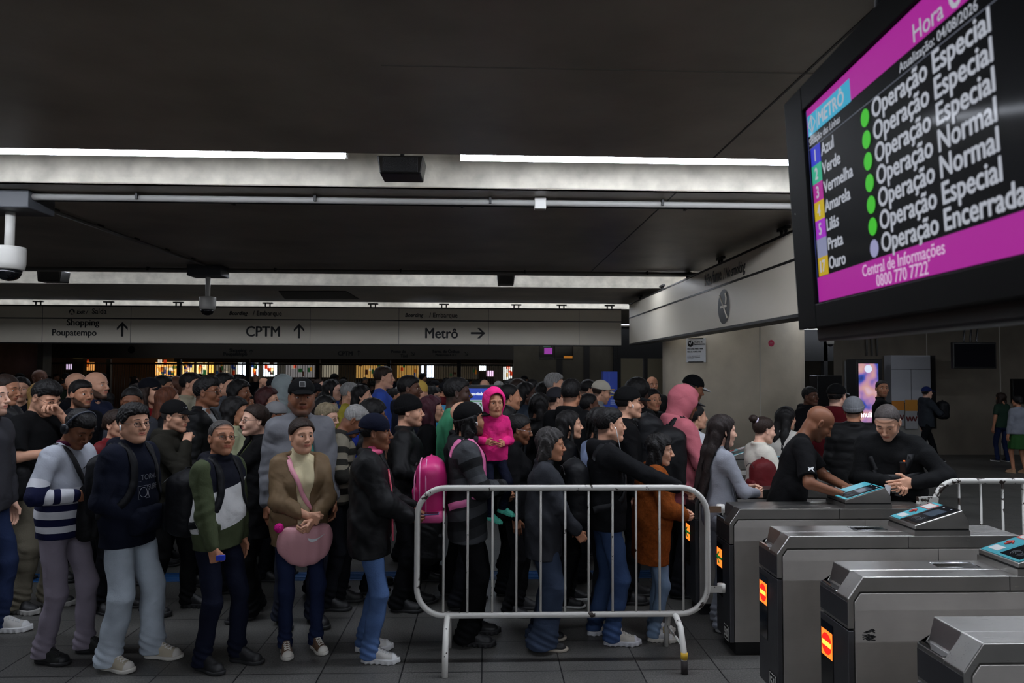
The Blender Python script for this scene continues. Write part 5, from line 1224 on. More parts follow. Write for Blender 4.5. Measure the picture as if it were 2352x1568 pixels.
def gate(k, num, disp, reader=True, slot=True):
    names = {0: 'nearest stainless ticket gate, cut by the bottom right corner', 1: 'second nearest stainless ticket gate, with a lit red no entry sign above a black scribble', 2: 'stainless ticket gate numbered 51 with a lit red no entry sign', 3: 'stainless ticket gate numbered 50 with a green arrow, under the leaning man\'s hands', 4: 'ticket gate behind the one numbered 50, between the leaning man and the officer', 5: 'farther ticket gate beside the woman in white fleece', 6: 'farthest ticket gate, by the hooded man in pink'}
    g_ = empty('ticket_gate', (XG, YG0+PG*k, 0)); tag(g_, names[k], 'turnstile', None); y1 = WG; L = 1.40
    ym = .115; pr = [(-.075, .775), (-.075, .916), (0, ZG), (L, ZG), (L, .947), (-.015, .947), (-.045, .905), (-.045, .775)]
    MB().prism(pr, 'y', 0, ym, ST).prism([(-.075, .775), (-.075, .922), (-.028, .922), (-.004, ZG), (L, ZG), (L, .947), (-.015, .947), (-.045, .905), (-.045, .775)], 'y', ym, y1, ST).build('hood', g_, bevel=.004)
    MB().bb((-.074, ym+.01, .9225), (-.03, y1-.012, .926), CHR).build('ticket_tray', g_)
    MB().bb((-.070, .012, .776), (-.046, y1-.012, .90), STF).build('front_cap', g_); 
    MB().bb((-.0765, .004, .79), (-.0752, y1-.004, .90), STF).build('front_plate', g_)
    MB().prism([(-.040, .09), (-.040, .90), (-.010, .941), (L-.02, .941), (L-.02, .09)], 'y', .004, y1-.004, STP).build('side_panel', g_, bevel=.003)
    MB().bb((-.076, .0, .09), (-.046, y1, .768), STF).build('front_column', g_, bevel=.003)
    MB().bb((-.030, .02, 0), (L-.05, y1-.02, .09), DARK).build('plinth', g_)
    MB().bb((.715, -.0012, .95), (.719, 0, ZG-.002), DARK).build('seam', g_); MB().bb((.90, .0028, .10), (.903, .0042, .94), DARK).build('seam', g_)
    MB().bb((-.0785, y1-.135, .36), (-.0765, y1-.01, .735), mat((8, 8, 9), .12)).build('display_window', g_)
    dz0, dz1, dy0, dy1 = .565, .695, y1-.130, y1-.018; fx = -.0792
    if disp:
        d = MB().bb((fx-.0005, dy0, dz0), (fx+.001, dy1, dz1), mat((255, 120, 40), .3, emit=1.6, name='lit_orange')).build('lit_sign', g_); cy, cz = (dy0+dy1)/2, (dz0+dz1)/2
        if disp == 'no':
            MB().disc((fx-.0016, cy, cz), (0, -1, 0), (0, 0, 1), .053, mat((225, 30, 22), .3, emit=1.3, name='lit_red')).build('red_disc', g_); MB().bb((fx-.0026, cy-.045, cz-.012), (fx-.002, cy+.045, cz+.012), mat((255, 190, 70), .3, emit=1.8, name='lit_yellow')).build('bar_symbol', g_)
        else: arrow(g_, (fx-.003, cy, cz), (0, -1, 0), (0, 0, 1), .115, mat((30, 120, 50), .3, emit=.35, name='lit_green'), 'green_arrow', ang=pi/2)
    if num:
        MB().bb((-.0785, .02, .085), (-.077, .125, .195), mat((12, 12, 13), .4)).build('number_plate', g_)
        P_ = [(-.079, .026, .091), (-.079, .119, .091), (-.079, .119, .189), (-.079, .026, .189)]; MB().tube(P_, .0018, WHITEP, 5, closed=True).build('plate_border', g_)
        text(num, .085, (-.0795, .113, .110), (0, -1, 0), (0, 0, 1), WHITEP, g_, bold=.006, sx=.88, name='number')
    if slot and k in (1, 2): MB().tube(rrect(0, .19, 0, .075, .01)[:0] or [(.47+.0, .15, ZG+.001), (.68, .15, ZG+.001), (.68, .235, ZG+.001), (.47, .235, ZG+.001)], .0028, CHR, 6, closed=True).build('slot_frame', g_); MB().bb((.475, .154, ZG), (.677, .232, ZG+.0012), mat((70, 72, 76), .1, 1)).build('slot_window', g_)
    if k == 1:
        b = MB(); rg = random.Random(3)
        for q in range(16): x, z = .0+rg.random()*.045, .725+rg.random()*.04; b.tube([(x-.016, .003, z), (x, .002, z+.008*rg.uniform(-1, 1)), (x+.018, .003, z+.014*rg.uniform(-1, 1))], .0028, DARK, 4)
        b.build('scribble', g_)
        for za, zb_ in ((.46, .505), (.32, .40)): MB().bb((.42, .002, za), (.50, .0045, zb_), mat((70, 10, 12), .15)).build('sensor_window', g_)
    if reader:
        rd = empty('card_reader', (.0, .0, ZG)); rd.parent = g_; x0, x1 = .76, 1.09
        MB().bb((x0-.005, -.004, 0), (x1+.005, y1, .03), ST).build('reader_base', g_).location = (0, 0, ZG)
        bpy.data.objects.remove(rd)
        body = MB().prism([(x0, .038), (x0, .060), (1.05, .148), (x1, .085), (x1, .038)], 'y', -.002, y1-.004, ST).build('reader_body', g_, bevel=.004); body.location = (0, 0, ZG)
        MB().bb((x0, .002, .030), (x1, y1-.008, .038), BLACK).build('seam', body)
        ex = Vector((1.05-x0, 0, .088)).normalized(); ey = Vector((0, 1, 0)); nz = ex.cross(ey); LL = math.hypot(1.05-x0, .088)
        def face(u0, u1, v0, v1, m, nm, h, par=body):
            o = Vector((x0, 0, .060)); c = [o+ex*u+ey*v for u, v in ((u0, v0), (u1, v0), (u1, v1), (u0, v1))]; V = [p-nz*.002 for p in c]+[p+nz*h for p in c]
            return MB().add(V, [(0, 3, 2, 1), (4, 5, 6, 7), (0, 1, 5, 4), (1, 2, 6, 5), (2, 3, 7, 6), (3, 0, 4, 7)], m).build(nm, par)
        s0 = .006; split = .165
        face(s0, LL-.006, .004, split, TEAL if k != 2 else CHR, 'reader_frame', .004); face(s0+.018, LL-.016, .018, split-.012, GLS, 'reader_glass', .005)
        face(s0, LL-.006, split+.004, y1-.014, TEAL, 'instruction_strip', .003); face(.035, .085, split+.02, y1-.03, LBL, 'label', .0045)
        o = Vector((x0, 0, .060)); cc = o+ex*.135+ey*((split+y1)/2)+nz*.006; 
        if k != 3: arrow(body, cc, ey, ex*1.0, .055, REDS, 'red_arrow') ; face(.20, .275, split+.008, y1-.018, REDS, 'red_frame', .004); face(.207, .268, split+.016, y1-.026, LBL, 'card_symbol', .005)
        for q, R1 in enumerate((.016, .026, .036)):
            c = o+ex*.075+ey*.085+nz*.0065; MB().tube([c+ex*R1*math.cos(a)+ey*R1*math.sin(a) for a in np.linspace(.6 if q else 0, 2.5 if q else 2*pi, 14)], .0007, mat((120, 124, 128), .5), 4).build('contactless_symbol', body)
            if q: MB().tube([c+ex*R1*math.cos(a)+ey*R1*math.sin(a) for a in np.linspace(3.7, 5.7, 14)], .0007, mat((120, 124, 128), .5), 4).build('contactless_symbol', body)
        for vv in (.05, .12): MB().disc(o+ex*(LL-.035)+ey*vv+nz*.0062, ex, ey, .006, LBL, 14).build('indicator', body)
        face(.135, .235, .04, .13, mat((60, 72, 84), .15, emit=.1), 'reader_display', .0055)
    return g_
for k, (nu, dp) in enumerate(((None, None), (None, 'no'), ('51', 'no'), ('50', 'go'), (None, 'go'), (None, None), (None, None))): gate(k, nu, dp, reader=(k > 0))
# ------------------------------------------------------------------ the big hanging television, upper right
BL = Vector((.8838, 1.9745, 2.1124)); upv = Vector((-.0548, .0041, .9985)).normalized()
dd = ray(1236, 848); dv = Vector((-dd[0], -dd[1], 0)).normalized(); nv_ = dv.cross(upv).normalized()      # dv: towards the camera along the screen
if nv_.x > 0: nv_ = -nv_
tv = empty('television', tuple(BL)); tag(tv, 'large black television hanging at the upper right, showing the metro lines status', 'screen')
def tp_(s_, t_, n_=0): return dv*s_+upv*t_+nv_*n_
def tvbox(s0, s1, t0, t1, n0, n1, m, nm, bevel=0, par=None):
    V = [tp_(s_, t_, n_) for n_ in (n0, n1) for (s_, t_) in ((s0, t0), (s1, t0), (s1, t1), (s0, t1))]
    ff = [(0, 1, 2, 3), (7, 6, 5, 4), (0, 4, 5, 1), (1, 5, 6, 2), (2, 6, 7, 3), (3, 7, 4, 0)]
    c = dv.cross(upv); 
    if c.dot(nv_) > 0: ff = [tuple(reversed(f)) for f in ff]
    return MB().add(V, ff, m).build(nm, par or tv, bevel=bevel)
TW, TH = 1.22, .64
tvbox(0, TW, 0, TH, -.09, -.002, mat((9, 9, 10), .6, spec=.15, name='tv_plastic'), 'cabinet', .012)
for a in ((0, .128, 0, TH), (TW-.12, TW, 0, TH), (.128, TW-.12, 0, .062), (.128, TW-.12, .575, TH)): tvbox(*a, -.004, .010, mat((9, 9, 10), .6, spec=.15, name='tv_plastic'), 'bezel', .003)
SCM = mat((4, 6, 14), .5, emit=.0, spec=.1, coat=.12, name='screen_glass')
def sc(rgb, e): m = mat(rgb, .5, emit=e, spec=.1, coat=.12, name='lit_pixels'); m.node_tree.nodes['Principled BSDF'].inputs['Base Color'].default_value = (.01, .01, .012, 1); return m
scr = tvbox(.126, TW-.118, .060, .577, -.003, .0005, SCM, 'screen')
MAG = sc((214, 52, 190), .52); WT = sc((205, 210, 222), .62); GRN = sc((70, 200, 50), .8)
def sp(s0, s1, t0, t1, m, nm='lit_area', h=.001): return tvbox(s0, s1, t0, t1, .0005, h, m, nm, par=scr)
sp(.136, TW-.12, .502, .572, MAG, 'header_band'); sp(.134, TW-.12, .066, .130, MAG, 'footer_band'); sp(.136, TW-.12, .4655, .4675, sc((120, 125, 140), .5), 'divider')
sp(.140, .395, .500, .553, sc((70, 190, 230), .65), 'logo_panel', .0014)
# the display's left edge glow
sp(.132, .1345, .066, .57, sc((80, 90, 170), .4), 'edge_line')
def tt(s_, size, s0, t0, m=WT, bold=.01, sx=1., h=.0016, italic=0): 
    o = text(s_, size, tp_(s0, t0, h), dv, upv, m, scr, bold=bold, sx=sx, ext=.0002, italic=italic); return o
tt('METRÔ', .047, .208, .509, bold=.006, sx=1.0, h=.002)
MB().tube([tp_(.145, .5265, .002), tp_(.168, .548, .002), tp_(.191, .5265, .002), tp_(.168, .505, .002)], .0014, WT, 5, closed=True).build('arrow_logo', scr); MB().tube([tp_(.168, .511, .002), tp_(.168, .542, .002)], .0016, WT, 5).build('arrow_logo', scr)
sp(.200, .2015, .503, .551, WT, 'logo_line', .002)
tt('Situação das Linhas', .027, .142, .474, sx=.92, bold=.0); tt('Atualização: 04/08/2026', .027, .612, .474, sx=.97, bold=.0)
tt('Hora', .050, .667, .508, bold=0., sx=1.0); tt('04', .095, .785, .506, bold=0., sx=1.0)
rows = [('1', 'Azul', (50, 60, 230), 'Operação Especial', 1), ('2', 'Verde', (60, 200, 160), 'Operação Especial', 1), ('3', 'Vermelha', (200, 50, 170), 'Operação Especial', 1), ('4', 'Amarela', (230, 200, 40), 'Operação Normal', 1), ('5', 'Lilás', (190, 60, 225), 'Operação Normal', 1), ('', 'Prata', (160, 165, 200), 'Operação Especial', 1), ('17', 'Ouro', (225, 190, 40), 'Operação Encerrada', 0)]
for i, (n_, nm, c_, st_, ok) in enumerate(rows):
    t1 = .4655-i*.0478; sp(.146, .207, t1-.0475, t1, sc(c_, .6), 'line_number_square', .0012)
    if n_: tt(n_, .042, .166 if len(n_) == 1 else .153, t1-.038, h=.002, sx=.9, m=sc((215, 215, 230), .6))
    tt(nm, .043, .214, t1-.037, sx=1.0, bold=.008)
    MB().disc(tp_(.457, t1-.026, .0018), dv, upv, .0195, GRN if ok else sc((165, 165, 205), .75), 26).build('status_disc', scr)
    tt(st_, .0565, .489, t1-.040, sx=.96, bold=.009)
tt('Central de Informações', .037, .392, .099, sx=.93, bold=.002, m=sc((225, 190, 225), .8)); tt('0800 770 7722', .037, .455, .0695, sx=.93, bold=.002, m=sc((225, 190, 225), .8))
MB().disc(tp_(.035, .32, .0112), dv, upv, .0022, WHITEP, 10).build('power_light', tv)
for s_ in (.35, .85): MB().tube([tuple(tp_(s_, .5, -.10)), (tp_(s_, .5, -.10).x, tp_(s_, .5, -.10).y, CZ-2.11)], .022, STEELD, 10).build('mount', tv)
tvbox(.02, TW-.02, -.035, .01, -.16, -.03, mat((20, 21, 24), .4), 'lower_casing', .008)
# ------------------------------------------------------------------ the people one can tell apart, nearest first
NAVY, BLK, CHAR, GREY, LGREY = (28, 34, 62), (24, 24, 26), (46, 46, 50), (110, 112, 116), (168, 170, 176)
JEAN, DJEAN, LJEAN = (74, 98, 140), (34, 44, 78), (172, 182, 192)
BSH = ('flat', (26, 26, 28), (30, 30, 32)); WSH = ('chunky', (190, 188, 184), (205, 205, 205), (200, 200, 200)); BWS = ('flat', (28, 28, 30), (190, 190, 188))
PH = dict(rh=(.24, -.08, 1.16), lh=(.26, .08, 1.14), reh=(-.3, -.7, -.7), leh=(-.3, .7, -.7))    # both hands at a phone
def P_(**k): d = dict(k); return d
# --- front row, left to right
g = person('person in charcoal hoodie and white sneakers, cut by the left edge of the photo', -22, 868, 5.55, 0, fig=dict(b=1.0), skin='p', top=('hoodie', (70, 70, 76)), legs=('reg', (44, 58, 96), 0, 1), shoes=WSH, hair=('buzz', 'n'), beard=.5)
JST = [(0, (28, 34, 84)), (.80, (28, 34, 84)), (.885, (205, 206, 212)), (.93, (28, 34, 84)), (.98, (205, 206, 212)), (1.035, (28, 34, 84)), (1.075, (205, 206, 212)), (1.185, (168, 172, 182)), (1.9, (168, 172, 182)), (2.30, (205, 206, 212)), (2.42, (28, 34, 84)), (2.58, (205, 206, 212)), (2.70, (28, 34, 84)), (2.78, (205, 206, 212)), (2.93, (28, 34, 84))]
g = A2 = person('man in grey, white and navy striped jersey with headphones, head bowed', 212, 938, 5.15, -8, short='striped jersey man', bpx=150, fig=dict(b=1.02, belly=.012, hp=32, hy=-18, lean=4, rh=(.20, -.12, 1.13), lh=(.24, .04, 1.12), reh=(-.4, -.8, -.5), leh=(-.3, .7, -.7), rf=(-.05, -.09), lf=(.10, .12)), skin='b', hair=('short', 'k'), open_=.35,
    top=('plain', LGREY, dict(mat=ramp_mat(JST, .8, 3.05), pt='z', t=.015, hem=.84, amp=.005)), legs=('reg', (130, 122, 134), 1.), shoes=('flat', (34, 36, 34), (22, 22, 24), (40, 40, 42)), rp='hold', lp='hold', res=.0075)
MB().tube([tuple(v) for v in g.h2b([(-.005+.0*t, .096*math.cos(t), .015+.118*math.sin(t)) for t in np.linspace(.0, pi, 22)])*g.s], .008*g.s, mat((40, 44, 56), .4), 8).build('headphones', g.root)
for sy in (1, -1):
    e = MB(); c0 = g.h2b([(-.005, sy*.086, .0)])[0]; c1 = g.h2b([(-.005, sy*.108, .0)])[0]; e.tube([tuple(c0*g.s), tuple((c0*.3+c1*.7)*g.s), tuple(c1*g.s)], [.036*g.s, .036*g.s, .026*g.s], mat((24, 26, 32), .35), 20); e.build('ear_cup', g.root)
V, Q = surf(lambda P: smax(torus(((P-g.piv)@g.T+g.piv), (0, 0, 1.475), .066, .018), -cap(P, g.nb, g.h2b([(-.03, 0, -.05)])[0], .055), .005), g.nb-.12, g.nb+.12, .006); put('polo_collar', V, Q, [cloth((96, 30, 62))], g.root, g.s)
b_ = backpack(g, 'black backpack worn on the chest of the man in the striped jersey', (26, 27, 32), pos=(.215, .02, 1.02), size=(.065, .13, .20), straps=False, front=True)
sb = MB(); strap(sb, g, [(-.10, -.06, 1.40), (.0, -.10, 1.46), (.09, -.08, 1.38), (.14, -.03, 1.25), (.16, .02, 1.14)], .035, mat((22, 22, 26), .7)); sb.build('shoulder_strap', b_)
g = A3 = person('young man with glasses in navy hoodie with outlined lettering and pale jeans', 338, 927, 5.05, -13, short='navy hoodie man', bpx=300, fig=dict(b=1.03, belly=.012, hy=-20, hp=2, rh=(.11, -.075, .965), lh=(.11, .075, .965), reh=(-.6, -.9, .1), leh=(-.6, .9, .1), rf=(-.04, -.11), lf=(.12, .12)), skin='l', head=dict(jaw=1.1, chub=.006), hair=('swept', 'k'), stache=.5, glasses='y',
    top=('hoodie', (27, 33, 56), dict(t=.026, hem=.80)), legs=('loose', LJEAN, 2., 1), shoes=('flat', (176, 166, 146), (196, 192, 184), (214, 210, 204)), rp='relax', lp='relax', res=.0075)
MB().tube([tuple(v) for v in g.h2b([(.004, -.092, -.006), (.012, -.096, -.012), (.014, -.096, -.036)])*g.s], .0055*g.s, mat((235, 235, 235), .3), 8).build('earbud', g.root)
def chest_text(g, s_, size, fwd, left, up, m, bold=0., italic=0, sx=1., tilt=0, nm='printed_lettering'):
    """lettering laid on the front of the clothes"""
    me = text_mesh(s_, size, bold, italic, .0004); co = np.array([v.co[:] for v in me.vertices])
    c, sn = math.cos(tilt), math.sin(tilt); x, y = co[:, 0]*sx, co[:, 1]; x, y = x*c-y*sn, x*sn+y*c
    P = np.stack([np.full(len(co), fwd), left+x, up+y], 1); P2 = g.piv+(P-g.piv)@g.T.T; P3, N = snap(g, P2, .003)
    for v, q in zip(me.vertices, P3*g.s): v.co = q
    me.materials.clear(); me.materials.append(m); return link(nm, me, g.root)
V, Q = surf(lambda P: smin(rbox(g.b2t(P), (.150, 0, .975), (.055, .125, .085), .04), rbox(g.b2t(P), (.13, 0, .95), (.05, .145, .08), .04), .02)+fold(P, .004, 34, 1.), (-.05, -.25, .75), (.32, .25, 1.15), .0075); put('front_pocket', V, Q, [cloth((27, 33, 56))], g.root, g.s)
PRT = mat((150, 152, 160), .5)
chest_text(g, '_TORAU', .050, .15, -.085, 1.235, PRT, -.006, sx=.95); chest_text(g, 'SURF', .050, .15, .00, 1.165, PRT, -.006, sx=.95)
cc_ = [g.piv+g.T@(np.array([.15, -.05+.032*math.cos(a), 1.155+.032*math.sin(a)])-g.piv) for a in np.linspace(0, 2*pi, 20)[:-1]]; q_, _ = snap(g, cc_, .002); MB().tube([tuple(v) for v in q_*g.s], .0016, PRT, 5, closed=True).build('printed_badge', g.root)
cc_ = [g.piv+g.T@(np.array([.15, -.05+x, 1.155+z])-g.piv) for x, z in ((-.042, -.042), (.042, -.042), (.042, .042), (-.042, .042))]; q_, _ = snap(g, cc_, .002); MB().tube([tuple(v) for v in q_*g.s], .0014, PRT, 5, closed=True).build('printed_badge', g.root)
backpack(g, 'dark backpack on the back of the young man in the navy hoodie', (26, 28, 36), pos=(-.20, 0, 1.18), size=(.06, .13, .20))
CB = [(0, (78, 88, 60)), (.5, (78, 88, 60)), (.965, (192, 192, 192)), (1.235, (24, 28, 50)), (1.9, (24, 28, 50)), (2.0, (78, 88, 60)), (2.99, (78, 88, 60))]
g = A4 = person('man with glasses in green, navy and white colour block hoodie, looking up', 528, 964, 5.0, -22, short='colour block hoodie man', bpx=505, fig=dict(b=.99, belly=.018, hy=-26, hp=-6, hr=-3, rh=(.14, -.20, .86), lh=(.02, .24, .82), reh=(-.8, -.4, .1), rf=(-.03, -.10), lf=(.10, .11)), skin='m', head=dict(jaw=1.08, nose=1.15, age=1), hair=('receding', 's'), glasses='y', beard=.15, look=(.2, .3),
    top=('hoodie', (24, 28, 50), dict(mat=ramp_mat(CB, .5, 3.05), pt=lambda p: p[:, 2]-.22*p[:, 1]-.04, t=.022, hem=.84)), legs=('reg', (30, 36, 62), 3., 1), shoes=('flat', (28, 28, 30), (32, 32, 34)), rp='fist', res=.0075)
backpack(g, 'large black backpack carried by the man in the colour block hoodie', (28, 30, 38), pos=(-.26, -.02, 1.13), size=(.12, .14, .23))
c_ = wp(g, g.wr[0]+np.array([.07, .0, -.05])); tag(link('small_bag', None, None) if False else MB().box(tuple(c_), (.05, .03, .03), mat((30, 60, 190), .5)).build('folded_ticket'), 'small blue folded item in the fist of the man in the colour block hoodie', 'ticket')
g = A5 = person('woman in tan jacket and cream turtleneck with a pink crossbody bag', 694, 960, 5.25, -62, short='tan jacketed woman', bpx=690, fig=dict(b=1.0, fm=1, belly=.008, hy=8, hp=2, rh=(.25, .01, 1.04), lh=(.26, .03, 1.00), reh=(-.1, -.8, -.6), leh=(-.1, .8, -.6), rf=(.0, -.09), lf=(.03, .13)), skin='l', head=dict(jaw=1.04, chub=.005, age=1), hair=('lowbun', 'n'),
    top=('jacket', (120, 98, 72), dict(openv=.045, t=.024, hem=.80, collar=.012)), inner=('turtleneck', (212, 200, 164), 1), legs=('slim', (38, 50, 88), 1., 1), shoes=('flat', (112, 88, 70), (206, 202, 192), (214, 210, 200)), rp='fist', lp='hold', res=.0075)
SW = mat((220, 150, 165), .6, bump=.3, bscale=50, name='pink_fabric')
bag = empty('shoulder_bag', (g.x, g.y, 0), g.a); tag(bag, 'dusty pink crossbody bag hanging in front of the woman in the tan jacket', 'bag')
bc_ = np.array([.20, .00, .855])
V, Q = surf(lambda P: smax(ell(P, bc_, (.078, .205, .185))+fold(P, .005, 26, 2.)+.003*np.sin(P[:, 1]*70), P[:, 2]-bc_[2]-.115, .03), bc_-.25, bc_+.25, .0075); put('pouch', V, Q, [mat((196, 142, 148), .55, bump=.3, bscale=60, name='pink_nylon')], bag, g.s)
sb = MB(); strap(sb, g, [(-.08, -.10, 1.30), (-.02, -.11, 1.44), (.08, -.09, 1.38), (.14, -.05, 1.25), (.16, .03, 1.10), (.15, .14, .98)], .034, SW, off=.006); sb.build('strap', bag)
V, Q = surf(lambda P: ell(P, (.235, -.20, .975), (.034, .034, .034))+.003*np.sin(P[:, 0]*400)*np.sin(P[:, 1]*420)*np.sin(P[:, 2]*380), (.17, -.27, .91), (.30, -.13, 1.05), .004); put('pompom', V, Q, [fleece((200, 40, 130))], bag, g.s)
sws = [(-.062, .012), (-.05, -.012), (-.03, -.022), (.0, -.016), (.075, .026), (.012, .002), (-.025, -.002), (-.045, .006)]
sws = [(.0, .055+x, .88+z) for x, z in sws]; sp_ = []
for q in sws: yy, zz = q[1]-bc_[1], q[2]-bc_[2]; sp_.append(((bc_[0]+.075*math.sqrt(max(.05, 1-(yy/.195)**2-(zz/.15)**2))+.010)*g.s, q[1]*g.s, q[2]*g.s))
MB().add(sp_+[(a-.012, b, c) for a, b, c in sp_], [list(range(8)), list(range(15, 7, -1))]+[(i, i+8, (i+1) % 8+8, (i+1) % 8) for i in range(8)], mat((200, 202, 205), .4)).build('logo', bag)
g = A6 = person('man in backward navy cap and black coat with pink polo collar, holding a phone', 862, 948, 5.1, 2, short='backward capped man', bpx=852, fig=dict(b=.95, hp=3, rh=(.30, -.06, 1.02), lh=(.31, .05, 1.03), reh=(-.3, -.7, -.7), rf=(.02, -.09), lf=(-.05, .13)), skin='b', head=dict(nose=1.08), hair=('short', 'k'), hat=('capback', (26, 32, 58)), shade=.6,
    top=('jacket', (30, 31, 34), dict(t=.040, openv=.03, hem=.74, amp=.008)), inner=('polo_shirt', (220, 100, 140), 1), legs=('reg', JEAN, 2., 1), shoes=WSH, rp='hold', lp='hold', res=.0075)
V, Q = surf(lambda P: smax(torus(((P-g.piv)@g.T+g.piv), (.0, 0, 1.475), .070, .020), -cap(P, g.nb, g.h2b([(-.03, 0, -.05)])[0], .056), .005), g.nb-.13, g.nb+.13, .006); put('pink_collar', V, Q, [cloth((220, 100, 140))], g.root, g.s)
phone(g, 'phone held by the man in the backward navy cap', (.42, -.01, 1.02), xd=(1, 0, .05), zd=(-.1, 0, 1), col=(80, 80, 120))
lan = MB(); lan.tube([tuple(np.array(p)*g.s) for p in ((.13, -.02, 1.35), (.155, -.03, 1.2), (.165, -.04, 1.0), (.17, -.05, .84))], .007, mat((215, 90, 110), .5), 6); lan = lan.build('lanyard', g.root)
# --- behind the barrier
DS = [(0, (40, 41, 44))]+[(.62+.075*i, ((40, 41, 44), (74, 76, 80), (54, 55, 58))[i % 3]) for i in range(14)]+[(1.9, (74, 76, 80))]+[(2+.11*i, ((74, 76, 80), (34, 35, 38), (62, 64, 68))[i % 3]) for i in range(9)]
g = A7 = person('man in black cap with green logo and striped grey hoodie carrying a child', 1092, 922, 5.40, 0, short='man carrying the child', bpx=1075, fig=dict(b=1.04, hy=20, hp=-8, rh=(.27, -.05, 1.13), lh=(.26, .17, 1.06), reh=(-.3, -.8, -.6), leh=(-.2, .6, -.8), rf=(.0, -.10), lf=(.04, .12)), skin='m', beard=.85, stache=.85, hair=('bob', 'k'), hat=('cap', (26, 26, 28)),
    top=('hoodie', (50, 52, 56), dict(mat=ramp_mat(DS, .5, 3.1), pt=lambda p: p[:, 2]-.25*p[:, 0], t=.028, hem=.74)), legs=('loose', (22, 22, 26)), shoes=('chunky', (24, 24, 26), (20, 20, 22)), rp='hold', lp='hold', res=.0075)
lg = [(.078+.01*math.sqrt(max(0, 1-(y/.05)**2)), y, z) for y, z in ((-.028, .105), (-.012, .098), (0, .082), (.012, .098), (.028, .105), (.014, .112), (0, .10), (-.014, .112))]
lg = [(.098-.22*abs(y), y-.0, z) for _, y, z in lg]; lgp = g.h2b(lg)*g.s; MB().add([tuple(v) for v in lgp], [list(range(8))], mat((60, 200, 70), .4)).build('cap_logo', g.root)
MB().tube([tuple(v) for v in g.h2b([(.004, -.092, -.006), (.014, -.096, -.010), (.014, -.096, -.03)])*g.s], .0055*g.s, mat((235, 235, 235), .3), 8).build('earbud', g.root)
pb_ = backpack(g, 'bright pink child\'s backpack on the back of the man carrying the child', (205, 42, 120), pos=(-.265, -.04, 1.13), size=(.105, .14, .205), m=mat((205, 42, 120), .45, bump=.25, bscale=40, name='pink_nylon'), sm=mat((214, 110, 160), .5), rot=.10)
bc2 = np.array([-.265, -.04, 1.13])
for xo, sy_, sz_ in ((-.03, .146, .212), (-.075, .143, .205), (-.115, .118, .16)):
    zp = []
    for a in np.linspace(0, 2*pi, 33)[:-1]:
        c_, s_ = math.cos(a), math.sin(a); r_ = (abs(c_)**3.2+abs(s_)**3.2)**(-1/3.2); zp.append(tuple((bc2+Rx(.10)@np.array([xo, sy_*c_*r_, sz_*s_*r_-(.05 if xo < -.1 else 0)]))*g.s))
    MB().tube(zp, .0055*g.s, mat((228, 150, 190), .5), 6, closed=True).build('piping', pb_)
V, Q = surf(lambda P: rbox(P, bc2+np.array([-.0, 0, -.19]), (.112, .148, .045), .05, Rx(.10)), bc2-.3, bc2+.2, .008); put('bottom_panel', V, Q, [mat((224, 90, 150), .5, name='pink_nylon')], pb_, g.s)
# the child sits on his arm
ch = person('small child in a bright pink hood, carried on the man\'s arm, facing the camera', 1133, 910, 5.47, -74, short='pink hooded child', z0=.745, Hm=1.62, fig=dict(b=1.02, hs=1.46, hy=0, hp=2, rh=(.16, -.16, 1.12), lh=(.20, .10, 1.10), rf=(.14, -.08), lf=(.10, .12), rfz=.12, lfz=.20, kn=.04), skin='m', head=dict(jaw=.94, chub=.013, nose=.78), hair=('buzz', 'k'), hat=('hood', (215, 42, 120)), look=(0, 0), open_=1.3,
    top=('hoodie', (215, 42, 120), dict(t=.03, hem=.84)), legs=('reg', (26, 32, 60), 0, 1), shoes=None, rp='relax', lp='relax', nofeet=True, res=.008)
for o in [ch.root]: o.scale = (.56, .56, .56)
def foot_of(g, i, sc_): a = g.an[i]*g.s*sc_; c, s_ = math.cos(g.a), math.sin(g.a); return np.array([g.x+c*a[0]-s_*a[1], g.y+s_*a[0]+c*a[1], g.z0+a[2]])
ch.root.location = (float(W(1133, 960, Y=5.45)[0])+.0, 5.47, float(W(1133, 908, Y=5.47)[2])-.56*1.66)
(sv, sq), (uv, uq) = shoe_mesh('chunky')
for i in (0, 1):
    a = ch.an[i]*ch.s; Rm = Rz(.9)@Ry(.25); tr = lambda v: (v*.92)@Rm.T+a+np.array([.0, 0, -.10])
    so = put('clog', tr(uv), uq, [mat((80, 190, 165), .5)], ch.root, 1.); put('sole', tr(sv), sq, [mat((80, 185, 160), .5)], so, 1.)
    MB().tube([tuple(a+np.array([0, 0, .06])), tuple(a+np.array([0, 0, -.05]))], .05, mat((205, 205, 210), .8), 14).build('sock', ch.root)
g = person('woman with rimless glasses and tied black hair, head lowered, in black top', 1196, 952, 6.0, -5, short='rimless glasses woman', bpx=1180, fig=dict(fm=1, hp=12), skin='b', hair=('lowbun', 'k'), glasses=mat((190, 190, 195), .2, .8), top=('hoodie', (24, 24, 28)), legs=('slim', (26, 26, 30)), shoes=BSH)
g = A10 = person('older woman with grey streaked bob in long charcoal coat and wide blue trousers', 1248, 984, 5.28, -3, short='older charcoal coated woman', bpx=1248, fig=dict(b=1.08, fm=1, belly=.02, hp=4, lean=2, rh=(.27, -.12, .93), lh=(.20, .12, .95), reh=(-.5, -.7, -.3), rf=(.0, -.09), lf=(.0, .12)), skin='m', head=dict(jaw=1.05, nose=1.1, age=1), hair=('grey_bob', (50, 47, 46)), top=('coat', (60, 62, 68), dict(hem=.72, amp=.006)), legs=('wide', (62, 74, 96), 0, 0), shoes=('flat', (30, 30, 32), (180, 170, 155)), rp='hold', res=.0075)
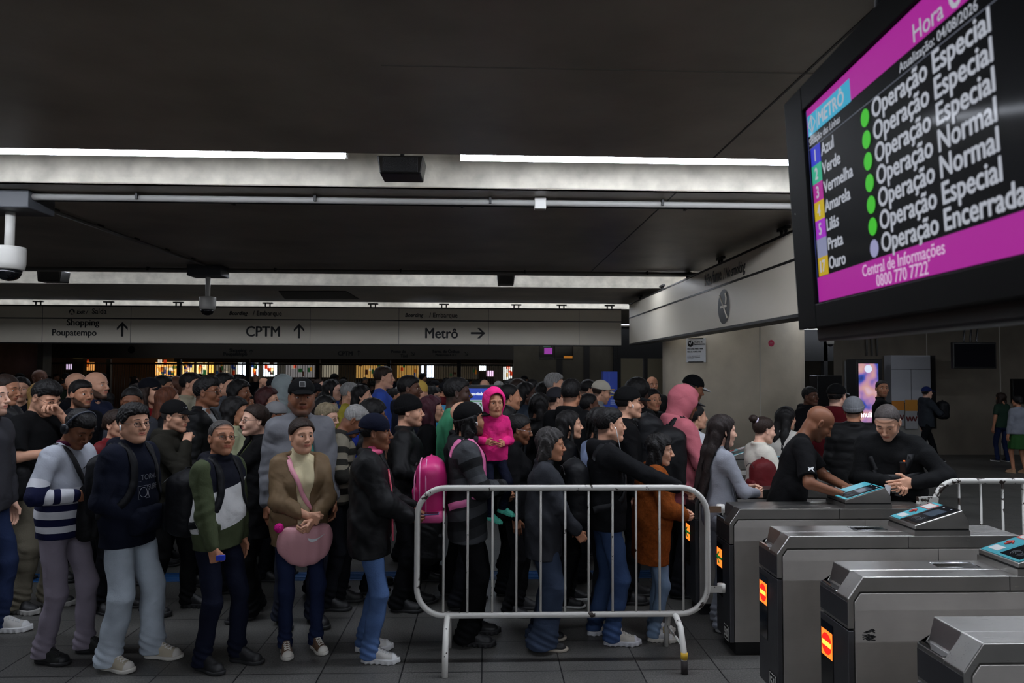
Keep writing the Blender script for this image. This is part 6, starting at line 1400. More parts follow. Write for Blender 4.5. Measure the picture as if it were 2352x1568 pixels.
g = A11 = person('man in black hoodie with wired earphones, his hand resting on the white barrier', 1398, 936, 5.38, 4, short='black hoodie man', bpx=1392, fig=dict(b=1.02, belly=.008, hp=0, twist=0, rh=(.50, -.40, 1.165), lh=(.10, .2, .85), reh=(-.2, -.3, -1.), rf=(.02, -.10), lf=(-.06, .12)), skin='l', head=dict(jaw=1.12, chub=.006), hair=('short', 'k'), top=('hoodie', (30, 31, 35), dict(t=.022)), legs=('reg', (62, 84, 124), 2., 1), shoes=('chunky', (186, 180, 168), (200, 200, 205), (200, 198, 190)), rp='grip', res=.0075, rhz=((1, -.15, -.12), (0, 0, 1)))
MB().tube([tuple(v) for v in g.h2b([(.012, -.088, -.004), (.02, -.098, -.02), (.03, -.098, -.07), (.05, -.08, -.14), (.07, -.05, -.20)])*g.s], .0028*g.s, mat((225, 225, 225), .4), 6).build('earphone_cable', g.root)
backpack(g, 'black backpack on the man whose hand rests on the barrier', (30, 32, 38), pos=(-.24, 0, 1.10), size=(.095, .15, .24))
g = A12 = person('woman with long black hair in a rust orange fleece coat', 1512, 998, 5.42, 0, short='rust fleece woman', bpx=1495, fig=dict(b=1.06, fm=1, belly=.02, hp=6, hy=-12, lean=3, rh=(.26, -.10, 1.06), lh=(.28, .02, 1.06), reh=(-.4, -.8, -.4), rf=(.0, -.09), lf=(.04, .10)), skin='l', head=dict(nose=1.25, age=1), hair=('wavy', 'k'), top=('fleece', (140, 72, 30), dict(hem=.66)), legs=('slim', (120, 142, 168), 1., 1), shoes=('chunky', (205, 205, 205), (205, 200, 190), (210, 210, 210)), rp='hold', lp='hold', res=.0075)
g = A13 = person('man in a washed pink hooded jacket with the hood up', 1578, 888, 6.45, 8, short='pink hooded man', bpx=1548, fig=dict(b=1.12, lean=4, hp=12, rh=(.30, -.12, 1.05), lh=(.30, .10, 1.05), reh=(-.4, -.8, -.5), rf=(-.02, -.1), lf=(.08, .1)), skin='b', beard=.8, stache=.7, hair=('short', 'k'), hat=('hood', (168, 92, 102)), top=('hoodie', (168, 92, 102), dict(t=.03, hem=.78, amp=.007)), legs=('reg', (30, 32, 40)), shoes=BSH, res=.008)
backpack(g, 'large black backpack on the man in the pink hood', (28, 29, 34), pos=(-.29, -.03, 1.24), size=(.12, .16, .24))
brim(g, g.root, g.s, mat((24, 24, 26), .6))
g = person('tall man in a black cap with a white edged brim, behind the pink hood', 1600, 861, 8.15, 4, short='white brimmed cap man', fig=dict(hp=18), skin='b', hair=('short', 'k'), hat=('cap', (22, 23, 26), (190, 190, 190)), top=('tee', (40, 40, 46)), shoes=BSH)
g = person('woman in a white T-shirt between the pink hooded man and the concrete column', 1598, 930, 7.27, 8, fig=dict(fm=1, b=1.05), skin='l', hair=('bun', 'k'), top=('tee', (190, 192, 196)), bare=1, shoes=BSH)
g = A15 = person('young woman with very long dark brown hair in a light grey sweater', 1664, 953, 5.60, 8, short='grey sweatered woman', bpx=1650, fig=dict(fm=1, b=.95, hp=6, rh=(.30, -.08, 1.10), lh=(.30, .06, 1.12), reh=(-.35, -.8, -.7), rf=(-.02, -.08), lf=(.03, .08)), skin='p', hair=('verylong', (30, 21, 19)), top=('sweater', (136, 138, 146), dict(t=.008, amp=.003)), legs=('reg', (150, 154, 164), 0, 1), shoes=('flat', (120, 122, 126), (200, 200, 200), (200, 200, 200)), rp='hold', lp='hold', res=.0075)
sb = MB(); sbr = empty('shoulder_bag', (g.x, g.y, 0), g.a); tag(sbr, 'thin black strapped bag of the long haired woman in the grey sweater', 'bag')
strap(sb, g, [(-.11, .0, 1.28), (-.07, -.10, 1.42), (.03, -.11, 1.43), (.09, -.10, 1.32), (.09, -.12, 1.12), (.04, -.14, .95)], .028, mat((24, 24, 28), .7)); sb.build('strap', sbr)
V, Q = surf(lambda P: rbox(P, (.02, -.22, .85), (.10, .035, .08), .03), (-.12, -.3, .72), (.16, -.14, .98), .008); put('pouch', V, Q, [puffer((26, 26, 30))], sbr, g.s)
g = A16 = person('woman with a bun and white scrunchie in a white fleece', 1764, 957, 6.40, 6, short='white fleece woman', bpx=1745, fig=dict(fm=1, b=.95, hp=10, rh=(.28, -.10, 1.12), lh=(.28, .06, 1.12), reh=(-.35, -.8, -.6)), skin='p', hair=('bun', 'n'), top=('sweater', (200, 196, 184), dict(t=.020)), legs=('slim', (40, 40, 46)), shoes=BSH, rp='hold', lp='hold')
V, Q = surf(lambda P: torus(P, (-.094, 0, .070), .030, .013, ax=0)+.002*np.sin(P[:, 1]*300), (-.14, -.06, .0), (-.04, .06, .12), .004); put('scrunchie', g.h2b(V), Q, [mat((205, 195, 215), .7)], g.root, g.s)
backpack(g, 'red and black backpack of the woman with the bun', (120, 24, 30), pos=(-.10, -.25, 1.15), size=(.12, .095, .19), straps=False)
sb = MB(); sbr = bpy.data.objects[-1] if False else COL.objects[-1]
g = person('woman with long black hair and a white jacket, face turned away, against the column', 1806, 934, 7.27, 32, fig=dict(fm=1), skin='l', hair=('longback', 'k'), top=('jacket', (195, 192, 184)), legs=('slim', (30, 30, 34)), shoes=BSH)
g = A18 = person('bald man in a black T-shirt leaning on the gate, watch on his wrist', 1868, 930, 5.62, -20, short='leaning bald man', bpx=1802, fig=dict(b=1.02, lean=16, hp=24, hy=10, rh=(.38, -.26, 1.055), lh=(.45, -.05, 1.07), reh=(-.5, -.6, -.5), leh=(-.2, .7, -.6), rf=(-.02, -.09), lf=(.02, .09)), skin='b', head=dict(nose=1.15, jaw=1.0), hair=('bald', 'k'), beard=.35, stache=.3, open_=.4, brow='k',
    top=('tee', (28, 28, 31), dict(t=.012, sleeve=.42)), legs=('reg', (26, 26, 30)), shoes=BSH, rp='flat', lp='flat', bare=1, rhz=((.75, -.55, -.05), (0, 0, 1)), lhz=((.9, -.35, 0), (0, 0, 1)), res=.0075)
wr = g.wr[0]; fd = (g.wr[0]-g.el[0]); fd /= np.linalg.norm(fd); Fm = frame3(fd, (0, 0, 1)); wm = MB()
wm.tube([tuple((wr-fd*.012+Fm[:, 1]*.031*math.cos(a)+Fm[:, 2]*.026*math.sin(a))*g.s) for a in np.linspace(0, 2*pi, 18)[:-1]], .006, mat((120, 118, 112), .3, 1.), 8, closed=True); wo = wm.build('watch', g.root)
MB().disc(tuple((wr-fd*.012+Fm[:, 2]*.036)*g.s), tuple(Fm[:, 0]), tuple(Fm[:, 1]), .021, mat((205, 203, 195), .2)).disc(tuple((wr-fd*.012+Fm[:, 2]*.0365)*g.s), tuple(Fm[:, 0]), tuple(Fm[:, 1]), .014, mat((60, 62, 66), .2)).build('watch_face', wo)
def on_cloth(g, pts): q, _ = snap(g, [g.piv+g.T@(np.array(p)-g.piv) for p in pts], .002); return [tuple(v) for v in q*g.s]
# roundel and emblem on the shirt
n_ = 24
for rr, cc, zz_, off in ((.034, (36, 42, 52), 0, 0), (.024, (214, 216, 220), 0, .0012)):
    P = on_cloth(g, [(.14, -.09+rr*math.cos(2*pi*k/n_), 1.25+rr*math.sin(2*pi*k/n_)) for k in range(n_)]); P = [(a+off, b-off, c) for a, b, c in P]; MB().add(P, [list(range(n_))], mat(cc, .4)).build('round_emblem', g.root)
for k0 in (0, 2):
    P = on_cloth(g, [(.14, -.09, 1.25)]+[(.14, -.09+.022*math.cos(pi/2*(k0+t)), 1.25+.022*math.sin(pi/2*(k0+t))) for t in np.linspace(0, 1, 6)]); P = [(a+.0024, b-.0024, c) for a, b, c in P]; MB().add(P, [list(range(7))], mat((40, 110, 190), .4)).build('round_emblem', g.root)
# leaping cat emblem on the sleeve
cat_ = [(-.03, .012), (-.012, .006), (.006, .016), (.024, .022), (.03, .014), (.016, .008), (.010, -.004), (.020, -.020), (.010, -.022), (.0, -.006), (-.012, -.008), (-.022, -.022), (-.028, -.016), (-.020, -.002)]
sh_, el_ = g.sh[0], g.el[0]; cM = sh_+(el_-sh_)*.55+np.array([.03, -.08, 0]); P, _ = snap(g, [cM+np.array([x, 0, z]) for x, z in cat_], .003); P = [tuple(v) for v in P*g.s]; MB().add(P, [list(range(len(P)))], mat((215, 215, 215), .5)).build('leaping_emblem', g.root)
g = A19 = person('officer in black uniform with chest harness and radio, bending over the card reader', 2026, 926, 5.66, -128, short='officer', bpx=2050, fig=dict(b=1.08, belly=.02, lean=12, hp=26, hy=-4, rh=(.30, .02, 1.12), lh=(.28, .16, 1.13), reh=(-.3, -.9, -.3), leh=(-.3, .9, -.3), rf=(0, -.12), lf=(0, .12)), skin='l', head=dict(jaw=1.02, nose=1.05, age=1), hair=('receding', (66, 60, 58)), shade=.6, beard=.35, stache=.35, open_=.4, beardc='g', brow='n',
    top=('sweater', (36, 37, 39), dict(t=.022, collar=.018, amp=.006)), legs=('reg', (26, 26, 28)), shoes=BSH, rp='hold', lp='flat', res=.0075)
HB = mat((26, 27, 30), .6, bump=.3, bscale=120); hr_ = MB()
for sg_ in (-1, 1): strap(hr_, g, [(-.12, .11*sg_, 1.35), (-.02, .12*sg_, 1.44), (.08, .115*sg_, 1.38), (.14, .10*sg_, 1.26), (.15, .06*sg_, 1.14), (.14, .04*sg_, 1.02)], .045, HB, th=.003, off=.003)
strap(hr_, g, [(.04, -.19, 1.16), (.14, -.08, 1.15), (.15, 0, 1.14), (.14, .08, 1.15), (.04, .19, 1.16)], .05, HB, th=.006); ho = hr_.build('harness', g.root)
for (yy, zz_, sz, cc) in ((.10, 1.27, (.03, .045, .085), (18, 18, 20)), (-.07, 1.13, (.03, .07, .075), (14, 14, 16))):
    q, nn = snap(g, [g.piv+g.T@(np.array([.17, yy, zz_])-g.piv)], .02); MB().box(tuple(q[0]*g.s), sz, mat(cc, .35), R=Matrix([list(r_) for r_ in g.T])).build('radio' if yy > 0 else 'body_camera', ho, bevel=.005)
q, nn = snap(g, [g.piv+g.T@(np.array([.17, .04, 1.09])-g.piv)], .012); MB().box(tuple(q[0]*g.s), (.004, .045, .04), mat((165, 165, 160), .5), R=Matrix([list(r_) for r_ in g.T])).build('badge', ho)
q, nn = snap(g, [g.piv+g.T@(np.array([.17, .11, 1.325])-g.piv)], .045); MB().box(tuple(q[0]*g.s), (.012, .012, .008), mat((255, 120, 60), .3, emit=1.2)).build('radio_light', ho)
pw = wp(g, g.wr[0]+np.array([.10, 0, -.04])); pr_ = empty('paper_slip', tuple(pw)); tag(pr_, 'small white paper slip in the officer\'s fingers', 'paper'); MB().add([(-.02, 0, -.05), (.02, .01, -.05), (.025, .0, .03), (-.02, 0, .04), (-.02, .002, -.05), (.02, .012, -.05), (.025, .002, .03), (-.02, .002, .04)], [(0, 1, 2, 3), (7, 6, 5, 4)], mat((215, 215, 218), .6)).build('sheet', pr_)
g = person('person in grey knitted beanie and black puffer jacket, seen from behind', 1962, 911, 7.25, 62, short='grey beanie person', fig=dict(b=1.12, hy=-6), skin='m', hair=('short', 'k'), hat=('beanie', (120, 122, 126)), top=('puffer', (24, 25, 28)), legs=('reg', (90, 90, 96)), shoes=BSH)
g = person('man in red hoodie and black cap with white marks, seen from behind', 1922, 880, 8.2, 50, short='red hoodie man', fig=dict(b=1.05, hy=-20), skin='p', hair=('short', 'k'), hat=('cap', (24, 24, 26), (170, 170, 170)), top=('hoodie', (110, 22, 32)), legs=('reg', (30, 30, 36)), shoes=BSH)
g = person('man in black standing before the lit advertising screen', 2024, 872, 11.2, -30, fig=dict(b=1.05, hy=-70), skin='m', beard=.5, hair=('buzz', 'k'), top=('polo', (26, 26, 28)), shoes=BSH)
g = person('man in blue cap and dark hooded jacket striding right with a backpack', 2128, 887, 15.2, 0, fig=dict(hy=0, rf=(-.34, -.07), lf=(.30, .08), rh=(.35, -.14, 1.2), rfz=.13), skin='p', hair=('short', 'k'), hat=('cap', (36, 50, 110)), top=('hoodie', (56, 62, 70)), legs=('reg', (24, 26, 32)), shoes=BWS)
backpack(g, 'black backpack swung beside the striding man in the blue cap', (22, 24, 32), pos=(.28, -.16, 1.22), size=(.12, .12, .2), straps=False)
g = person('dark haired person in green top walking near the right wall', 2300, 902, 15.6, 100, fig=dict(fm=1), skin='m', hair=('wavy', 'n'), top=('tee', (50, 76, 62)), legs=('slim', (40, 54, 96), 0, 1), shoes=BWS)
g = person('woman in grey top and green skirt seen from behind at the right edge', 2338, 908, 13.8, 95, fig=dict(fm=1, b=1.08), skin='m', hair=('lowbun', 'k'), top=('sweater', (120, 124, 134)), legs=('skirt', (52, 100, 50)), shoes=('flat', (180, 140, 110), (180, 150, 120)), bare=1)
g = person('shadowed person in the gap right of the concrete column', 1858, 888, 9.8, -60, fig=dict(), skin='d', hair=('short', 'k'), top=('hoodie', (30, 30, 34)), shoes=BSH)
# --- second row and the near crowd behind it
def Q_(lbl, px, cy, Y, hd, sk, hair, tp, short=None, fm=0, b=1., legs=None, shoes=BSH, **k):
    fig = dict(fm=fm, b=b); fig.update(k.pop('fig', {}))
    best = None
    for dy in (0, .12, -.12, .24, -.24, .36, -.36, .48, .6, .75, .9):
        X = float(W(px, cy, Y=Y+dy)[0]); m_ = min(math.hypot(X-a, Y+dy-c) for a, c in PEOPLE)
        if best is None or m_ > best[0]+.02: best = (m_, dy)
        if m_ > .44: best = (m_, dy); break
    Y = Y+best[1]
    return person(lbl, px, cy, Y, hd, short=short, fig=fig, skin=sk, hair=hair, top=tp, legs=legs or ('reg', (34, 36, 44)), shoes=shoes, **k)
g = Q_('man in black polo and glasses, hand at his nose, looking at a phone', 128, 872, 6.2, -12, 'l', ('quiff', 'k'), ('polo', (26, 27, 30), dict(t=.016, sleeve=.46)), short='black polo man', b=1.12, legs=('loose', (112, 106, 92)), shoes=('chunky', (30, 30, 32), (150, 148, 144)), bpx=85, glasses='y', bare=1, fig=dict(hp=26, hy=-4, lh=(.20, -.01, 1.47), leh=(.1, .7, -.8), rh=(.30, -.12, 1.20), reh=(-.4, -.8, -.4), belly=.015), lp='hold', rp='hold', open_=.4)
phone(g, 'dark phone in the hand of the man in the black polo', (.39, -.13, 1.23), zd=(-.5, 0, 1))
backpack(g, 'black shoulder bag at the side of the man in the black polo', (24, 25, 30), pos=(.02, -.25, .98), size=(.15, .07, .13), straps=False, name='shoulder_bag')
Q_('bearded man with dark hair between the black polo and the bald man', 187, 872, 7.1, -25, 'm', ('short', 'k'), ('polo', (40, 42, 50)), beard=.95, stache=.95)
Q_('bald man with reddish skin, left of the bald bearded man', 176, 855, 8.4, -8, 'l', ('bald', 'n'), ('plain', (40, 42, 52)), beard=.2)
Q_('bald man with dark beard in a blue sweater with grey strap', 221, 853, 7.7, -10, 'l', ('bald', 'k'), ('sweater', (44, 52, 84)), short='bald bearded man', beard=.95, stache=.95, brow='k')
Q_('woman with glasses and dark hair in a red jacket, behind the navy hoodie', 268, 941, 6.15, -15, 'l', ('lowbun', 'n'), ('jacket', (130, 26, 34)), short='red jacketed woman', fm=1, glasses='y')
Q_('dark haired woman with a pulled back bun, face lowered toward the camera', 306, 889, 7.0, -70, 'b', ('bun', 'k'), ('sweater', (70, 72, 80)), fm=1, fig=dict(hp=12), open_=.5)
Q_('woman in dark cap with white logo and a red collar', 345, 866, 7.9, -8, 'l', ('wavy', 'n'), ('tee', (170, 30, 40)), fm=1, hat=('cap', (26, 28, 40)))
Q_('woman with long straight auburn hair facing away', 384, 889, 7.4, 35, 'l', ('longback', 'r'), ('jacket', (30, 32, 40)), fm=1)
g = Q_('man in black baseball cap and olive hoodie smiling, hand on his chin', 417, 917, 6.1, -8, 'l', ('buzz', 's'), ('hoodie', (54, 52, 44)), short='olive hoodie man', hat=('cap', (26, 26, 28), None, 1.2), glasses='y', legs=('reg', (28, 28, 30)), shoes=('chunky', (24, 24, 26), (24, 24, 26)), bpx=392, fig=dict(rh=(.16, -.03, 1.40), reh=(.2, -.6, -.9), hp=4, rf=(-.1, -.1), lf=(.12, .12), belly=.01), rp='fist', head=dict(smile=1, age=1), beard=.2)
me = text_mesh('NY', .045, .012, 0, .0006, 'CENTER'); co = np.array([v.co[:] for v in me.vertices]); P = [(.092-.25*abs(x)-.35*max(0, y-.01), x, .058+y*.9) for x, y, _ in co]
for v, q in zip(me.vertices, g.h2b(P)*g.s): v.co = q
me.materials.append(mat((190, 190, 190), .5)); link('cap_lettering', me, g.root)
Q_('tall man with flat top hair and glasses in black jacket over a pale shirt', 474, 866, 6.9, 0, 'b', ('quiff', 'k'), ('jacket', (26, 27, 31), dict(openv=.03)), short='flat top haired man', glasses='y', inner=('shirt', (150, 150, 150)), b=1.08, legs=('reg', (24, 24, 28)))
g = Q_('smiling woman with round glasses, green top and black coat', 578, 929, 6.0, -150, 'p', ('lowbun', 'n'), ('coat', (28, 28, 31), dict(openv=.07)), short='smiling woman', fm=1, b=1.05, glasses='y', inner=('blouse', (86, 92, 54)), legs=('reg', (30, 30, 32)), bpx=592, head=dict(smile=1, chub=.004), fig=dict(hy=10, lh=(.16, .02, 1.22), rh=(.1, -.25, .9)), lp='fist')
Q_('dark curly haired person just left of the smiling woman with glasses', 540, 905, 6.9, 10, 'm', ('curly', 'k'), ('jacket', (160, 162, 130)), fm=1)
Q_('young woman with short dark curls and headphones near the tall man', 550, 866, 8.2, -5, 'b', ('curly', 'k'), ('tee', (60, 30, 50)), fm=1)
Q_('man in grey cap looking down, behind the big man in the grey jacket', 640, 922, 6.9, 5, 'b', ('buzz', 'k'), ('jacket', (24, 24, 28)), hat=('cap', (120, 120, 122)), fig=dict(hp=14))
g = Q_('big man in black cap, grey jacket and teal T-shirt, looking at the camera', 700, 866, 6.05, -58, 'b', ('buzz', 'k'), ('jacket', (104, 105, 110), dict(openv=.09, hem=.80)), short='big grey jacketed man', b=1.12, hat=('cap', (24, 24, 26), None, 1.25), beard=.55, stache=.5, beardc='s', inner=('t_shirt', (70, 140, 128)), head=dict(jaw=1.15, chub=.008, nose=1.25), fig=dict(belly=.03, hy=-12, hp=3), legs=('reg', (50, 54, 70)), bpx=690)
P = [(.103, .012, .080), (.100, -.026, .080), (.084, -.026, .116), (.087, .012, .116)]; MB().add([tuple(v) for v in g.h2b(P)*g.s], [(3, 2, 1, 0)], mat((150, 150, 150), .5)).build('cap_patch', g.root)
P = [(.1050, .009, .083), (.1020, -.023, .083), (.0865, -.023, .113), (.0895, .009, .113)]; MB().add([tuple(v) for v in g.h2b(P)*g.s], [(3, 2, 1, 0)], BLACK).build('cap_patch', g.root)
Q_('grey blond short haired woman with dark glasses behind the tan jacket', 742, 925, 6.6, -10, 'p', ('short', (120, 108, 86)), ('jacket', (40, 42, 48)), fm=1, glasses='y', fig=dict(hp=12))
CS = [(0, (120, 114, 100))]+[(.80+.055*i, ((120, 114, 100), (52, 50, 44))[i % 2]) for i in range(12)]+[(1.9, (120, 114, 100))]+[(2+.09*i, ((120, 114, 100), (52, 50, 44))[i % 2]) for i in range(11)]
g = Q_('grey haired man in striped cardigan reading his phone, head bent', 792, 930, 6.55, 6, 'b', ('short', 'g'), ('sweater', (120, 114, 100), dict(mat=ramp_mat(CS, .7, 3.1), pt='z', t=.02)), short='striped cardigan man', fig=dict(hp=34, lean=8, **{k: v for k, v in PH.items()}), rp='hold', lp='hold', bpx=768, open_=.4)
phone(g, 'phone held by the grey haired man in the striped cardigan', (.37, -.02, 1.18), zd=(-.5, 0, 1))
Q_('person with long curly black hair behind the grey haired man', 748, 903, 7.6, 10, 'm', ('curly', 'k'), ('jacket', (28, 28, 32)), fm=1)
Q_('person with a big black afro seen from behind', 858, 916, 6.4, 20, 'b', ('afro', 'k'), ('jacket', (24, 25, 30)), short='big afro person')
g = Q_('man in black beanie and black jacket, between the navy cap and the pink backpack', 938, 906, 6.15, 0, 'l', ('buzz', 'k'), ('jacket', (26, 27, 30)), short='black beanie man', b=1.15, hat=('beanie', (22, 22, 25)), beard=.4, legs=('reg', (24, 25, 30)), fig=dict(rh=(.2, -.18, 1.12), reh=(-.6, -.7, -.2)), rp='fist')
backpack(g, 'black rucksack hanging low in front of the man in the black beanie', (24, 24, 28), pos=(.20, -.10, .62), size=(.10, .13, .24), straps=False, front=True)
Q_('woman with burgundy hair, glasses and an earbud, in a dark coat', 990, 910, 7.0, 5, 'l', ('wavy', (60, 26, 36)), ('coat', (28, 27, 31)), fm=1, glasses='y')
Q_('tall dark skinned man in navy shirt behind the black beanie', 938, 862, 7.7, 0, 'd', ('short', 'k'), ('hoodie', (32, 36, 56)), short='tall navy man', b=1.08)
Q_('dark skinned man in a mint green T-shirt', 1048, 867, 6.95, 4, 'e', ('short', 'k'), ('tee', (66, 140, 104), dict(t=.02)), short='green T-shirt man', b=1.15, bare=1)
Q_('bald man in a dark jacket just left of the pink hooded child', 1062, 921, 6.3, 10, 'l', ('bald', 'k'), ('jacket', (28, 30, 34)))
Q_('broad man with a short crew cut just right of the pink hooded child', 1168, 880, 7.3, 12, 'm', ('buzz', 'k'), ('tee', (30, 30, 34)), short='crew cut man', b=1.15)
Q_('man with a shaved head in a navy jacket behind the crew cut man', 1190, 868, 9.2, 0, 'l', ('buzz', 'n'), ('jacket', (34, 42, 62)), b=1.1)
Q_('woman with long black braids in a denim jacket near the small barrier', 1208, 878, 8.9, 5, 'e', ('longback', 'k'), ('jacket', (46, 58, 74)), fm=1)
Q_('dark haired person with a red strap, tucked behind the pink hooded child', 1160, 925, 6.55, 20, 'b', ('curly', 'k'), ('jacket', (26, 26, 30)), fm=1)
g = Q_('woman with very long black hair and an earring, lips closed, in black', 1306, 943, 6.2, 4, 'l', ('verylong', 'k'), ('jacket', (26, 26, 29)), short='very long haired woman', fm=1, legs=('slim', (20, 20, 24)), shoes=BWS)
g = Q_('man with thick black hair in black seen from behind', 1312, 870, 6.9, 60, 'm', ('short', 'k'), ('hoodie', (24, 25, 28)), short='black haired back', b=1.15)
g = Q_('person with a black bob and light blue collar behind the black hoodie', 1378, 938, 6.1, 20, 'm', ('bob', 'k'), ('plain', (120, 132, 160)), fm=1)
g = Q_('man in a black cap with an earbud and reddish face', 1446, 886, 6.3, 0, 'l', ('buzz', 'k'), ('sweater', (25, 25, 28)), short='black capped earbud man', b=1.15, hat=('cap', (24, 24, 26)), beard=.15, bpx=1436)
MB().tube([tuple(v) for v in g.h2b([(.004, -.092, -.006), (.014, -.096, -.010), (.014, -.096, -.03)])*g.s], .0055*g.s, mat((235, 235, 235), .3), 8).build('earbud', g.root)
backpack(g, 'big black backpack with a handle, right of the black capped man', (26, 27, 31), pos=(.34, -.05, 1.16), size=(.14, .14, .25), straps=False)
Q_('person with a round black afro behind the black capped man', 1466, 868, 7.9, 30, 'e', ('afro', 'k'), ('jacket', (24, 24, 27)), short='round afro person')
Q_('dark haired woman facing the camera beside the round afro', 1498, 893, 8.3, -70, 'm', ('lowbun', 'k'), ('jacket', (28, 28, 32)), fm=1)
Q_('bald security guard in black uniform far back, left of the column', 1497, 864, 11.6, -85, 'm', ('bald', 'k'), ('jacket', (24, 25, 28)), b=1.1)
g = Q_('man in white cap and grey hoodie with a dark backpack, near the blue totem', 1386, 873, 8.9, 5, 'l', ('buzz', 'n'), ('hoodie', (130, 134, 136)), short='white capped man', hat=('cap', (190, 184, 168)), fig=dict(hp=14, **PH), rp='hold', lp='hold', beard=.3)
Q_('person with a small black bun in a grey hooded jacket', 1352, 903, 7.9, 8, 'd', ('bun', 'k'), ('hoodie', (110, 112, 118)), fm=1)
Q_('man with receding dark hair in a blue jacket', 1346, 871, 9.7, 0, 'l', ('receding', 'k'), ('jacket', (40, 62, 120)), short='blue jacketed man', fig=dict(hp=12))
Q_('man in dark grey cap with white dots and a blue shirt', 1278, 888, 7.9, 4, 'l', ('buzz', 'k'), ('hoodie', (40, 66, 150)), hat=('cap', (60, 60, 66)))
g = Q_('young man with short curls and a headband, backpack with neon stripes', 1252, 872, 8.6, 4, 'b', ('curly', 'k'), ('jacket', (40, 52, 58)), short='neon striped backpack')
bp_ = backpack(g, 'black backpack with neon yellow reflective stripes', (28, 30, 30), pos=(-.26, -.08, 1.12), size=(.10, .15, .24)); NE = mat((150, 220, 50), .4, emit=.10)
for k in range(3): MB().tube([(-.37*g.s+.0, (-.14+.07*k)*g.s, z*g.s) for z in (.96, 1.1, 1.25, 1.32)], .012, NE, 6).build('reflective_stripe', bp_)
Q_('grey haired man with face mask far back left of the thick black hair', 1272, 856, 9.4, 0, 'l', ('short', 'g'), ('jacket', (56, 90, 96)))
g = Q_('tall broad man in a bright blue T-shirt standing above the crowd', 880, 841, 9.6, 4, 'l', ('short', 'n'), ('tee', (60, 88, 180), dict(t=.02)), short='bright blue T-shirt man', b=1.3, bare=1)
g = Q_('man in a yellow cap and crimson top looking down', 966, 872, 9.0, 6, 'l', ('buzz', 'k'), ('plain', (130, 30, 70)), short='yellow capped man', hat=('capback', (205, 170, 84)), fig=dict(hp=12))
Q_('dark haired girl in a bright blue jacket', 830, 884, 8.7, 4, 'l', ('longback', 'k'), ('jacket', (36, 60, 170)), short='blue jacketed girl', fm=1)
Q_('grey haired man in a yellow T-shirt', 802, 878, 9.2, 6, 'l', ('short', 'g'), ('tee', (190, 176, 70), dict(t=.02)), short='yellow T-shirt man', b=1.05)
Q_('woman with long dark hair and glasses in a cream cardigan', 762, 872, 8.8, 0, 'p', ('long', 'k'), ('jacket', (150, 144, 130)), short='cream cardigan woman', fm=1, glasses='y')
Q_('woman with reddish curls and glasses with a pink bag strap', 614, 883, 8.2, 4, 'l', ('curly', (56, 26, 26)), ('plain', (46, 60, 90)), short='reddish curled woman', fm=1, glasses='y')
Q_('person in a pale grey hood up behind the crowd', 652, 862, 9.6, 10, 'l', ('short', 'k'), ('hoodie', (150, 160, 160)), hat=('hood', (150, 160, 160)))
Q_('man with short dark hair in a cream jacket and blue collar', 436, 855, 8.9, 5, 'l', ('short', 'k'), ('jacket', (170, 164, 140)), short='cream jacketed man')
Q_('blond curly person in a white top at the left', 96, 872, 8.2, 10, 'p', ('curly', 'y'), ('plain', (170, 174, 180)), short='blond curly person', fm=1)
Q_('heavy man with fair buzz cut and grey jacket at the far left', 18, 858, 6.9, 0, 'm', ('buzz', 'n'), ('jacket', (46, 48, 54)), short='far left man', b=1.15, fig=dict(hp=10))
Q_('young pale faced woman in a dark top looking at the camera, left', 50, 866, 8.3, -60, 'l', ('lowbun', 'k'), ('tee', (26, 30, 46)), fm=1)
Q_('bald dark skinned man far back at the left', 92, 848, 11.2, -20, 'd', ('bald', 'k'), ('jacket', (34, 34, 40)))
Q_('man with short greyish hair and grey hoodie seen from behind', 405, 862, 9.6, 30, 'd', ('bald', 'k'), ('hoodie', (100, 104, 124)))
Q_('young man in a grey hoodie with hand at his mouth', 513, 856, 8.6, 6, 'l', ('short', 'k'), ('hoodie', (96, 100, 106)), short='young grey hoodie man')
Q_('dark haired man with a black top just left of the cream jacket', 372, 862, 8.8, 20, 'm', ('short', 'k'), ('tee', (120, 124, 130)))
Q_('person in black behind the woman with rimless glasses', 1240, 905, 7.2, 30, 'b', ('wavy', 'k'), ('jacket', (24, 24, 28)), fm=1)
# ------------------------------------------------------------------ the packed crowd farther back
rng = random.Random(11); nrg = np.random.RandomState(4)
COLS = [((30, 32, 40), 'black'), ((36, 42, 66), 'navy'), ((70, 72, 78), 'grey'), ((28, 28, 30), 'dark'), ((130, 132, 138), 'pale grey'), ((110, 28, 36), 'red'), ((46, 58, 44), 'olive'), ((170, 168, 164), 'white'), ((56, 44, 38), 'brown'), ((44, 64, 120), 'blue'), ((26, 26, 30), 'black'), ((32, 34, 44), 'dark')]
VAR = [('short', 'k', 'm', 0, 'short black hair'), ('buzz', 'k', 'b', 0, 'cropped black hair'), ('longback', 'n', 'l', 1, 'long brown hair'), ('lowbun', 'k', 'm', 1, 'tied back hair'), ('afro', 'k', 'd', 0, 'afro'), ('bald', 'k', 'l', 0, 'bald'), ('curly', 'k', 'b', 1, 'curly dark hair'), ('short', 'g', 'l', 0, 'grey hair'), ('quiff', 'k', 'l', 0, 'tall dark hair'), ('wavy', 'k', 'l', 1, 'wavy black hair'), ('bun', 'n', 'p', 1, 'hair bun'), ('cap', 'k', 'm', 0, 'dark cap'), ('short', 'k', 'd', 0, 'short black hair'), ('beanie', 'k', 'b', 0, 'dark beanie')]
protos = []
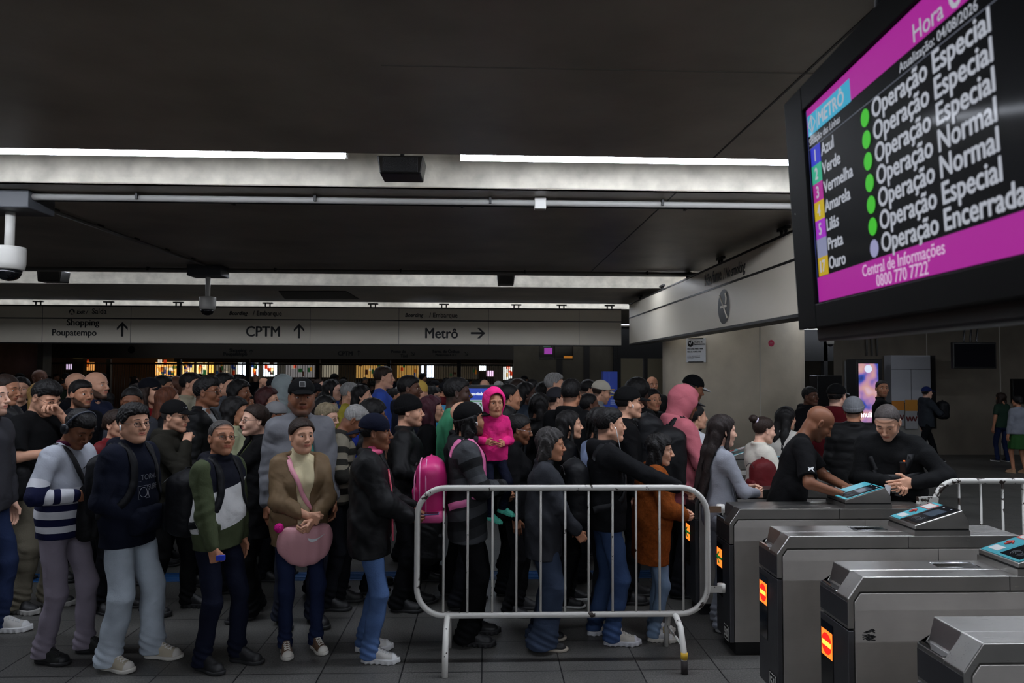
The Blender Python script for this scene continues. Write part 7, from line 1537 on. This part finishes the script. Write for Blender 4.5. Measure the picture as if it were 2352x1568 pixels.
for i, (st_, hc_, sk_, fm_, desc) in enumerate(VAR):
    r = empty('person', (0, -60, 0)); g = figure(fm=fm_, b=(1., 1.1, .95, 1., 1.05, 1.15, 1., 1.05, .95, 1.1, .95, 1.1, 1., 1.)[i], hp=(4, 14, 0, 8)[i % 4], hy=(0, -12, 10)[i % 3])
    hat = ('cap', (30, 30, 36)) if st_ == 'cap' else (('beanie', (32, 32, 38)) if st_ == 'beanie' else None)
    make_person(r, 1., g, res=.015, skin=sk_, hair=(st_ if not hat else 'buzz', hc_), hat=hat, beard=(.0, .8, 0, 0)[i % 4]*(1-fm_), stache=0, top=(('plain', 'hoodie', 'jacket')[i % 3], (40, 42, 48)), legs=('reg', (34, 36, 46)), shoes=BSH)
    protos.append((r, g.h2b([(-.01, 0, .125)])[0][2]))
used = [False]*len(protos); count = 0; seen = {}
ref = sorted([(px, Y, s_) for (px, Y, s_) in SHORT.values()])
rows_ = [(9.9, .78), (10.8, .74), (11.8, .74), (12.8, .78), (14., .84), (15.4, .92), (17., 1.0), (18.8, 1.08), (20.8, 1.15), (23., 1.25), (25.6, 1.35), (28.4, 1.5)]
todo = []
for Yr, dx in rows_:
    xa_ = float(W(-15, 860, Y=Yr)[0]); xb_ = float(W({9.9: 1320, 10.8: 1300, 11.8: 1330, 12.8: 1150, 14.: 1330}.get(Yr, 1215), 860, Y=Yr)[0]); x = xa_+rng.random()*dx
    while x < xb_:
        X, Y = x+rng.uniform(-.12, .12), Yr+rng.uniform(-.28, .28); x += dx*rng.uniform(.85, 1.3)
        if min(((X-a)**2+(Y-b)**2 for a, b in PEOPLE), default=9) < .30: continue
        if abs(X+.35) < 1.0 and 9.6 < Y < 10.7: continue
        if abs(X-float(W(1402, 880, Y=15)[0])) < .5 and 14.6 < Y < 15.5: continue
        if abs(Y-12.6) < .45 and -0.2 < X < 1.2: continue
        PEOPLE.append((X, Y)); todo.append((X, Y))
ORD = ['', 'second ', 'third ', 'fourth ', 'fifth ', 'sixth ', 'seventh ', 'eighth ', 'ninth ', 'tenth ']
items = []
for (X, Y) in todo:
    k = rng.randrange(len(protos)); d = np.array([X, Y, -.3]); dn = d@_f; px = 1176+F_PX*(d@R_)/dn; items.append([X, Y, k, rng.choice(COLS), px])
items.sort(key=lambda t: t[4]); keys = {}
for it in items:
    px = it[4]; L_ = [r_ for r_ in ref if r_[0] <= px and r_[1] > 4.9 and r_[0] < 1330]; R2 = [r_ for r_ in ref if r_[0] > px]
    band = 'nearer' if it[1] < 12.4 else ('middle' if it[1] < 17.8 else 'farthest')
    place = '%s crowd, right of %s' % (band, L_[-1][2]) if L_ else '%s crowd at the left edge' % band
    desc = '%s, %s top' % (VAR[it[2]][4], it[3][1]); key = (desc, place); n_ = keys.get(key, 0); keys[key] = n_+1; it.append('%sperson, %s, %s' % (ORD[n_], desc, place))
TM_ = {}
for X, Y, k, (rgb, cn), px, lbl in items:
    r0, cz0 = protos[k]
    if not used[k]: r = r0; used[k] = True
    else: r = copy_tree(r0)
    H = rng.gauss(1.70, .065)-(.07 if VAR[k][3] else 0); H = min(1.84, max(1.52, H)); s_ = H/1.72
    r.location = (X, Y, 0); r.scale = (s_, s_, s_); r.rotation_euler = (0, 0, math.radians(rng.choice([0, 5, -12, 20, 40, 70, -35, -8, 12, 95]) + rng.uniform(-10, 10)))
    tag(r, lbl, 'person', 'packed crowd far behind the queue')
    for ch_ in r.children:
        nm = ch_.name.split('.')[0]
        if nm in ('shirt', 'hoodie', 'jacket'):
            ch_.material_slots[0].link = 'OBJECT'; ch_.material_slots[0].material = cloth(rgb)
        elif nm in ('trousers',):
            ch_.material_slots[0].link = 'OBJECT'; ch_.material_slots[0].material = cloth(rng.choice([(30, 32, 40), (40, 50, 80), (60, 60, 62), (26, 26, 30)]))
for k, (r, _) in enumerate(protos):
    if not used[k]:
        for c in list(r.children_recursive)+[r]: bpy.data.objects.remove(c)
